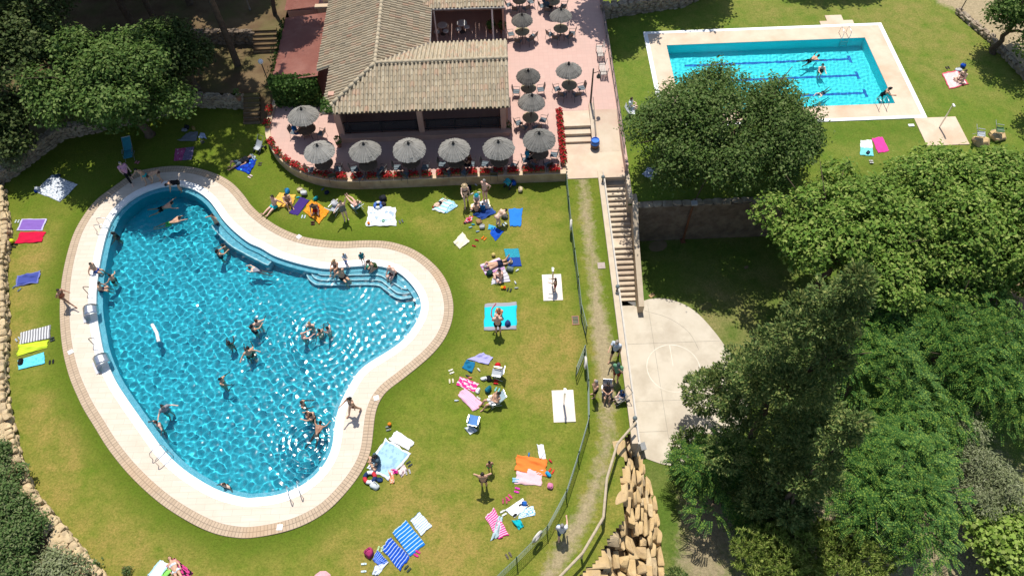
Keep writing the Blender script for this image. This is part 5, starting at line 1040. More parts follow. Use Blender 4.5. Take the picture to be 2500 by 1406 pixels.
def crown_leaf(blobs,n,size,rng,style='leaf',per=9,tw=.22,asp=.62):
    if style=='leaf':
        T,D=shell_points(blobs,max(4,n//per),rng); k=np.repeat(np.arange(len(T)),per); Pc=T[k]+rng.normal(size=(len(k),3))*tw; 
        Nn=unit(D[k]*.4+rng.normal(size=(len(k),3))*.42+np.array((0,.12,.7))); return quads(Pc,Nn,size*rng.uniform(.6,1.35,len(k)),asp,rng)
    if style=='frond':
        T,D=shell_points(blobs,max(4,n//22),rng,.6); out=[]
        az=rng.uniform(0,2*PI,len(T)); dirs=unit(D*np.array((1,1,.25))*1.0+np.stack([np.cos(az),np.sin(az),np.zeros(len(T))],1)*.7+np.array((0,0,.12))); L=size*10*rng.uniform(.6,1.25,len(T)); side=unit(np.cross(dirs,np.array((0,0,1.))))
        for j in range(11):
            t=(j+1)/11.; base=T+dirs*(L*t)[:,None]-np.array((0,0,1.))*(L*.55*t*t)[:,None]
            for s in (-1,1):
                Pc=base+side*(s*size*1.0*(1-.35*t)); Nn=unit(np.array((0,0,1.))+rng.normal(size=Pc.shape)*.28+dirs*.25*t); N=len(Pc)
                U=side*(size*.95*(1-.35*t)); Wv=dirs*(size*.42); out.append(np.stack([Pc+U*s+Nn*0,Pc+Wv,Pc-U*s,Pc-Wv-np.array((0,0,1.))*size*.1],1).reshape(-1,3))
        return np.concatenate(out)
    if style=='needle':
        T,D=shell_points(blobs,max(4,n//16),rng,.8); k=np.repeat(np.arange(len(T)),16); d=unit(D[k]*.55+rng.normal(size=(len(k),3))*.55+np.array((0,0,.45))); N=len(k)
        side=unit(np.cross(d,rng.normal(size=(N,3)))); L=size*rng.uniform(.7,1.3,N)[:,None]; c=T[k]
        return np.stack([c+side*size*.10,c+d*L*.6+side*size*.12,c+d*L,c-side*size*.10],1).reshape(-1,3)
    if style=='spray':
        T,D=shell_points(blobs,max(4,n//12),rng,.7,-.9); k=np.repeat(np.arange(len(T)),12); d=unit(D[k]*.9+rng.normal(size=(len(k),3))*.4+np.array((0,0,.35))); N=len(k)
        side=unit(np.cross(d,np.array((0,.15,1.))+rng.normal(size=(N,3))*.45)); L=size*rng.uniform(.7,1.5,N)[:,None]; c=T[k]+rng.normal(size=(N,3))*size*.5
        return np.stack([c,c+d*L*.5+side*L*.22,c+d*L,c+d*L*.5-side*L*.22],1).reshape(-1,3)
def auto_blobs(c,r,n,rb,rng,flat=.75,inner=.55):
    """sub-crowns scattered over an ellipsoid"""
    out=[]
    for i in range(n):
        d=unit(rng.normal(size=(1,3)))[0]; 
        if d[2]<-.35: d[2]*=-.6
        u=rng.uniform(inner,.86); q=np.array(c)+d*np.array(r)*u; s=rb*rng.uniform(.65,1.3); out.append((*q,s,s,s*flat))
    return out
def tree(name,label,cat,base,blobs,nleaf,size,mat,style='leaf',trunk=.2,bark=None,group=None,seed=1,limbs=7,per=9,tw=.22,asp=.62,fork=.45,extra=None):
    rng=np.random.default_rng(seed); t=thing(name,label,cat,base,0,group); b=np.array(base,float)
    B=np.array([x[:3] for x in blobs]); top=B.mean(0); top[2]=b[2]+(B[:,2].max()-b[2])*fork; top[:2]=b[:2]*.6+top[:2]*.4
    mb=MB(); n=6; pts=[b+(top-b)*i/n+np.array((*rng.normal(size=2)*trunk*.35*(0<i<n),0)) for i in range(n+1)]; mb.tube([tuple(p-b) for p in [b-np.array((0,0,.15))]+pts],[trunk*1.35]+[trunk*(1-.45*i/n) for i in range(n+1)],10)
    mb.build('trunk',bark or BARK,t,world=False,smooth=True)
    mb=MB(); idx=rng.permutation(len(B))[:limbs]
    for i in idx:
        e=B[i]; m=top+(e-top)*.5+np.array((0,0,.12*np.linalg.norm(e-top)))+rng.normal(size=3)*.15; mb.tube([tuple(q-b) for q in (top-np.array((0,0,.3)),top+(m-top)*.5,m,e)],[trunk*.5,trunk*.4,trunk*.27,trunk*.1],7)
        for _ in range(3):
            e2=e+rng.normal(size=3)*blobs[i][3]*.6; mb.tube([tuple(q-b) for q in (m,(m+e2)/2+rng.normal(size=3)*.1,e2)],[trunk*.2,trunk*.13,trunk*.05],5)
    mb.build('limbs',bark or BARK,t,world=False,smooth=True)
    V=crown_leaf(blobs,nleaf,size,rng,style,per,tw,asp)-b; F=np.arange(len(V)).reshape(-1,4); fastmesh('crown',V,F,mat,t)
    if extra: extra(t,rng)
    return t
def cpt(px,py,z): return P(px,py,z)
rg=np.random.default_rng(4)
# big round holm oak
c=cpt(1760,325,3.2); bl=auto_blobs(c,(5.75,4.3,2.6),74,1.12,rg,.85,.74)+[(c[0],c[1],c[2],4.0,3.0,1.6)]
OAKB=[b for b in bl]; tree('holm_oak','large round dark green oak between the terrace and the rectangular pool','tree',(c[0],c[1]+.3,0),bl,82000,.085,LF_OAK,'leaf',.34,seed=2,limbs=12,per=12,tw=.20,fork=.35)
# bright tree at the upper left
c=cpt(285,205,4.4); bl=auto_blobs(c,(5.6,4.8,3.2),27,.92,rg,.55,.72)+[(c[0],c[1],c[2]-.8,3.0,2.6,1.1)]
tree('broadleaf_tree','sunlit spreading broadleaf tree at the upper left of the curved pool','tree',(c[0]+.3,c[1]-.2,.48),bl,42000,.115,LF_LEFT,'leaf',.28,seed=3,limbs=12,per=11,tw=.24)
# plane trees on the lower lawn
PL='plane trees on the lower lawn'
c=cpt(2075,560,2.4); bl=auto_blobs(c,(4.9,4.6,2.6),36,1.25,rg,.62,.45); tree('plane_tree','sunlit plane tree nearest the dark retaining wall','tree',(c[0]-.6,c[1]-.6,LOW),bl,58117,.108,LF_PLANE,'leaf',.26,seed=5,limbs=14,per=11,tw=.17,group=PL)
c=cpt(2390,520,2.6); bl=auto_blobs(c,(5.2,4.2,2.5),38,1.3,rg,.62,.45); tree('plane_tree','plane tree whose crown reaches up to the sandstone blocks','tree',(c[0]+.2,c[1]-.4,LOW),bl,60054,.108,LF_PLANE,'leaf',.27,seed=6,limbs=14,per=11,tw=.17,group=PL)
c=cpt(2360,640,1.2); bl=auto_blobs(c,(4.2,3.0,2.0),20,1.1,rg,.6,.4); tree('plane_tree','plane tree with a leaning bare trunk showing through its gaps','tree',(c[0]-2.6,c[1]-1.9,LOW),bl,18403,.108,LF_PLANE,'leaf',.24,seed=7,limbs=12,per=11,tw=.17,group=PL,fork=.75)
c=cpt(2540,600,2.2); bl=auto_blobs(c,(3.4,3.9,2.5),22,1.25,rg,.62,.45); tree('plane_tree','plane tree cut by the right edge of the view','tree',(c[0]+.5,c[1],LOW),bl,32932,.108,LF_PLANE,'leaf',.26,seed=8,limbs=10,per=11,tw=.17,group=PL)
# conifers
def cone(base,top,r,n,rb,rng,p=.8):
    b,t=np.array(base,float),np.array(top,float); out=[]
    for i in range(n):
        f=rng.random()**.8; a=rng.uniform(0,2*PI); rr=r*(1-f)**p*rng.uniform(.55,1.0); c_=b+(t-b)*f+np.array((math.cos(a)*rr,math.sin(a)*rr,0)); s=rb*(.45+.75*(1-f))*rng.uniform(.7,1.25); out.append((*c_,s,s,s*1.05))
    return out
b0=cpt(1830,1130,LOW); h=5.6
def tipz(b,px,py):
    return min(np.linspace(-2,14,400),key=lambda z:abs(proj((b[0],b[1],z))[1]-py))
def proj(w): c_=AX.T@(np.array(w,float)-np.array((0,0,CAMH))); return PCX+FOC*c_[0]/-c_[2],PCY-FOC*c_[1]/-c_[2]
b0=cpt(1795,1120,LOW); z1=tipz(b0,2065,690)
bl=cone(b0+np.array((0,0,.9)),(b0[0]+.3,b0[1]+.3,z1),3.5,84,.85,rg,.62); tree('cypress','broad dark cypress leaning over the edge of the concrete court','tree',tuple(b0),bl,90000,.15,LF_CYP,'spray',.26,seed=9,limbs=4,fork=.5)
b1=cpt(1850,1290,LOW); z2=tipz(b1,2065,1025)
bl=cone(b1+np.array((0,0,.8)),(b1[0]+.2,b1[1]+.1,z2),1.5,40,.55,rg,.7); tree('cypress','slim pointed cypress in front of the broad one','tree',tuple(b1),bl,26000,.15,LF_CYP,'spray',.16,seed=10,limbs=3,fork=.5)
b2=cpt(1640,1440,LOW); bl=cone(b2+np.array((0,0,.2)),(b2[0]+.1,b2[1],LOW+2.6),.6,22,.36,rg,.6); tree('cypress','small dark cypress at the foot of the rockery','tree',tuple(b2),bl,9000,.12,LF_CYP,'spray',.1,seed=11,limbs=4,fork=.7)
# locust trees
LC='feathery locust trees at the lower right'
def loc(label,px,py,z,r,n,nl,seed,rb=1.0,flat=.55,sz=.066,dx=0,dy=0):
    c=cpt(px,py,z); bl=auto_blobs(c,r,n,rb,rg,flat,.35); tree('locust_tree',label,'tree',(c[0]+dx,c[1]+dy,LOW),bl,int(nl*1.6),sz,LF_LOC,'frond',.2,seed=seed,limbs=10,group=LC)
loc('feathery locust branch tree overhanging the edge of the court',1735,1150,-1.2,(2.0,2.3,1.2),15,13000,12,.75,.5,.062,1.0,-.4)
loc('feathery locust just right of the broad cypress',2130,870,.6,(3.1,3.0,2.0),24,28000,13)
loc('feathery locust below the plane tree cut by the right edge',2360,800,1.0,(3.3,2.9,2.0),24,28000,14)
loc('feathery locust at the right edge below the others',2460,930,.4,(3.0,2.8,2.0),22,25000,15)
loc('dark feathery locust filling the gap beside the grey green shrub',2260,1010,-.4,(3.0,2.4,1.8),18,20000,16)
loc('large feathery locust right of the slim cypress',2180,1210,.6,(3.6,3.3,2.2),34,42000,17,1.05)
loc('small feathery locust behind the yellow green pine',1880,1290,-1.4,(1.6,1.2,1.0),10,9000,18,.7)
c=cpt(1975,1385,-.5); bl=auto_blobs(c,(5.0,2.2,1.8),38,.95,rg,.75,.45); tree('pine','yellow green pine with tufted needles at the bottom edge','tree',(c[0],c[1],LOW),bl,60000,.20,LF_PINE,'needle',.22,seed=20,limbs=10)
for i,(px,py,z,r,n,nl,lab) in enumerate(((2400,1175,-.9,(1.6,1.6,1.2),14,12000,'grey green olive beside the large locust'),(2370,1095,-.6,(1.2,1.1,.9),9,8000,'smaller grey green olive tucked above the other'),(2150,760,.9,(.9,.8,1.0),7,6000,'small silvery olive top poking out of the locusts'))):
    c=cpt(px,py,z); bl=auto_blobs(c,r,n,.55,rg,.8,.4); tree('olive_tree',lab,'tree',(c[0],c[1],LOW),bl,nl,.075,LF_OLIVE,'leaf',.13,BARKL,'grey green olives among the locusts',30+i,8,7,.16,.3)
c=cpt(2450,1300,-1.9); bl=auto_blobs(c,(2.4,3.0,1.1),24,.62,rg,.5,.4); tree('fig_tree','pale lime green tree with bare grey branches at the lower right','tree',(c[0]+.6,c[1]-.3,LOW),bl,9500,.115,LF_FIG,'leaf',.14,BARKL,None,40,16,8,.26,.75)
c=cpt(2480,1430,-2.6); bl=auto_blobs(c,(1.5,1.5,.8),12,.5,rg,.5,.4); tree('fig_tree','pale lime green sapling in the lower right corner','tree',(c[0],c[1],LOW),bl,4200,.11,LF_FIG,'leaf',.08,BARKL,None,41,8,8,.22,.75)
# shrubs along the left wall
for i,(px,py,z,r,n,nl,lab,mt) in enumerate(((5,1240,.9,(1.4,2.6,1.0),22,17000,'dark green bush against the outside of the lower left wall',LF_BUSH),(40,1340,.9,(1.25,1.6,.8),14,11000,'second green bush lower along the left wall',LF_BUSH),(130,1400,.6,(1.2,1.1,.6),12,6000,'dry greyish scrub in the lower left corner',LF_OLIVE),(-10,1115,.7,(.7,.8,.6),7,5000,'small green bush at the left edge',LF_BUSH),(225,1400,.25,(.4,.4,.35),5,1500,'tiny green shrub on the lawn side of the left wall',LF_BUSH),(310,1392,.12,(.14,.14,.14),3,250,'little weed tuft on the lawn near the bottom edge',LF_BUSH),(25,385,1.0,(.9,1.0,.4),8,3000,'dry grassy scrub behind the upper left stone wall',LF_OLIVE))):
    c=cpt(px,py,z); bl=auto_blobs(c,r,n,.5 if i not in (4,5) else .15,rg,.8,.4); tree('shrub',lab,'shrub',(c[0],c[1],.48 if i not in (4,5) else 0.),bl,nl,.07 if i not in (5,) else .04,mt,'leaf',.05 if i<4 else .02,BARK,None,50+i,6,8,.14 if i!=5 else .04,.5)
# woodland trees, upper left
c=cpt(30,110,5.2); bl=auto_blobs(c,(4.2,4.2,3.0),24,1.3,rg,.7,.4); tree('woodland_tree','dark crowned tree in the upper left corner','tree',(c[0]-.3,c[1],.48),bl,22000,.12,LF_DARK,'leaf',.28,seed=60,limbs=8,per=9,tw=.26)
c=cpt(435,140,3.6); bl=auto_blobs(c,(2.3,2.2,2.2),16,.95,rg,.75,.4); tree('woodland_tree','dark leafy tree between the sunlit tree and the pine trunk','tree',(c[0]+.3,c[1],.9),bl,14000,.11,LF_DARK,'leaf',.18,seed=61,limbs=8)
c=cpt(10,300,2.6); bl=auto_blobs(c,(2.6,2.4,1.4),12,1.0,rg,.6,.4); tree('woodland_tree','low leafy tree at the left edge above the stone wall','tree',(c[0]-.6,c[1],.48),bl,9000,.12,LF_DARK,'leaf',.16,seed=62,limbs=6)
def tallpine(label,base,h,r,seed,nl=16000,trunk=.24,lean=(0,0)):
    rng=np.random.default_rng(seed); c=np.array((base[0]+lean[0],base[1]+lean[1],base[2]+h)); bl=auto_blobs(c,(r,r,1.7),18,1.25,rng,.6,.35)
    tree('tall_pine',label,'tree',base,bl,nl,.42,LF_PINE if 0 else LF_DARK,'needle',trunk,seed=seed,limbs=9,fork=.9,group='tall pines of the woodland')
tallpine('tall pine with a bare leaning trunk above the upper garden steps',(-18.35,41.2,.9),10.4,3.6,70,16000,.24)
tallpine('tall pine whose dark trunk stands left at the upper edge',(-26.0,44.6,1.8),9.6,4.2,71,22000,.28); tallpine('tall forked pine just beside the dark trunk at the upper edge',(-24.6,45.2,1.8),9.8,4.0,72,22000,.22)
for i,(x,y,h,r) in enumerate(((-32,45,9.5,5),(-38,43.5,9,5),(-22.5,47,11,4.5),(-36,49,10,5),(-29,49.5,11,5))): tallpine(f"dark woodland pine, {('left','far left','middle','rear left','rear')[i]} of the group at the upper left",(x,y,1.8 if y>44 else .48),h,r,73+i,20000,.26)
for i,(x,y,r) in enumerate(((-20.5,51.5,3.6),(-26,51,4.2),(-31.5,52,4.4),(-37,53,4.6),(-23,55,4.4),(-29,56,4.6))):  # unseen oaks added past the upper edge to thicken the woodland shade
    tree('added_shade_oak',f"dense evergreen oak beyond the upper edge, {words[i]} from the annex in a staggered row",'tree',(x,y,1.8 if y<56 and x>-40 else 0),auto_blobs((x,y-.4,9.6),(r,r*.8,2.2),22,1.2,rg),15000,.19,LF_DARK,'leaf',.25,seed=110+i,group='evergreen oaks beyond the upper edge')
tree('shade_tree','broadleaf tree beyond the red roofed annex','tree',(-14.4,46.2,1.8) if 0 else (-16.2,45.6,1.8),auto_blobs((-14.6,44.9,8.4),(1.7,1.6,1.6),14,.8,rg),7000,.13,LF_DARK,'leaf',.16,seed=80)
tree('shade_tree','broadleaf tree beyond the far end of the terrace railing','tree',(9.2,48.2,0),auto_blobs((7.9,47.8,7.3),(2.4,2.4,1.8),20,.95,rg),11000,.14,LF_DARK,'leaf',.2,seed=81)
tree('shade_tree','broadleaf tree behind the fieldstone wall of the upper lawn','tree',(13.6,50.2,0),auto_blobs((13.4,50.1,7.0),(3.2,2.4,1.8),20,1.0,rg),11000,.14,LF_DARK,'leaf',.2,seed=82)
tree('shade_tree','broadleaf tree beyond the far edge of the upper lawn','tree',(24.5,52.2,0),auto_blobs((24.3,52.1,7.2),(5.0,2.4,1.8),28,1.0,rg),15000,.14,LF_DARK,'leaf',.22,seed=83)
c=cpt(2505,45,3.0); bl=auto_blobs(c,(2.2,2.6,2.2),16,.95,rg,.75,.4); tree('roadside_tree','leafy tree shading the kerb in the upper right corner','tree',(c[0]-.5,c[1]+.3,0),bl,14000,.10,LF_LEFT,'leaf',.22,seed=84)
c=cpt(2620,210,3.0); bl=auto_blobs(c,(2.2,2.4,2.0),14,.95,rg,.75,.4); tree('roadside_tree','leafy tree at the right edge below the upper right corner','tree',(c[0],c[1]+.3,0),bl,11000,.10,LF_LEFT,'leaf',.2,seed=85)
# ivy on the annex walls
IVY=leaf_mat('ivy_leaf',(.035,.085,.015),(.065,.13,.022),(.11,.18,.04)); rng=np.random.default_rng(90); n=9000; k=rng.random(n)
X=rng.uniform(-15.1,-12.05,n); Z=rng.uniform(.7,2.72,n); Y=37.5-rng.gamma(1.6,.11,n); A=np.stack([X,Y,Z],1); m=k>.70
A[m]=np.stack([-14.95-rng.gamma(1.5,.09,m.sum()),rng.uniform(37.4,43.8,m.sum()),rng.uniform(.9,2.62,m.sum())],1); q=(k>.62)&(k<=.70); A[q]=np.stack([rng.uniform(-15.15,-12.0,q.sum()),37.55+rng.gamma(1.2,.07,q.sum()),2.62+.1*(rng.random(q.sum()))+.1*(A[q][:,0]+15)/3],1)
Nn=unit(np.where(m[:,None],np.array((-.9,-.1,.5)),np.array((0,-.8,.6)))+rng.normal(size=A.shape)*.45); V=quads(A,Nn,.085*rng.uniform(.6,1.3,n),.8,rng)-np.array((-13.5,37.3,TER)); tag(fastmesh('ivy',V,np.arange(len(V)).reshape(-1,4),IVY,None,(-13.5,37.3,TER)),'dense green ivy covering the wall under the red roof','ivy')
n=700; A=np.stack([rng.uniform(-10.9,-9.9,n),rng.uniform(32.6,33.5,n),np.zeros(n)],1); A[:,2]=4.15+.2*(A[:,1]-32.7)+rng.gamma(1.2,.06,n); A=A[(A[:,0]+10.9)+(A[:,1]-32.6)*.4<.75]; V=quads(A,unit(np.array((0,-.3,1))+rng.normal(size=A.shape)*.5),.06*rng.uniform(.6,1.3,len(A)),.8,rng)-np.array((-10.8,32.7,4.0)); tag(fastmesh('creeper',V,np.arange(len(V)).reshape(-1,4),IVY,None,(-10.8,32.7,4.0)),'small green creeper on the lower left corner of the tiled roof','creeper')
# slim pale pole at the upper edge
q=(-18.0,46.0); mb=MB(); mb.tube([(*q,1.8),(q[0],q[1],4.6)],[.05,.04],7); mb.tube([(*q,1.8),(*q,1.95)],.08,8); tag(mb.build('pale_pole',BARKL,None,(*q,1.8)),'slim pale pole at the upper edge beside the pine','pole')
# ================================================================ PEOPLE
HSC=.98
def pose_stand(al=(0,0),ar=(0,0),st=0.,lean=0.,twist=0.):
    """al/ar: (elbow, wrist) offsets from the shoulder, or presets; st: stride"""
    J=dict(pel=(0,0,.93),che=(0,lean*.35,1.27),nec=(0,lean*.55,1.46),hea=(0,lean*.68+.015,1.60))
    for s,k in ((-1,'L'),(1,'R')):
        J['sh'+k]=(s*.18,lean*.5,1.40); J['hi'+k]=(s*.09,0,.90); d=st*s
        J['kn'+k]=(s*.10,d*.22+.02,.49); J['an'+k]=(s*.10,d*.42,.085+abs(d)*.03); J['to'+k]=(s*.12,d*.42+.16,.03)
    def arm(k,s,a):
        S_=np.array(J['sh'+k])
        p={0:((s*.06,-.02,-.27),(s*.08,.05,-.51)),'hip':((s*.22,-.08,-.20),(s*.06,.06,-.38)),'head':((s*.20,.06,.14),(-s*.06,-.05,.22)),'fwd':((s*.05,.22,-.14),(s*.02,.46,-.10)),'out':((s*.20,.06,-.13),(s*.33,.18,-.17)),
           'up':((s*.12,.05,.26),(s*.14,.12,.5)),'fold':((s*.08,.06,-.24),(-s*.10,.22,-.20)),'face':((s*.10,.16,-.18),(-s*.05,.20,.06)),'back':((s*.10,-.16,-.22),(s*.02,-.16,-.42)),'down':((s*.03,.12,-.25),(s*.0,.20,-.50))}[a]
        J['el'+k]=tuple(S_+p[0]); J['wr'+k]=tuple(S_+p[1])
    arm('L',-1,al if al!=(0,0) else 0); arm('R',1,ar if ar!=(0,0) else 0); J['f']=(0,1,-.12); return J
def pose_bend(a1='down',a2='down'):
    J=dict(pel=(0,-.08,.90),che=(0,.26,1.03),nec=(0,.45,1.05),hea=(0,.58,1.0),f=(0,.5,-.85))
    for s,k in ((-1,'L'),(1,'R')):
        J['sh'+k]=(s*.17,.40,1.02); J['el'+k]=(s*.20,.46,.76); J['wr'+k]=(s*.14,.56,.54); J['hi'+k]=(s*.09,-.08,.87); J['kn'+k]=(s*.11,.04,.48); J['an'+k]=(s*.11,-.05,.085); J['to'+k]=(s*.13,.11,.03)
    return J
def pose_sit(kind='long',arms='lap',lean=0.):
    """on the ground, seat at z 0"""
    J=dict(pel=(0,0,.12),che=(0,-.06+lean*.35,.46),nec=(0,-.05+lean*.5,.65),hea=(0,.0+lean*.62,.79),f=(0,1,-.35))
    for s,k in ((-1,'L'),(1,'R')):
        J['sh'+k]=(s*.18,-.05+lean*.45,.59); J['hi'+k]=(s*.09,.03,.11)
        if kind=='long': J['kn'+k]=(s*.12,.45,.14); J['an'+k]=(s*.14,.86,.07); J['to'+k]=(s*.17,.92,.21)
        elif kind=='knees': J['kn'+k]=(s*.13,.36,.44); J['an'+k]=(s*.14,.50,.07); J['to'+k]=(s*.15,.66,.03)
        elif kind=='cross': J['kn'+k]=(s*.36,.28,.14); J['an'+k]=(-s*.10,.36,.07); J['to'+k]=(-s*.22,.40,.05)
        elif kind=='edge': J['kn'+k]=(s*.11,.42,.10); J['an'+k]=(s*.12,.50,-.34); J['to'+k]=(s*.13,.64,-.42)
        elif kind=='kneel': J['pel']=(0,-.02,.26); J['hi'+k]=(s*.09,0,.24); J['kn'+k]=(s*.14,.36,.06); J['an'+k]=(s*.12,-.04,.05); J['to'+k]=(s*.12,-.18,.04)
        S_=np.array(J['sh'+k])
        if arms=='lap': e,w=(s*.07,.12,-.24),(-s*.06,.34,-.24)
        elif arms=='back': e,w=(s*.10,-.16,-.24),(s*.14,-.28,-.52)
        elif arms=='knee': e,w=(s*.04,.18,-.16),(-s*.03,.40,-.18)
        elif arms=='read': e,w=(s*.08,.14,-.22),(-s*.08,.30,.0)
        else: e,w=(s*.06,.10,-.26),(s*.04,.26,-.44)
        J['el'+k]=tuple(S_+e); J['wr'+k]=tuple(S_+w)
    if kind=='kneel':
        for q in ('che','nec','hea','shL','shR','elL','elR','wrL','wrR'): J[q]=(J[q][0],J[q][1]+.12,J[q][2]+.10)
    return J
def pose_chair(z=.40,rec=0.,legs='down'):
    J=dict(pel=(0,0,z+.10),che=(0,-.05-rec*.3,z+.44-rec*.1),nec=(0,-.06-rec*.45,z+.63-rec*.14),hea=(0,-.02-rec*.5,z+.77-rec*.14),f=(0,1,-.2))
    for s,k in ((-1,'L'),(1,'R')):
        J['sh'+k]=(s*.18,-.05-rec*.42,z+.56-rec*.13); J['hi'+k]=(s*.09,.04,z+.08); S_=np.array(J['sh'+k])
        if legs=='down': J['kn'+k]=(s*.12,.44,z+.10); J['an'+k]=(s*.12,.46,.085); J['to'+k]=(s*.13,.62,.03)
        elif legs=='up': J['kn'+k]=(s*.12,.44,z+.22); J['an'+k]=(s*.06,.84,z+.2); J['to'+k]=(s*.06,.90,z+.34)
        else: J['kn'+k]=(s*.14,.42,z+.20); J['an'+k]=(s*.14,.64,.085); J['to'+k]=(s*.16,.80,.03)
        J['el'+k]=tuple(S_+np.array((s*.08,.14,-.22))); J['wr'+k]=tuple(S_+np.array((-s*.07,.33,-.14)))
    return J
def pose_lie(face='up',bent=0):
    zz=.11; J=dict(pel=(0,0,zz),che=(0,-.36,zz+.02),nec=(0,-.56,zz+.03),hea=(0,-.71,zz+.03),f=(0,.1,1) if face=='up' else (.5,-.3,-.6))
    for s,k in ((-1,'L'),(1,'R')):
        J['sh'+k]=(s*.18,-.48,zz); J['hi'+k]=(s*.09,.04,zz)
        if face=='up': J['el'+k]=(s*.26,-.25,.06); J['wr'+k]=(s*.24,-.02,.06); J['kn'+k]=(s*.11,.44,.12+(.28 if bent and s>0 else 0)); J['an'+k]=(s*.13,.86 if not(bent and s>0) else .62,.06); J['to'+k]=(s*.17,.92 if not(bent and s>0) else .78,.19 if not(bent and s>0) else .03)
        else: J['el'+k]=(s*.36,-.58,.06); J['wr'+k]=(s*.16,-.76,.06); J['kn'+k]=(s*.12,.44,.07); J['an'+k]=(s*.12+(.10 if bent else 0)*s,.86 if not bent else .70,.07 if not bent else .32); J['to'+k]=(s*.13,1.0 if not bent else .70,.04 if not bent else .48)
    return J
def pose_swim(kind='breast'):
    J=dict(pel=(0,-.25,-.16),che=(0,.10,-.06),nec=(0,.29,.0),hea=(0,.40,.09),f=(0,1,-.1))
    for s,k in ((-1,'L'),(1,'R')):
        J['sh'+k]=(s*.18,.23,-.03); J['hi'+k]=(s*.09,-.30,-.17); 
        if kind=='breast': J['el'+k]=(s*.34,.36,-.06); J['wr'+k]=(s*.44,.60,-.03); J['kn'+k]=(s*.20,-.66,-.26); J['an'+k]=(s*.26,-.98,-.20); J['to'+k]=(s*.30,-1.12,-.22)
        else: J['el'+k]=(s*.24,.36+.1*s,.02+.05*s); J['wr'+k]=(s*.2,.62+.12*s,-.02); J['kn'+k]=(s*.11,-.70,-.24-.06*s); J['an'+k]=(s*.11,-1.08,-.22+.06*s); J['to'+k]=(s*.11,-1.24,-.2+.06*s)
    return J
BONES=[('pel','che',.125,.125),('che','nec',.115,.07),('hiL','hiR',.105,.105),('shL','shR',.072,.072),('nec','hea',.055,.06),('hiL','knL',.088,.058),('hiR','knR',.088,.058),('knL','anL',.060,.038),('knR','anR',.060,.038),('anL','toL',.042,.034),('anR','toR',.042,.034),('shL','elL',.056,.042),('shR','elR',.056,.042),('elL','wrL',.044,.030),('elR','wrR',.044,.030)]
PC={}
def body(J,key,girth=1.):
    """one continuous skin: overlapping tapered limbs fused by a voxel remesh; returns verts, faces, region of every vertex"""
    if key in PC: return PC[key]
    A={k:np.array(v,float) for k,v in J.items()}; mb=MB(); caps=[]
    for a,b,ra,rb in BONES:
        g=girth if a in('pel','che','hiL') else 1+(girth-1)*.5; p,q=A[a],A[b]; n=7; d=q-p
        if a=='pel': ws=[(p+d*t,(ra*(1.06-.22*math.sin(PI*t)))*g) for t in np.linspace(0,1,n)]
        else: ws=[(p+d*t,(ra+(rb-ra)*t)*g) for t in np.linspace(0,1,n)]
        mb.tube([tuple(w[0]) for w in ws],[w[1] for w in ws],12); mb.ball(p,ra*g,10,7); mb.ball(q,rb*g,10,7); caps.append((a+b,p,q,ra*g,rb*g))
    up=A['hea']-A['nec']; up/=np.linalg.norm(up); f=A['f']-up*(A['f']@up); f/=np.linalg.norm(f); hc=A['hea']+up*.02; sd=np.cross(f,up)
    Rm=Matrix((tuple(sd),tuple(f),tuple(up))).transposed(); mb.ball(hc,(.076,.094,.112),14,10,0,Rm); mb.ball(hc+f*.03-up*.07,(.052,.058,.05),10,7,0,Rm); mb.ball(hc+f*.097-up*.015,(.013,.02,.02),8,5,0,Rm)
    for s in(-1,1): mb.ball(hc+sd*s*.077-up*.01,(.014,.02,.03),8,5,0,Rm)
    caps.append(('head',hc-up*.02,hc+up*.03,.095,.095))
    # shoulder blades / chest width and the palms
    for k,s in (('L',-1),('R',1)):
        mb.tube([tuple(A['sh'+k]),tuple((A['pel']+A['hi'+k])/2+(A['che']-A['pel'])*.25)],[.07,.09*girth],10); h=A['wr'+k]-A['el'+k]; h/=np.linalg.norm(h); mb.tube([tuple(A['wr'+k]),tuple(A['wr'+k]+h*.05),tuple(A['wr'+k]+h*.085)],[.026,.034,.026],8)
    me=bpy.data.meshes.new('tmp'); me.from_pydata(mb.v,[],mb.f); o=bpy.data.objects.new('tmp',me); COL.objects.link(o)
    r=o.modifiers.new('r','REMESH'); r.mode='VOXEL'; r.voxel_size=.021; s_=o.modifiers.new('s','SMOOTH'); s_.factor=.5; s_.iterations=3
    e=o.evaluated_get(bpy.context.evaluated_depsgraph_get()); m2=e.to_mesh(); V=np.array([v.co[:] for v in m2.vertices]); F=[tuple(p.vertices) for p in m2.polygons]; e.to_mesh_clear(); bpy.data.objects.remove(o); bpy.data.meshes.remove(me)
    best=np.full(len(V),1e9); reg=np.zeros(len(V),int); tt=np.zeros(len(V))
    for i,(nm,p,q,ra,rb) in enumerate(caps):
        d=q-p; t=np.clip(((V-p)@d)/(d@d+1e-9),0,1); D=np.linalg.norm(V-p-t[:,None]*d,axis=1)-(ra+(rb-ra)*t); m=D<best; best[m]=D[m]; reg[m]=i; tt[m]=t[m]
    # fingers and eyes, rooted in the palm and the face
    ex=MB()
    for k,s in (('L',-1),('R',1)):
        h=A['wr'+k]-A['el'+k]; h/=np.linalg.norm(h); side=np.cross(h,np.array((0,0,1.))); side=side/np.linalg.norm(side) if np.linalg.norm(side)>.2 else np.array((1.,0,0)); dn=np.cross(side,h)
        for j,(o_,L) in enumerate(((-.024,.058),(-.008,.070),(.008,.066),(.023,.050))):
            b0=A['wr'+k]+h*.075+side*o_; ex.tube([tuple(b0),tuple(b0+h*L*.55-dn*.008),tuple(b0+h*L-dn*.028)],[.0095,.0085,.0065],6)
        b0=A['wr'+k]+h*.03-side*s*.028; ex.tube([tuple(b0),tuple(b0-side*s*.022+h*.028),tuple(b0-side*s*.026+h*.055)],[.011,.0095,.007],6)
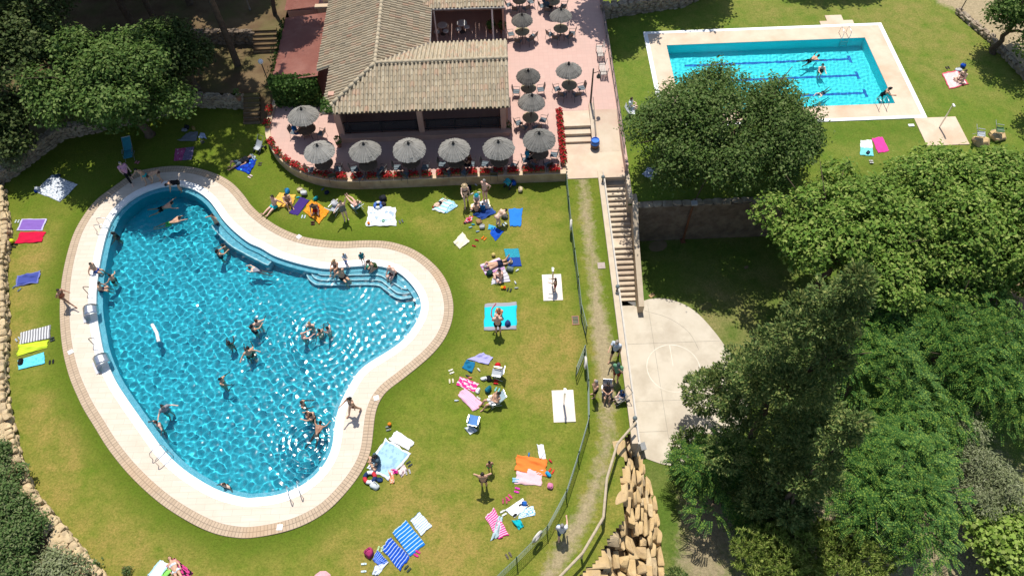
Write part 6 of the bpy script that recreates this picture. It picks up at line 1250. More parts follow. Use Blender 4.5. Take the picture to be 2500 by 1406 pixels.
    ey=MB()
    for s in(-1,1): ey.ball(hc+f*.086+sd*s*.032+up*.012,.011,7,5)
    ey.tube([tuple(hc+f*.088-up*.058-sd*.02),tuple(hc+f*.094-up*.060),tuple(hc+f*.088-up*.058+sd*.02)],.006,5)
    vn=np.zeros_like(V)
    for q in F:
        a,b,c=V[q[0]],V[q[1]],V[q[2]]; nn=np.cross(b-a,c-a)
        for i in q: vn[i]+=nn
    vn=unit(vn); PC[key]=dict(V=V,F=F,reg=reg,t=tt,names=[c[0] for c in caps],n=vn,hc=hc,up=up,f=f,sd=sd,ex=ex,ey=ey,A=A); return PC[key]
SKINS={}
def skin(k):
    if k not in SKINS:
        c={'fair':(.74,.50,.38),'tan':(.58,.34,.22),'brown':(.38,.20,.125),'pink':(.74,.44,.34),'dark':(.2,.1,.06)}[k]; SKINS[k]=M('skin_'+k,c,.55,tuple(x*.86 for x in c),9,4,spec=.35)
    return SKINS[k]
def fabric(c): return M('cloth_%d_%d_%d'%tuple(int(x*255) for x in c),c,.85,tuple(x*.8 for x in c),14,4,spec=.15)
HAIRS={'black':(.012,.01,.009),'brown':(.05,.026,.014),'blond':(.30,.19,.08),'grey':(.30,.29,.28),'dark':(.022,.015,.011)}
def hairm(k): return M('hair_'+k,HAIRS[k],.6,tuple(x*.6 for x in HAIRS[k]),20,3,bump=.5,bscale=40,spec=.4)
EYEM=M('eye_dark',(.02,.015,.012),.3,spec=.5)
def wear(B,cond,offs,name,mat,par):
    V,reg,t=B['V'],B['reg'],B['t']; keep=cond(B); F=[q for q in B['F'] if all(keep[i] for i in q)]
    if len(F)<6: return None
    u=sorted({i for q in F for i in q}); mp={i:j for j,i in enumerate(u)}; O=V[u]+B['n'][u]*offs; n=len(u)
    FF=[tuple(mp[i] for i in q) for q in F]; return build(name,O.tolist(),FF,mat,par,None,True,False)
def reg_in(B,names): ids=[i for i,n in enumerate(B['names']) if n in names]; return np.isin(B['reg'],ids)
def leg_t(B,t0): return (reg_in(B,('hiLknL','hiRknR'))&(B['t']<t0))
def torso(B,a,b): return reg_in(B,('pelche',))&(B['t']>=a)&(B['t']<=b)
WEAR={'trunks':('swim_trunks',lambda B:reg_in(B,('hiLhiR',))|leg_t(B,.55)|torso(B,0,.12),.013),'briefs':('swim_briefs',lambda B:reg_in(B,('hiLhiR',))|leg_t(B,.1)|torso(B,0,.05),.010),
 'bikini':('bikini_bottom',lambda B:reg_in(B,('hiLhiR',))&True|leg_t(B,.05),.009),'top':('bikini_top',lambda B:(torso(B,.72,1.)|(reg_in(B,('chenec',))&(B['t']<.15)))&(((B['V']-B['A']['che'])@(B['A']['nec']-B['A']['che'])/np.linalg.norm(B['A']['nec']-B['A']['che']))<.03),.010),
 'suit':('swimsuit',lambda B:reg_in(B,('hiLhiR','pelche'))|leg_t(B,.05)|(reg_in(B,('chenec',))&(B['t']<.35)),.010),'shirt':('shirt',lambda B:reg_in(B,('pelche','chenec','shLshR'))|(reg_in(B,('shLelL','shRelR'))&(B['t']<.6)),.018),
 'vest':('vest_top',lambda B:reg_in(B,('pelche','chenec'))|(reg_in(B,('shLshR',))),.015),'dress':('dress',lambda B:reg_in(B,('pelche','chenec','hiLhiR','shLshR'))|leg_t(B,.7)|(reg_in(B,('shLelL','shRelR'))&(B['t']<.4)),.022),
 'shorts':('shorts',lambda B:reg_in(B,('hiLhiR',))|leg_t(B,.75)|torso(B,0,.15),.017),'trousers':('trousers',lambda B:reg_in(B,('hiLhiR','hiLknL','hiRknR'))|(reg_in(B,('knLanL','knRanR'))&(B['t']<.8))|torso(B,0,.12),.016),'wrap':('towel_wrap',lambda B:reg_in(B,('pelche','chenec','hiLhiR','shLshR','hiLknL','hiRknR','shLelL','shRelR')),.03)}
def person(label,loc,rz,J,key,sk='tan',hair='dark',wears=(),sc=1.,longhair=0,hat=None,girth=1.08,wet=False,bald=False,group=None):
    B=body(J,key+('' if girth==1 else '_%g'%girth),girth); t=thing('person',label,'person',loc,rz,group); k=HSC*sc; t.scale=(k,k,k)
    nb=len(B['V']); V=B['V'].tolist()+B['ex'].v+B['ey'].v; o1=nb; o2=nb+len(B['ex'].v); F=list(B['F'])+[tuple(i+o1 for i in q) for q in B['ex'].f]+[tuple(i+o2 for i in q) for q in B['ey'].f]
    mi=[0]*(len(B['F'])+len(B['ex'].f))+[1]*len(B['ey'].f); bo=build('body',V,F,[skin(sk),EYEM],t,None,True,False,mi); obs=[bo]
    d=B['V']-B['hc']; df=d@B['f']; du=d@B['up']
    if not bald:
        hd=reg_in(B,('head',))|(reg_in(B,('nechea',))&(B['t']>.5)); m=hd&((df<.015)|(du>.062))&(du>-.075)&~((df>.05)&(du<.075)); h=wear(B,lambda b:m,.017,'hair',hairm(hair),t); obs.append(h)
        if longhair and h:
            mb=MB(); c=B['hc']-B['f']*.075; e=c-B['up']*.30*longhair-B['f']*.03; 
            if B['up'][2]<.3: e=c-B['up']*.05-B['f']*.05+np.array((0,0,-.02))
            mb.tube([tuple(c+B['up']*.05),tuple(c-B['up']*.05-B['f']*.01),tuple((c+e)/2-B['f']*.02),tuple(e)],[.06,.078,.068,.03],9); obs.append(mb.build('long_hair',hairm(hair),t,world=False,smooth=True))
    for w,c in wears:
        nm,cond,of=WEAR[w]; obs.append(wear(B,cond,of,nm,fabric(c),t))
    if hat:
        kind,c=hat; mb=MB(); hc,up,f=B['hc'],B['up'],B['f']; Rm=Matrix((tuple(B['sd']),tuple(f),tuple(up))).transposed(); 
        mb.ball(hc+up*.045,(.096,.108,.085),12,8,0,Rm)
        if kind=='brim': 
            pts=[tuple(Vector(hc+up*.05)+Rm@Vector((r*math.cos(a),r*math.sin(a),-.01 if r>.15 else .01))) for r in (.09,.19) for a in np.linspace(0,2*PI,17)[:-1]]; mb.add(pts,[(i,(i+1)%16,16+(i+1)%16,16+i) for i in range(16)]+[(16+i,16+(i+1)%16,(i+1)%16,i) for i in range(16)])
        else: mb.add([tuple(hc+up*.055+B['sd']*s*.06+f*q) for q in (.09,.19) for s in (-1,1)],[(0,1,3,2),(2,3,1,0)])
        obs.append(mb.build('hat' if kind=='brim' else 'cap',fabric(c),t,world=False,smooth=False))
    return t
# ---- poses by name
POS={'stand':lambda:pose_stand(),'hips':lambda:pose_stand('hip','hip'),'headhands':lambda:pose_stand('head','head'),'walk':lambda:pose_stand(0,'fwd',.75),'run':lambda:pose_stand('fwd','back',1.15,.25),'fwd':lambda:pose_stand('fwd','fwd'),'face':lambda:pose_stand('face',0),'outs':lambda:pose_stand('out','out'),'wade':lambda:pose_stand('out','fwd',.3,.1),'up':lambda:pose_stand('up','out'),'fold':lambda:pose_stand('fold','fold'),'backarms':lambda:pose_stand('back','back',0,-.03),'leanfwd':lambda:pose_stand('down','fwd',.4,.45),
 'bend':pose_bend,'long':lambda:pose_sit('long'),'longback':lambda:pose_sit('long','back',-.15),'knees':lambda:pose_sit('knees','knee'),'cross':lambda:pose_sit('cross','lap',.1),'crossread':lambda:pose_sit('cross','read',.15),'kneel':lambda:pose_sit('kneel','down',.35),'edge':lambda:pose_sit('edge','back'),'edgefwd':lambda:pose_sit('edge','down',.35),'chair':lambda:pose_chair(.40),'recline':lambda:pose_chair(.27,.8,'up'),'recread':lambda:pose_chair(.27,.5,'out'),
 'supine':lambda:pose_lie('up'),'supinebent':lambda:pose_lie('up',1),'prone':lambda:pose_lie('down'),'pronebent':lambda:pose_lie('down',1),'breast':lambda:pose_swim('breast'),'crawl':lambda:pose_swim('crawl')}
def pp(label,c,x,y,pose,rz,sk='tan',hair='dark',wears=(),z=0.,**kw):
    q=G(c,x,y,z); return person(label,(q[0],q[1],z),rz,POS[pose](),pose,sk,hair,wears,**kw)
R0=0.; DN_=PI  # facing away from the camera / towards it
BLK=(.012,.012,.014)
# on the deck and lawns
pp('barefoot woman in a dark bikini walking along the deck of the pool neck','C2',785,238,'walk',2.4,'tan','black',[('bikini',(.20,.06,.04)),('top',(.20,.06,.04))],.04,longhair=.6,sc=1.02)
pp('child running along the brick edging left of the pool','B1',497,885,'run',-1.9,'brown','dark',[('suit',(.28,.09,.05))],.04,sc=.92)
pp('woman in a dark bikini sitting behind the man on the pool steps','D7',365,500,'knees',DN_-.3,'tan','blond',[('bikini',BLK),('top',BLK)],-.10,sc=.95,longhair=.5)
pp('large man in dark trunks seated on the pool steps seen from behind','D7',500,690,'edge',DN_+.8,'tan','dark',[('trunks',BLK)],-.22,girth=1.22,sc=1.05,wet=True)
pp('toddler in pale blue carrying a blue bucket on the white coping','D7',590,400,'walk',-2.2,'fair','blond',[('shirt',(.35,.42,.5)),('trunks',(.3,.4,.5))],.045,sc=.62)
pp('toddler in a teal swimsuit standing on the white coping','D7',950,375,'stand',-2.6,'fair','brown',[('suit',(.02,.19,.22)),('shirt',(.02,.19,.22))],.045,sc=.62)
pp('woman with brown hair kneeling at the pool edge with arms in the water','D7',1190,470,'kneel',2.3,'tan','brown',[('suit',(.05,.09,.03))],-.12,longhair=.5,girth=1.1,wet=True)
pp('bald man sitting hunched on the pool edge reaching into the water','D7',1600,600,'edgefwd',2.5,'pink','grey',[('trunks',BLK)],-.08,girth=1.25,sc=1.05,bald=True,wet=True)
pp('bald man in dark trunks seen from behind in front of the turquoise mat','B2',1806,1090,'fold',R0,'pink','grey',[('trunks',BLK)],0,girth=1.12,sc=1.06,bald=True)
pp('person wrapped in an orange towel seated on the turquoise mat','B2',1815,965,'knees',2.6,'fair','blond',[('wrap',(.75,.33,.16))],.03,sc=.8)
pp('man in black briefs standing with hands behind his head on the lower lawn','C2',1706,765,'headhands',R0,'tan','dark',[('briefs',BLK)],0,sc=1.04)
pp('small child in green shorts standing ahead of the man','C2',1750,652,'stand',.3,'brown','black',[('trunks',(.05,.45,.08))],0,sc=.70)
pp('woman in a straw hat and black bikini striding over the lawn','D3',478,325,'walk',DN_+.1,'fair','blond',[('bikini',BLK),('top',BLK)],0,hat=('brim',(.55,.42,.25)))
pp('tall bare chested man standing at the corner of the white picnic mat','D3',705,285,'backarms',DN_-.6,'pink','grey',[('briefs',(.30,.13,.08))],0,sc=1.08)
pp('woman bending down over her bag beside the royal blue towel','D3',858,590,'bend',-.9,'fair','dark',[('bikini',(.5,.32,.22)),('top',(.5,.32,.22))],0)
pp('person in a turquoise hat seated on the white picnic mat','D3',605,310,'knees',DN_,'fair','blond',[('shirt',(.55,.50,.48))],.02,hat=('brim',(.03,.35,.45)),sc=.8)
pp('bare backed child seated at the front of the white picnic mat','D3',600,420,'cross',R0+.3,'tan','brown',[('trunks',BLK)],.03,sc=.85)
pp('small child in a blue top seated at the front of the white picnic mat','D3',672,405,'cross',R0-.2,'fair','brown',[('shirt',(.01,.10,.25)),('trunks',(.01,.10,.25))],.03,sc=.68)
pp('child in a red cap lying under the pale striped towel','D3',160,330,'supine',-.9,'fair','brown',[('trunks',BLK)],.02,sc=.62,hat=('cap',(.6,.03,.02)))
pp('man in navy shorts lying face down on the lilac towel','D3',855,1050,'pronebent',-.95-.35,'tan','grey',[('trunks',(.012,.016,.04))],.03,sc=1.04)
pp('person seated cross legged with a book on the grey end of the lilac towel','D3',890,1200,'crossread',2.1,'pink','black',[('briefs',BLK)],.03)
pp('man in turquoise trunks seated on the yellow mat with one leg out','D2',220,450,'longback',DN_-.6,'pink','dark',[('trunks',(.02,.50,.52))],.02,girth=1.15,sc=1.05)
pp('tanned woman sitting on the yellow mat beside the man','D2',455,395,'knees',DN_+.4,'tan','black',[('bikini',(.3,.2,.12)),('top',(.3,.2,.12))],.02)
pp('woman in red shorts kneeling on the orange blanket','D2',925,510,'kneel',DN_,'pink','black',[('shorts',(.6,.02,.02)),('vest',(.12,.09,.07))],.02)
pp('woman in a grey swimsuit standing beside the folding chair of clothes','D2',1425,665,'up',DN_+.4,'fair','brown',[('suit',(.16,.17,.15))],0,longhair=.5)
pp('person stretched out in the blue folding beach chair','D2',1600,470,'recline',.75,'pink','blond',[('bikini',(.2,.25,.3)),('top',(.2,.25,.3))],0,sc=.96)
pp('woman in a blue grey dress seated on the light blue blanket','C2',945,590,'cross',2.0,'tan','black',[('dress',(.07,.115,.15))],.02,longhair=.8)
pp('sunbather in white shorts reclining in the ice blue folding chair','D6',620,850,'recread',PI/2+.35,'tan','black',[('shorts',(.75,.75,.75))],0,longhair=.3)
pp('girl in a white bikini lying on the magenta towel','C1',1262,1368,'supine',PI+.62,'tan','dark',[('bikini',(.65,.7,.75)),('top',(.65,.7,.75))],.03,sc=.9,longhair=.5)
pp('person in dark clothes lying on the blue towel in the shade','D5',2130,760,'supinebent',2.2,'tan','black',[('shirt',(.012,.014,.02)),('shorts',(.12,.17,.22))],.02)
pp('sunbather with brown hair sitting on the pink and white towel of the upper lawn','A4',1478,575,'cross',2.2,'fair','brown',[('bikini',(.05,.02,.02)),('top',(.05,.02,.02))],.02,longhair=.7)
pp('person draped in white sitting beside the big round tree','A3',990,800,'chair',-1.9,'fair','brown',[('shirt',(.72,.78,.80)),('trunks',(.4,.5,.55))],0,sc=.95)
pp('person in a pink printed shirt and black trousers walking in the shade','D5',300,1070,'walk',-2.5,'fair','grey',[('shirt',(.62,.30,.42)),('trousers',BLK)],.0,sc=1.05)
pp('boy in turquoise trunks crouching forward at the shaded pool head','D5',600,1100,'leanfwd',2.7,'tan','black',[('trunks',(.02,.40,.42))],.04,sc=.98)
pp('person bending forward in dappled shade beside the boy in turquoise','D5',800,1060,'bend',2.4,'tan','brown',[('bikini',(.1,.05,.04))],.04,sc=.95)
pp('woman in a black swimsuit bending into the water at the pool head','D5',1140,1240,'bend',2.0,'tan','dark',[('suit',BLK)],-.19,sc=.98,wet=True)
pp('boy in blue trunks sitting on the left pool edge with feet in the water','B1',690,650,'edge',-PI/2-.25,'tan','dark',[('trunks',(.02,.06,.25))],.0,sc=.9)
pp('boy climbing out over the left pool edge','B1',725,790,'edgefwd',-PI/2+.2,'tan','dark',[('trunks',(.02,.03,.08))],-.10,sc=.9,wet=True)
pp('child showering on the upper white slab','B3',455,790,'fwd',PI/2-.2,'brown','dark',[('trunks',(.45,.03,.03))],.04,sc=.72)
pp('man in a pale shirt and cap walking beside the long stair wall','D1',700,425,'walk',2.6,'tan','grey',[('shirt',(.55,.60,.66)),('shorts',BLK)],0,hat=('cap',(.30,.26,.22)),girth=1.15,sc=1.05)
pp('man in a green shirt and dark cap beside the stair wall','D1',720,740,'face',2.7,'tan','dark',[('shirt',(.14,.30,.17)),('shorts',(.25,.03,.03))],0,hat=('cap',(.06,.08,.08)),girth=1.1,sc=1.05)
pp('bare chested man in black shorts leaning on the green fence','D1',415,975,'face',PI/2+.2,'tan','grey',[('shorts',BLK)],0,girth=1.12,sc=1.02)
pp('woman with long dark hair seated on the worn path','D1',590,960,'chair',PI-.1,'tan','black',[('dress',(.10,.08,.08))],-.06,longhair=1.2)
pp('child in a navy top sitting in the pushchair beside the stair wall','D1',800,1020,'chair',PI/2+.4,'fair','dark',[('shirt',(.015,.04,.12)),('shorts',(.25,.28,.35))],.0,sc=.72)
pp('person in a white top and dark shorts walking up the lower path','C3',497,1118,'walk',-.1,'pink','grey',[('shirt',(.66,.66,.68)),('shorts',(.05,.10,.17))],0,girth=1.1,sc=1.0)
# at the terrace tables
def seated(label,i,dx,dy,rz,**kw):
    x,y=TABS[i][0],TABS[i][1]; return person(label,(x+dx,y+dy,TER),rz,POS['chair'](),'chair',**kw)
seated('person in a bright blue shirt seated at the parasol beside the red flowers',6,-.72,-.12,-PI/2,sk='tan',hair='brown',wears=[('shirt',(.02,.26,.42)),('shorts',BLK)])
seated('person in pink seated behind the one in bright blue',6,-.62,.42,-PI/2-.5,sk='pink',hair='blond',wears=[('shirt',(.5,.25,.25)),('shorts',BLK)])
seated('person in a blue shirt seated under the parasol beside the ivy',0,-.72,-.05,-PI/2,sk='tan',hair='dark',wears=[('shirt',(.01,.12,.35)),('shorts',(.03,.05,.12))])
seated('bare armed person seated between the fourth and fifth parasols',4,.76,-.05,PI/2,sk='brown',hair='black',wears=[('vest',(.1,.03,.02)),('shorts',BLK)])
seated('person in navy seated at the upper edge table on its far side',13,-.62,.3,-PI/2,sk='tan',hair='dark',wears=[('shirt',(.012,.02,.06)),('trousers',BLK)])
seated('person in slate blue seated at the upper edge table on its near side',13,-.5,-.5,-.7,sk='tan',hair='dark',wears=[('shirt',(.05,.09,.13)),('trousers',BLK)])
# in the curved pool: waders stand on the floor, swimmers float
def wader(label,c,x,y,pose,rz,sub=.28,**kw):
    """sub: metres of body above the water line"""
    q=G(c,x,y,-.05); sc=kw.pop('sc',1.); h=1.70*HSC*sc; z=WL+sub-h
    return person(label,(q[0],q[1],z),rz,POS[pose](),pose,wet=True,sc=sc,**kw)
def swimmer(label,c,x,y,pose,rz,**kw):
    q=G(c,x,y,-.05); return person(label,(q[0],q[1],WL+.02),rz,POS[pose](),pose,wet=True,**kw)
swimmer('swimmer in the dark water at the head of the pool','B1',1185,185,'breast',-1.2,sk='tan',hair='black',wears=[('trunks',BLK)])
swimmer('swimmer in green trunks near the head of the pool','B1',1240,290,'crawl',-1.2,sk='tan',hair='dark',wears=[('trunks',(.08,.5,.12))])
wader('dark haired swimmer beside the upper left ladder','B1',820,385,'wade',1.9,.22,sk='brown',hair='black',wears=[('suit',BLK)],longhair=.5)
wader('man resting against the near end of the underwater bench','B1',1545,300,'up',2.4,.75,sk='tan',hair='dark',wears=[('trunks',(.05,.06,.08))])
wader('woman with dark hair standing off the underwater bench','B1',1570,535,'fwd',-.8,.55,sk='tan',hair='black',wears=[('suit',(.04,.05,.07))],longhair=.6)
wader('dark haired bather facing the woman off the bench','B1',1605,470,'wade',1.9,.2,sk='tan',hair='black')
swimmer('child floating on its back below the underwater bench','B2',70,640,'crawl',1.3,sk='fair',hair='brown',wears=[('suit',(.3,.32,.36))],sc=.85)
wader('child splashing next to the boy at the left pool edge','B1',805,705,'outs',1.2,.45,sk='tan',hair='dark',wears=[('trunks',BLK)],sc=.85)
wader('bather at the back of the pair left of mid pool','B2',85,1025,'outs',.6,.4,sk='fair',hair='brown')
wader('bather at the front of the pair left of mid pool','B2',55,1065,'fwd',-.6,.45,sk='tan',hair='black',wears=[('suit',(.06,.02,.03))],longhair=.5)
wader('pale haired bather at the back of the group in the ripples','B2',460,1035,'fwd',DN_,.3,sk='fair',hair='blond')
wader('bald bather at the left of the group in the ripples','B2',412,1120,'fwd',-1.0,.42,sk='pink',hair='grey',bald=True)
wader('dark haired bather in the middle of the group in the ripples','B2',530,1085,'outs',1.0,.28,sk='tan',hair='dark')
wader('dark haired bather at the right of the group in the ripples','B2',592,1075,'up',1.4,.38,sk='pink',hair='black')
wader('dark haired bather below the pair left of mid pool','B2',25,1215,'fwd',.4,.35,sk='tan',hair='black')
wader('bather with arms spread closest to the middle of the pool','C2',20,-185,'outs',-2.6,.5,sk='tan',hair='dark',wears=[('trunks',BLK)])
wader('dark haired child alone left of the mid pool pairs','B1',1640,1165,'fwd',.2,.18,sk='brown',hair='black',sc=.9,longhair=.4)
wader('dark haired bather with arms stretched right in the lower pool','C1',1580,12,'wade',-1.6,.35,sk='tan',hair='black',longhair=.4)
wader('woman in a patterned top near the lower left pool wall','C1',1182,215,'outs',-2.4,.5,sk='fair',hair='black',wears=[('shirt',(.30,.29,.31))],longhair=.4)
wader('man resting both elbows on the lower left pool ledge','C1',1130,320,'outs',2.4,.38,sk='pink',hair='brown',girth=1.1)
wader('woman with both arms spread along the bottom pool edge','C1',1612,758,'outs',2.7,.3,sk='fair',hair='brown',wears=[('suit',(.02,.2,.22))])
wader('bather near the neck of the pool with hair up','C2',405,175,'fwd',-1.5,.3,sk='tan',hair='brown')
wader('child held by the adult near the neck of the pool','C2',442,258,'fold',-1.5,.4,sk='tan',hair='black',sc=.8)
wader('adult holding the child near the neck of the pool','C2',478,272,'fwd',1.4,.48,sk='tan',hair='brown',wears=[('top',BLK)])
swimmer('dark haired swimmer with arms wide below the neck of the pool','C2',515,360,'breast',-.3,sk='brown',hair='black',sc=.9)
# in the rectangular pool
swimmer('swimmer gliding along the far lane of the rectangular pool','A4',425,420,'breast',-1.2,sk='tan',hair='dark',wears=[('trunks',BLK)])
wader('dark haired bather standing in mid rectangular pool','A4',482,500,'fwd',DN_,.5,sk='fair',hair='black',wears=[('suit',(.04,.03,.03))],longhair=.5)
swimmer('child floating above the nearest lane of the rectangular pool','A4',485,668,'crawl',2.2,sk='fair',hair='dark',wears=[('suit',(.1,.1,.12))],sc=.8)
wader('dark haired woman leaning at the right end of the rectangular pool','A4',925,665,'leanfwd',-1.9,.55,sk='tan',hair='black',wears=[('suit',BLK)],longhair=.4)
# ================================================================ TOWELS AND BELONGINGS
def towel(name,label,cat,c,quad,mat,wr=.03,seed=0,n=18,ragged=.02,group=None):
    """cloth lying on the grass between four surveyed corners, with folds of its own"""
    random.seed(seed*13+5); Q=[np.array(G(*( (c,)+q if len(q)==2 else q))[:2]) for q in quad]; A,B,C2,D=Q
    ph=[random.uniform(0,6.28) for _ in range(8)]; fr=[random.uniform(.6,2.6) for _ in range(8)]; am=[random.uniform(.3,1) for _ in range(8)]
    cen=sum(Q)/4
    def fn(u,v):
        p=(A*(1-u)+B*u)*(1-v)+(D*(1-u)+C2*u)*v
        e=ragged*(math.sin(9*u+ph[0])+math.sin(11*v+ph[1])+.6*math.sin(23*(u+v)+ph[2])); d=p-cen; p=p+d*e*(1 if min(u,v,1-u,1-v)<.01 else .5)
        h=sum(am[i]*math.sin(2*PI*(fr[i]*(u*math.cos(ph[i])+v*math.sin(ph[i])))+ph[i]*3) for i in range(8))/3
        h=max(0,h)*wr*1.7+.034+.006*math.sin(40*u)*math.sin(33*v)*min(1,wr*20)
        return (p[0],p[1],h)
    mb=MB(); mb.quadgrid(fn,n,n,0,.012); o=mb.build(name,mat,None,(cen[0],cen[1],0),smooth=True); return tag(o,label,cat,group)
TM=towel_mat
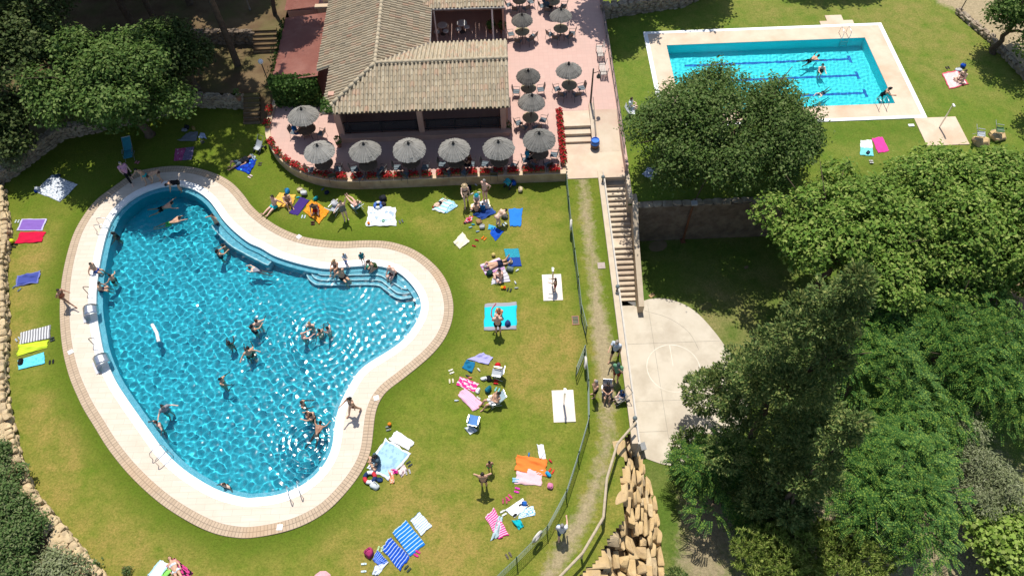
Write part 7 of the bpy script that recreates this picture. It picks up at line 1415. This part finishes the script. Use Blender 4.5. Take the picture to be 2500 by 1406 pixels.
TW=[
('white and grey mottled blanket at the left end of the lawn','B1',[(250,85),(375,-40),(557,35),(432,158)],TM('blotch',(.62,.65,.68),(.34,.38,.42),14),.02),
('purple towel with a pale border','B1',[(120,362),(155,280),(338,278),(303,362)],TM('border',(.22,.12,.42),(.50,.47,.66),4),.005),
('crimson towel next to the purple one','B1',[(112,455),(150,375),(332,370),(300,445)],TM('plain',(.55,.012,.05)),.035),
('rumpled indigo towel alone on the left lawn','B1',[(108,765),(125,685),(292,650),(272,735)],TM('border',(.06,.08,.30),(.16,.18,.42),5),.06),
('grey pinstriped towel on the left lawn','B1',[(142,1175),(150,1090),(362,1038),(358,1130)],TM('stripev',(.20,.20,.21),(.62,.62,.62),11),.01),
('lime green towel on the left lawn','B1',[(127,1260),(140,1178),(345,1145),(338,1200)],TM('stripeu',(.45,.60,.02),(.52,.66,.06),6),.05),
('sky blue towel with dark drawings on the left lawn','B1',[(132,1357),(127,1290),(318,1230),(325,1310)],TM('blotch',(.15,.62,.74),(.10,.50,.62),8),.015),
('grey towel rumpled under bags in the shade','D5',[(1065,385),(1260,230),(1425,225),(1390,380)],TM('plain',(.18,.19,.21)),.07),
('folded pale blue towel beside the shaded grey one','D5',[(1425,330),(1460,240),(1520,250),(1560,345)],TM('plain',(.45,.52,.66)),.06),
('pink towel with a dark print in the shade','D5',[(1005,720),(1030,520),(1210,500),(1140,715)],TM('blotch',(.42,.09,.22),(.30,.06,.16),4,(.55,.35,.42)),.02),
('mauve floral towel touching the shaded pink one','D5',[(1140,715),(1215,495),(1350,490),(1310,700)],TM('blotch',(.20,.12,.20),(.12,.14,.24),14,(.35,.4,.45)),.02),
('bright blue towel under the person lying in the shade','D5',[(1990,830),(2210,640),(2410,700),(2290,940)],TM('blotch',(.01,.05,.40),(.008,.03,.22),6,(.10,.55,.6)),.03),
('yellow mat under the seated couple','D2',[(118,470),(290,215),(570,255),(500,475)],TM('blotch',(.70,.42,.08),(.62,.33,.06),5),.04),
('narrow dark violet towel between the two picnic mats','D2',[(452,570),(655,290),(795,350),(605,605)],TM('plain',(.055,.03,.17)),.015),
('orange printed blanket with a kneeling woman on it','D2',[(698,530),(830,335),(1150,510),(965,735)],TM('blotch',(.70,.28,.02),(.55,.20,.02),12,(.75,.45,.10)),.05),
('white quilt with a grey blue flower in the middle','D2',[(1770,780),(1815,460),(2265,465),(2275,780)],TM('border',(.72,.77,.78),(.80,.82,.82),5,(.36,.45,.55)),.04),
('pale turquoise striped towel beside the red cap','D3',[(80,400),(195,265),(330,300),(215,445)],TM('stripeu',(.22,.62,.66),(.72,.80,.80),4,(.42,.72,.75)),.05),
('turquoise leaf print towel overlapping the pale striped one','D3',[(215,445),(325,300),(382,360),(250,440)],TM('blotch',(.10,.38,.50),(.62,.72,.75),10),.03),
('white picnic mat with a yellow edge and three children','D3',[(520,425),(525,340),(745,275),(780,385)],TM('ends',(.72,.74,.75),(.72,.70,.60),5,(.70,.62,.25)),.02),
('dark blue rumpled cloth in front of the white picnic mat','D3',[(545,460),(770,375),(830,440),(660,525)],TM('border',(.02,.055,.22),(.04,.09,.30),6),.09),
('red and white cloth in a heap by the dark blue one','D3',[(440,570),(480,500),(555,480),(540,550)],TM('blotch',(.60,.02,.05),(.65,.6,.62),5,(.1,.12,.45)),.10),
('blue towel with a notched lower edge','D3',[(995,600),(980,395),(1140,392),(1120,600)],TM('plain',(.03,.20,.62)),.03),
('royal blue towel at the feet of the bending woman','D3',[(755,680),(800,605),(918,660),(825,775)],TM('plain',(.012,.08,.45)),.05),
('aqua bathing slippers bag cloth beside the royal blue towel','D3',[(735,635),(745,575),(825,600),(800,640)],TM('plain',(.06,.38,.62)),.06),
('cream towel left in a crumpled kite shape','D3',[(320,790),(432,660),(520,780),(400,865)],TM('plain',(.74,.68,.50)),.05),
('teal and blue patterned towel above the lilac one','D3',[(920,865),(1095,860),(1130,1065),(980,1080)],TM('half',(.03,.28,.36),(.02,.06,.28),9,(.02,.06,.16)),.015),
('lilac striped towel under the lying man','D3',[(640,1055),(870,965),(945,1105),(710,1175)],TM('stripev',(.42,.20,.42),(.62,.52,.60),3,(.36,.16,.36)),.02),
('grey end towel under the reading person','D3',[(770,1290),(800,1165),(930,1090),(1000,1250)],TM('stripeu',(.40,.38,.42),(.62,.60,.62),4),.03),
('large turquoise picnic mat with grey ends','B2',[(1708,885),(1935,872),(1935,1068),(1700,1080)],TM('ends',(.02,.52,.62),(.30,.30,.33),3),.02),
('lilac towel spread beside the teal cloth','D6',[(250,220),(460,130),(610,195),(540,300)],TM('plain',(.38,.36,.66)),.05),
('teal cloth overlapping the lilac towel','D6',[(170,340),(225,230),(360,265),(310,415)],TM('plain',(.015,.15,.28)),.05),
('hot pink towel with a white print','D6',[(80,590),(140,470),(400,570),(335,690)],TM('blotch',(.72,.03,.22),(.74,.60,.62),4),.05),
('long pale pink towel below the hot pink one','D6',[(92,730),(205,625),(470,855),(325,965)],TM('stripeu',(.72,.36,.48),(.76,.44,.54),7),.04),
('white cloth crumpled under the low blue seated chair','D6',[(200,1210),(285,1145),(385,1240),(280,1295)],TM('plain',(.62,.66,.68)),.07),
('light blue blanket with a white border and a woman in a dress','C2',[(865,635),(1000,418),(1185,530),(1020,715)],TM('border',(.36,.56,.66),(.72,.76,.78),6,(.26,.42,.54)),.03),
('plain white towel above the light blue blanket','C2',[(1020,430),(1080,365),(1210,450),(1165,505)],TM('plain',(.80,.80,.79)),.03),
('orange and red child cloth at the corner of the light blue blanket','C2',[(1020,650),(1050,645),(1068,742),(1035,748)],TM('blotch',(.70,.18,.05),(.72,.50,.40),6),.08),
('small magenta cloth on the light blue blanket','C2',[(1048,640),(1085,640),(1090,675),(1052,675)],TM('plain',(.62,.02,.26)),.10),
('blush crumpled cloth at the right corner of the light blue blanket','C2',[(1088,660),(1130,605),(1160,650),(1115,700)],TM('blotch',(.70,.60,.60),(.60,.42,.40),6),.12),
('small white towel with thin blue stripes','C2',[(1177,1010),(1243,948),(1330,1045),(1252,1115)],TM('pin',(.62,.70,.72),(.10,.20,.40),8),.03),
('azure towel with white stripes','C2',[(1047,1095),(1145,1008),(1285,1180),(1175,1270)],TM('pin',(.015,.17,.52),(.50,.66,.75),9),.02),
('royal blue towel with white stripes','C2',[(970,1205),(1035,1128),(1180,1270),(1105,1370)],TM('pin',(.012,.07,.42),(.45,.55,.72),9),.04),
('blue towel half covered by a white striped cloth','C2',[(905,1290),(940,1215),(1025,1310),(950,1330)],TM('pin',(.012,.09,.48),(.45,.55,.72),8),.05),
('white cloth with blue stripes over the blue towel','C2',[(905,1395),(925,1335),(1025,1305),(945,1402)],TM('pin',(.66,.70,.74),(.06,.14,.42),7),.06),
('white fringed towel with a blue stripe at the bottom edge','C1',[(1055,1400),(1145,1285),(1215,1320),(1150,1425)],TM('ends',(.66,.74,.78),(.36,.56,.68),4),.03),
('magenta towel with a black print at the bottom edge','C1',[(1190,1335),(1250,1275),(1387,1385),(1330,1435)],TM('blotch',(.52,.05,.20),(.02,.01,.015),6),.02),
('orange towel on the lower lawn','C3',[(165,650),(180,540),(393,570),(385,690)],TM('plain',(.78,.20,.04)),.04),
('pale pink towel overlapping the orange one','C3',[(165,748),(185,640),(365,650),(352,760)],TM('plain',(.74,.48,.50)),.04),
('small light blue cloth beside the pale pink towel','C3',[(150,738),(150,703),(202,705),(205,737)],TM('plain',(.25,.48,.62)),.05),
('white child garment trailing above the orange towel','C3',[(345,570),(325,470),(372,468),(390,572)],TM('plain',(.76,.77,.80)),.07),
('pink and white striped towel','C2',[(1712,990),(1775,925),(1880,1110),(1800,1145)],TM('stripev',(.72,.03,.24),(.76,.45,.55),13),.03),
('teal and white striped scarf across the pink striped towel','C2',[(1750,1152),(1808,975),(1842,985),(1812,1125)],TM('pin',(.50,.62,.64),(.02,.12,.18),12),.08),
('white mat with black spots','C3',[(98,935),(225,848),(268,900),(165,990)],TM('spots',(.78,.78,.78),(.02,.02,.02),2.6),.02),
('white mat with blue lettering-like blocks','C3',[(185,1000),(215,930),(300,905),(318,970)],TM('blotch',(.70,.76,.80),(.10,.36,.62),9),.03),
('teal beach bag cloth below the white mats','C3',[(142,1010),(205,1000),(230,1050),(195,1075)],TM('plain',(.01,.40,.45)),.09),
('pink and white towel with a red border on the upper lawn','A4',[(1342,530),(1455,510),(1537,605),(1395,645)],TM('border',(.70,.52,.50),(.62,.10,.14),4,(.76,.68,.66)),.03),
('turquoise floral towel on the upper lawn','A4',[(762,1008),(845,1003),(857,1120),(760,1112)],TM('half',(.70,.74,.70),(.20,.62,.64),7,(.1,.4,.2)),.02),
('hot pink towel on the upper lawn','A4',[(845,995),(920,983),(972,1085),(890,1100)],TM('plain',(.74,.06,.30)),.03),
('white and blue cloth in the shade of the big round tree','A3',[(1075,1250),(1120,1200),(1218,1215),(1140,1285)],TM('blotch',(.55,.58,.66),(.20,.24,.36),6),.04),
('blue towel end under the lower shaded person cloth pile','D5',[(2270,640),(2330,610),(2400,650),(2370,710)],TM('spots',(.42,.46,.5),(.06,.08,.1),4),.10),
]
def fixlab(s): return s.replace('lettering-like blocks','printed blocks').replace('aqua bathing slippers bag cloth','aqua crumpled cloth').replace('blue towel end under the lower shaded person cloth pile','pale spotted bundle at the head of the shaded blue towel')
for i,(l,c,q,m,w) in enumerate(TW): towel('cloth' if 'cloth' in l or 'bundle' in l or 'garment' in l or 'scarf' in l else ('picnic_mat' if ' mat ' in l+' ' else ('blanket' if 'blanket' in l or 'quilt' in l else 'beach_towel')),fixlab(l),'cloth' if 'cloth' in l or 'bundle' in l or 'garment' in l or 'scarf' in l else ('mat' if ' mat ' in l+' ' else ('blanket' if 'blanket' in l or 'quilt' in l else 'towel')),c,q,m,w,i,ragged=.018 if w<.025 else .04)
# ---- small things: bags, shoes, balls, rings, bottles
def bag(label,c,x,y,d,col,rz=0.,name='beach_bag',cat='bag',z=0.):
    q=G(c,x,y); t=thing(name,label,cat,(q[0],q[1],z),rz); mb=MB(); rock(mb,(0,0,d[2]/2),d,0,.10,.6); mb.build('body',fabric(col),t,world=False,smooth=True)
    mb=MB(); 
    mb.tube([(-d[0]*.3,d[1]*.05,d[2]*.8),(-d[0]*.18,d[1]*.3,d[2]*1.25),(d[0]*.18,d[1]*.3,d[2]*1.25),(d[0]*.3,d[1]*.05,d[2]*.8)],.014,5)
    mb.build('handle',fabric(tuple(v*.5 for v in col)),t,world=False); return t
BG=[('white and grey beach bag near the violet towel','D2',715,250,(.46,.36,.34),(.62,.64,.62)),('cream straw bag behind the white beach bag','D2',650,180,(.36,.3,.22),(.62,.52,.34)),('blue and turquoise bag behind the yellow mat','D2',430,215,(.46,.28,.26),(.02,.20,.45)),
('black backpack above the white quilt','D2',2050,335,(.40,.46,.3),(.02,.022,.028)),('dark swim bag with a red tag beside the quilt','D2',2060,420,(.36,.26,.22),(.06,.05,.06)),('navy bag in the shade of the terrace wall','D2',1105,230,(.30,.24,.22),(.015,.02,.05)),('turquoise bag on the orange blanket','D2',915,325,(.36,.22,.2),(.02,.38,.42)),
('navy rucksack behind the white picnic mat','D3',515,165,(.34,.3,.3),(.01,.014,.04)),('black and white bag beside the bending woman','D3',930,485,(.42,.36,.28),(.10,.11,.10)),('black and white patterned bag on the open lawn','D3',665,612,(.34,.3,.22),(.42,.43,.42)),('blue bag hung against the turquoise pushchair','D3',1035,110,(.36,.32,.36),(.02,.09,.42)),('cream bag near the turquoise pushchair','D3',1120,175,(.40,.30,.26),(.62,.50,.32)),
('dark green rucksack beside the lilac towel','D3',750,1160,(.36,.42,.28),(.012,.04,.035)),('grey patterned bag right of the reading person','D3',990,1115,(.46,.30,.26),(.16,.22,.20)),('dark blue swim bag on the turquoise mat','B2',1872,1030,(.34,.36,.22),(.025,.05,.16)),
('teal bag in front of the ice blue chair','D6',540,660,(.42,.28,.3),(.012,.14,.19)),('black cloth bag beside the grey chair','D6',550,500,(.36,.34,.16),(.012,.012,.015)),('white and black printed bag below the swim ring','C2',925,765,(.46,.36,.2),(.58,.62,.62)),('navy cloth bag beside the swim ring','C2',958,720,(.34,.24,.14),(.02,.05,.14)),
('magenta and grey bag at the end of the royal blue towel','C2',888,1245,(.46,.42,.34),(.40,.04,.14)),('dark rucksack behind the shaded grey towel','D5',1240,170,(.36,.26,.28),(.015,.02,.025)),('tan bag behind the shaded grey towel','D5',1340,175,(.44,.22,.18),(.30,.21,.07)),('grey printed bag left of the tan bag','D5',1190,215,(.36,.28,.22),(.25,.26,.3)),
('dark bag and clothes at the head of the mottled blanket','A1',415,1262,(.40,.22,.16),(.03,.06,.10)),('blue bag at the left corner of the mottled blanket','A1',262,1372,(.24,.20,.18),(.01,.06,.35)),('black bag on the sky blue towel','B1',152,1300,(.44,.26,.12),(.012,.012,.014)),('royal blue bag at the head of the pink and white towel','A4',1492,482,(.36,.30,.26),(.01,.07,.42)),
('white clothes bag beside the royal blue bag on the upper lawn','A4',1462,508,(.5,.30,.18),(.58,.62,.68)),('dark bag on the turquoise floral towel','A4',815,1097,(.30,.2,.14),(.04,.05,.08)),('blue bag on the white spotted mat','C3',232,890,(.24,.26,.14),(.02,.12,.45)),('blue and white bag at the right edge of the orange towel','C3',405,682,(.34,.2,.14),(.02,.30,.55)),
('pink and white bundle bag below the orange towel','C3',420,765,(.30,.28,.18),(.66,.22,.36)),('white folded bag beside the hot pink towel','D6',480,500,(.38,.26,.14),(.78,.78,.78)),('white cool box lid bag beside the pale pink towel','D6',395,670,(.36,.24,.14),(.76,.74,.72)),('brown flat basket beside the dark blue cloth','D3',628,545,(.42,.38,.18),(.32,.20,.09)),('heap of grey clothes on the folding chair of clothes','D2',1250,470,(.50,.40,.22),(.50,.50,.52))]
for i,b in enumerate(BG):
    zz=.36 if 'folding chair of' in b[0] else 0.
    bag(b[0].replace('cool box lid bag','cool bag').replace('clothes bag','cloth bag').replace('bundle bag','bundle'),b[1],b[2],b[3],b[4],b[5],i*.7,z=zz)
def shoes(label,c,x,y,col,sp=.22,rz=0.):
    q=G(c,x,y); t=thing('flip_flops',label,'shoes',(q[0],q[1],0),rz)
    for s in(-1,1):
        mb=MB(); mb.prism([(s*sp/2+a*.045,b_*.12) for a,b_ in ((-.8,-1),(.8,-1),(1,.2),(.8,1),(-.6,1),(-1,.2))],.02,.05); mb.tube([(s*sp/2-.04,0,.05),(s*sp/2,.06,.085),(s*sp/2+.04,0,.05)],.008,5); mb.build('shoe',fabric(col),t,world=False)
for i,s in enumerate([('pale shoes left of the purple towel','B1',125,297,(.5,.55,.55)),('black shoes below the crimson towel','B1',108,470,(.02,.02,.02)),('grey shoes below the indigo towel','B1',122,775,(.16,.2,.24),.42),('grey shoes left of the pinstriped towel','B1',130,1138,(.4,.44,.46)),('dark shoes right of the pinstriped towel','B1',375,1138,(.05,.06,.06)),('black flip flops right of the sky blue towel','B1',370,1300,(.02,.02,.025)),
 ('dark sandals right of the shaded blue towel','D5',2465,775,(.08,.07,.06)),('pink shoes at the foot of the teal lounger','D5',385,745,(.55,.2,.24)),('white shoes on the grass between deck and shaded blue towel','D5',2300,985,(.7,.55,.52)),('dark sandals near the pale blue folded towel','D5',1490,400,(.1,.1,.1)),('grey shoes right of the white quilt','D2',2355,705,(.12,.13,.13)),('dark red shoes below the orange blanket','D2',860,735,(.08,.02,.03)),('pale blue shoes left of the orange blanket','D2',705,625,(.5,.6,.66)),
 ('red shoes on the open lawn right of the cream towel','D3',585,795,(.35,.02,.03),.45),('orange shoes on the open lawn above the red ones','D3',685,740,(.72,.18,.02)),('white shoes below the bending woman','D3',928,572,(.6,.7,.7)),('white shoes left of the hot pink towel','D6',12,395,(.74,.7,.6)),('cream sandals lower left of the hot pink towel','D6',12,530,(.7,.62,.45)),('red sandals under the grey chair','D6',650,545,(.62,.02,.03)),('patterned sandals behind the ice blue chair','D6',668,655,(.2,.5,.45)),
 ('white sandals at the foot of the ice blue chair','D6',385,790,(.6,.58,.52)),('dark flip flops right of the light blue blanket','C2',1170,605,(.05,.06,.06)),('grey sandals below the dark flip flops','C2',1160,662,(.4,.4,.4)),('white flip flops at the bottom edge','C2',845,1345,(.6,.72,.74),.32),('lime shoes at the corner of the royal blue towel','C2',962,1212,(.45,.6,.3)),('magenta shoes at the corner of the azure towel','C2',1225,1245,(.62,.03,.22)),('dark sandals below the royal blue towel','C2',1158,1352,(.05,.07,.05)),('black shoes beside the lower fence','C2',1880,1258,(.12,.1,.08)),
 ('grey sandals near the orange cap','C2',1020,350,(.2,.22,.2)),('red and green shoes left of the white spotted mat','C3',95,870,(.4,.08,.12)),('magenta shoes alone below the pale pink towel','C3',182,792,(.66,.05,.4)),('red sandals right of the orange towel','C3',428,655,(.6,.06,.03)),('pink shoes above the white spotted mat','C3',125,845,(.6,.06,.2)),('white shoes left of the white spotted mat','C3',85,955,(.72,.72,.7)),('dark sandals on the upper lawn left of the pink and white towel','A4',1385,488,(.06,.05,.05)),('white shoes below the turquoise floral towel','A4',840,1160,(.6,.58,.55)),('black sandal pair right of the toy buckets','D3',985,1350,(.04,.05,.04))]):
    shoes(s[0],s[1],s[2],s[3],s[4],s[5] if len(s)>5 else .17,i*1.3)
def single(name,label,cat,c,x,y,fn,z=0.):
    q=G(c,x,y); mb=MB(); mat=fn(mb); return tag(mb.build(name,mat,None,(q[0],q[1],z),world=False,smooth=True),label,cat)
def ball(r,col): 
    def f(mb): mb.ball((0,0,r),r,14,10); return fabric(col)
    return f
single('ball','yellow ball at the lower left corner of the crimson towel','ball','B1',92,447,ball(.15,(.62,.70,.03))); single('ball','straw coloured ball above the lilac towel','ball','D3',800,945,ball(.12,(.62,.48,.16))); single('ball','beige ball on the patterned teal towel','ball','D3',1005,1030,ball(.12,(.66,.52,.34)))
single('ball','striped green ball on the pool ledge beside the kneeling woman','ball','D7',1018,445,ball(.11,(.05,.38,.25)),-.12); single('ball','red and yellow ball behind the bald man at the pool','ball','D7',1498,455,ball(.11,(.6,.13,.03)),-.12)
single('hat','orange cap lying on the grass below the pool neck','cap','C2',1030,325,ball(.10,(.75,.22,.02)))
single('hat','red hat with a white band on the grey folding chair','hat','D6',680,350,lambda mb:(mb.lathe([(.16,0),(.12,.02),(.10,.10),(.05,.14)],n=14),fabric((.62,.02,.03)))[1],.40)
single('hat','white sun hat on the shaded corner of the mottled blanket','hat','A1',275,1362,lambda mb:(mb.lathe([(.17,0),(.10,.03),(.09,.1),(.04,.13)],n=14),fabric((.7,.72,.74)))[1],.18)
def ring_(R,r,col):
    def f(mb): mb.tube([(R*math.cos(a),R*math.sin(a),r) for a in np.linspace(0,2*PI,25)[:-1]],r,10,0,True); return TM('stripeu',col,(.7,.7,.7),8) if 0 else fabric(col)
    return f
def swimring(label,c,x,y,R,r,c1,c2,c3):
    q=G(c,x,y); t=thing('swim_ring',label,'swim ring',(q[0],q[1],0)); n=24
    for k,col in enumerate((c1,c2,c3)*2):
        mb=MB(); a0=k*PI/3; mb.tube([(R*math.cos(a0+j*PI/24),R*math.sin(a0+j*PI/24),r) for j in range(9)],r,10); mb.build('band',fabric(col),t,world=False,smooth=True)
swimring('red, white and navy swim ring beside the light blue blanket','C2',890,705,.24,.10,(.55,.04,.05),(.74,.74,.74),(.02,.04,.12)); swimring('blue and white swim ring on the edge of the white quilt','D2',1970,440,.20,.09,(.05,.12,.45),(.74,.76,.78),(.10,.2,.5))
def cup(r,h,col):
    def f(mb): mb.lathe([(r*.8,0),(r,h),(r*.85,h),(r*.7,.02)],n=14); return fabric(col)
    return f
for l,c,x,y,col in (('yellow toy bucket below the reading person','D3',902,1330,(.72,.52,.02)),('orange toy bucket right of the yellow bucket','D3',930,1332,(.72,.12,.02)),('blue toy bucket held beside the toddler on the coping','D7',575,375,(.02,.12,.6)),('orange toy bucket on the corner of the white quilt','D2',1810,748,(.75,.25,.02)),('green toy bucket on the corner of the white quilt','D2',2060,712,(.03,.35,.2))): single('toy_bucket',l,'bucket',c,x,y,cup(.085,.14,col),.045 if c=='D7' else .02)
for l,c,x,y,col in (('white bottle on grass between lilac towel and grey chair','D6',405,370,(.7,.7,.66)),('dark bottle above the hot pink towel','D6',245,455,(.08,.08,.08)),('salmon tube above the hot pink towel','D6',280,485,(.7,.22,.14)),('white bottle right of the toy buckets','D3',1058,1265,(.6,.62,.62)),('silver bottle lower right of the toy buckets','D3',1070,1328,(.4,.42,.42)),('blue bottle above the orange towel','C3',267,540,(.05,.2,.4)),('red bottle right of the white child garment','C3',422,585,(.5,.03,.04)),('white tub left of the pale pink towel','D6',85,810,(.6,.66,.72)),('white bottle behind the folding chair of clothes','D2',1268,350,(.72,.6,.55)),('white sunscreen tube above the picnic mat','D3',628,200,(.74,.72,.55)),('white folded paper below the turquoise bag','D3',545,215,(.76,.75,.70)),('blue tin beside the brown basket','D3',560,578,(.05,.35,.42)),('pale blue can left of the brown basket','D3',527,612,(.3,.5,.62)),('grey blue can below the brown basket','D3',612,660,(.3,.42,.52)),('white flask right of the patterned bag','D3',1080,1120,(.66,.72,.74)),('white water bottle against the terrace wall','D3',592,108,(.5,.52,.56)),('blue bottle beside the navy bag at the terrace wall','D2',1030,160,(.12,.16,.3)),('turquoise bottle beside the violet towel','D2',612,300,(.02,.42,.55))):
    def f(mb,col=col): mb.tube([(-.10,0,.045),(.06,0,.045),(.08,0,.045),(.12,0,.045)],[.042,.042,.02,.02],10); return fabric(col)
    o=single('bottle',l.replace('below the turquoise bag','near the navy rucksack'),'bottle',c,x,y,f); o.rotation_euler=(0,0,x*.37)
# noodle, pool float and pink wrap cut by the bottom edge
q=[G('B2',x,y,.9+.25*i) for i,(x,y) in enumerate(((1770,1000),(1755,965),(1760,920),(1790,880)))]; mb=MB(); mb.tube(q,.035,9); tag(mb.build('pool_noodle',M('pink_foam',(.72,.22,.24),.8),None,tuple(q[0])),'pink foam noodle held up by the bald man','pool noodle')
a,b=G('B1',1085,1028),G('B1',1132,1152); mb=MB(); mb.tube([(a[0],a[1],WL+.02),((a[0]+b[0])/2+.08,(a[1]+b[1])/2,WL+.03),(b[0],b[1],WL+.02)],.09,10); f_=tag(mb.build('foam_float',M('white_foam',(.82,.82,.82),.7),None,((a[0]+b[0])/2,(a[1]+b[1])/2,WL)),'long white foam float drifting in the left of the pool','pool float')
q=G('C2',565,1455,.0); t_=thing('sunshade','pink cloth sunshade cut by the bottom edge','parasol',(q[0],q[1],0)); mb=MB(); mb.lathe([(.42,.52),(.30,.62),(.15,.70),(.02,.74)],n=10); mb.build('canopy',fabric((.66,.36,.40)),t_,world=False); mb=MB(); mb.tube([(0,0,0),(0,0,.8)],.014,6); mb.build('pole',STEEL,t_,world=False)
p_=G('C3',478,1052,.95); mb=MB(); rock(mb,(p_[0],p_[1],.95),(.22,.16,.32),.3,.1,.6); tag(mb.build('shoulder_bag',fabric((.05,.20,.36)),None,(p_[0],p_[1],.8)),'blue shoulder bag carried by the person on the lower path','bag')
bag('lime green bag between the fringed and magenta towels','C1',1198,1385,(.5,.3,.12),(.25,.62,.12),.9)
q=G('B3',1145,825,LOW); tag(MB().box((q[0],q[1],LOW+.03),(.34,.24,.03),.6).box((q[0]+.1,q[1],LOW+.045),(.1,.08,.02),.2).build('cardboard_piece',M('cardboard',(.42,.28,.14),.9),None,(q[0],q[1],LOW)),'scrap of cardboard on the grass beside the court','cardboard')
for o in RECV: o.cycles.is_caustics_receiver=True
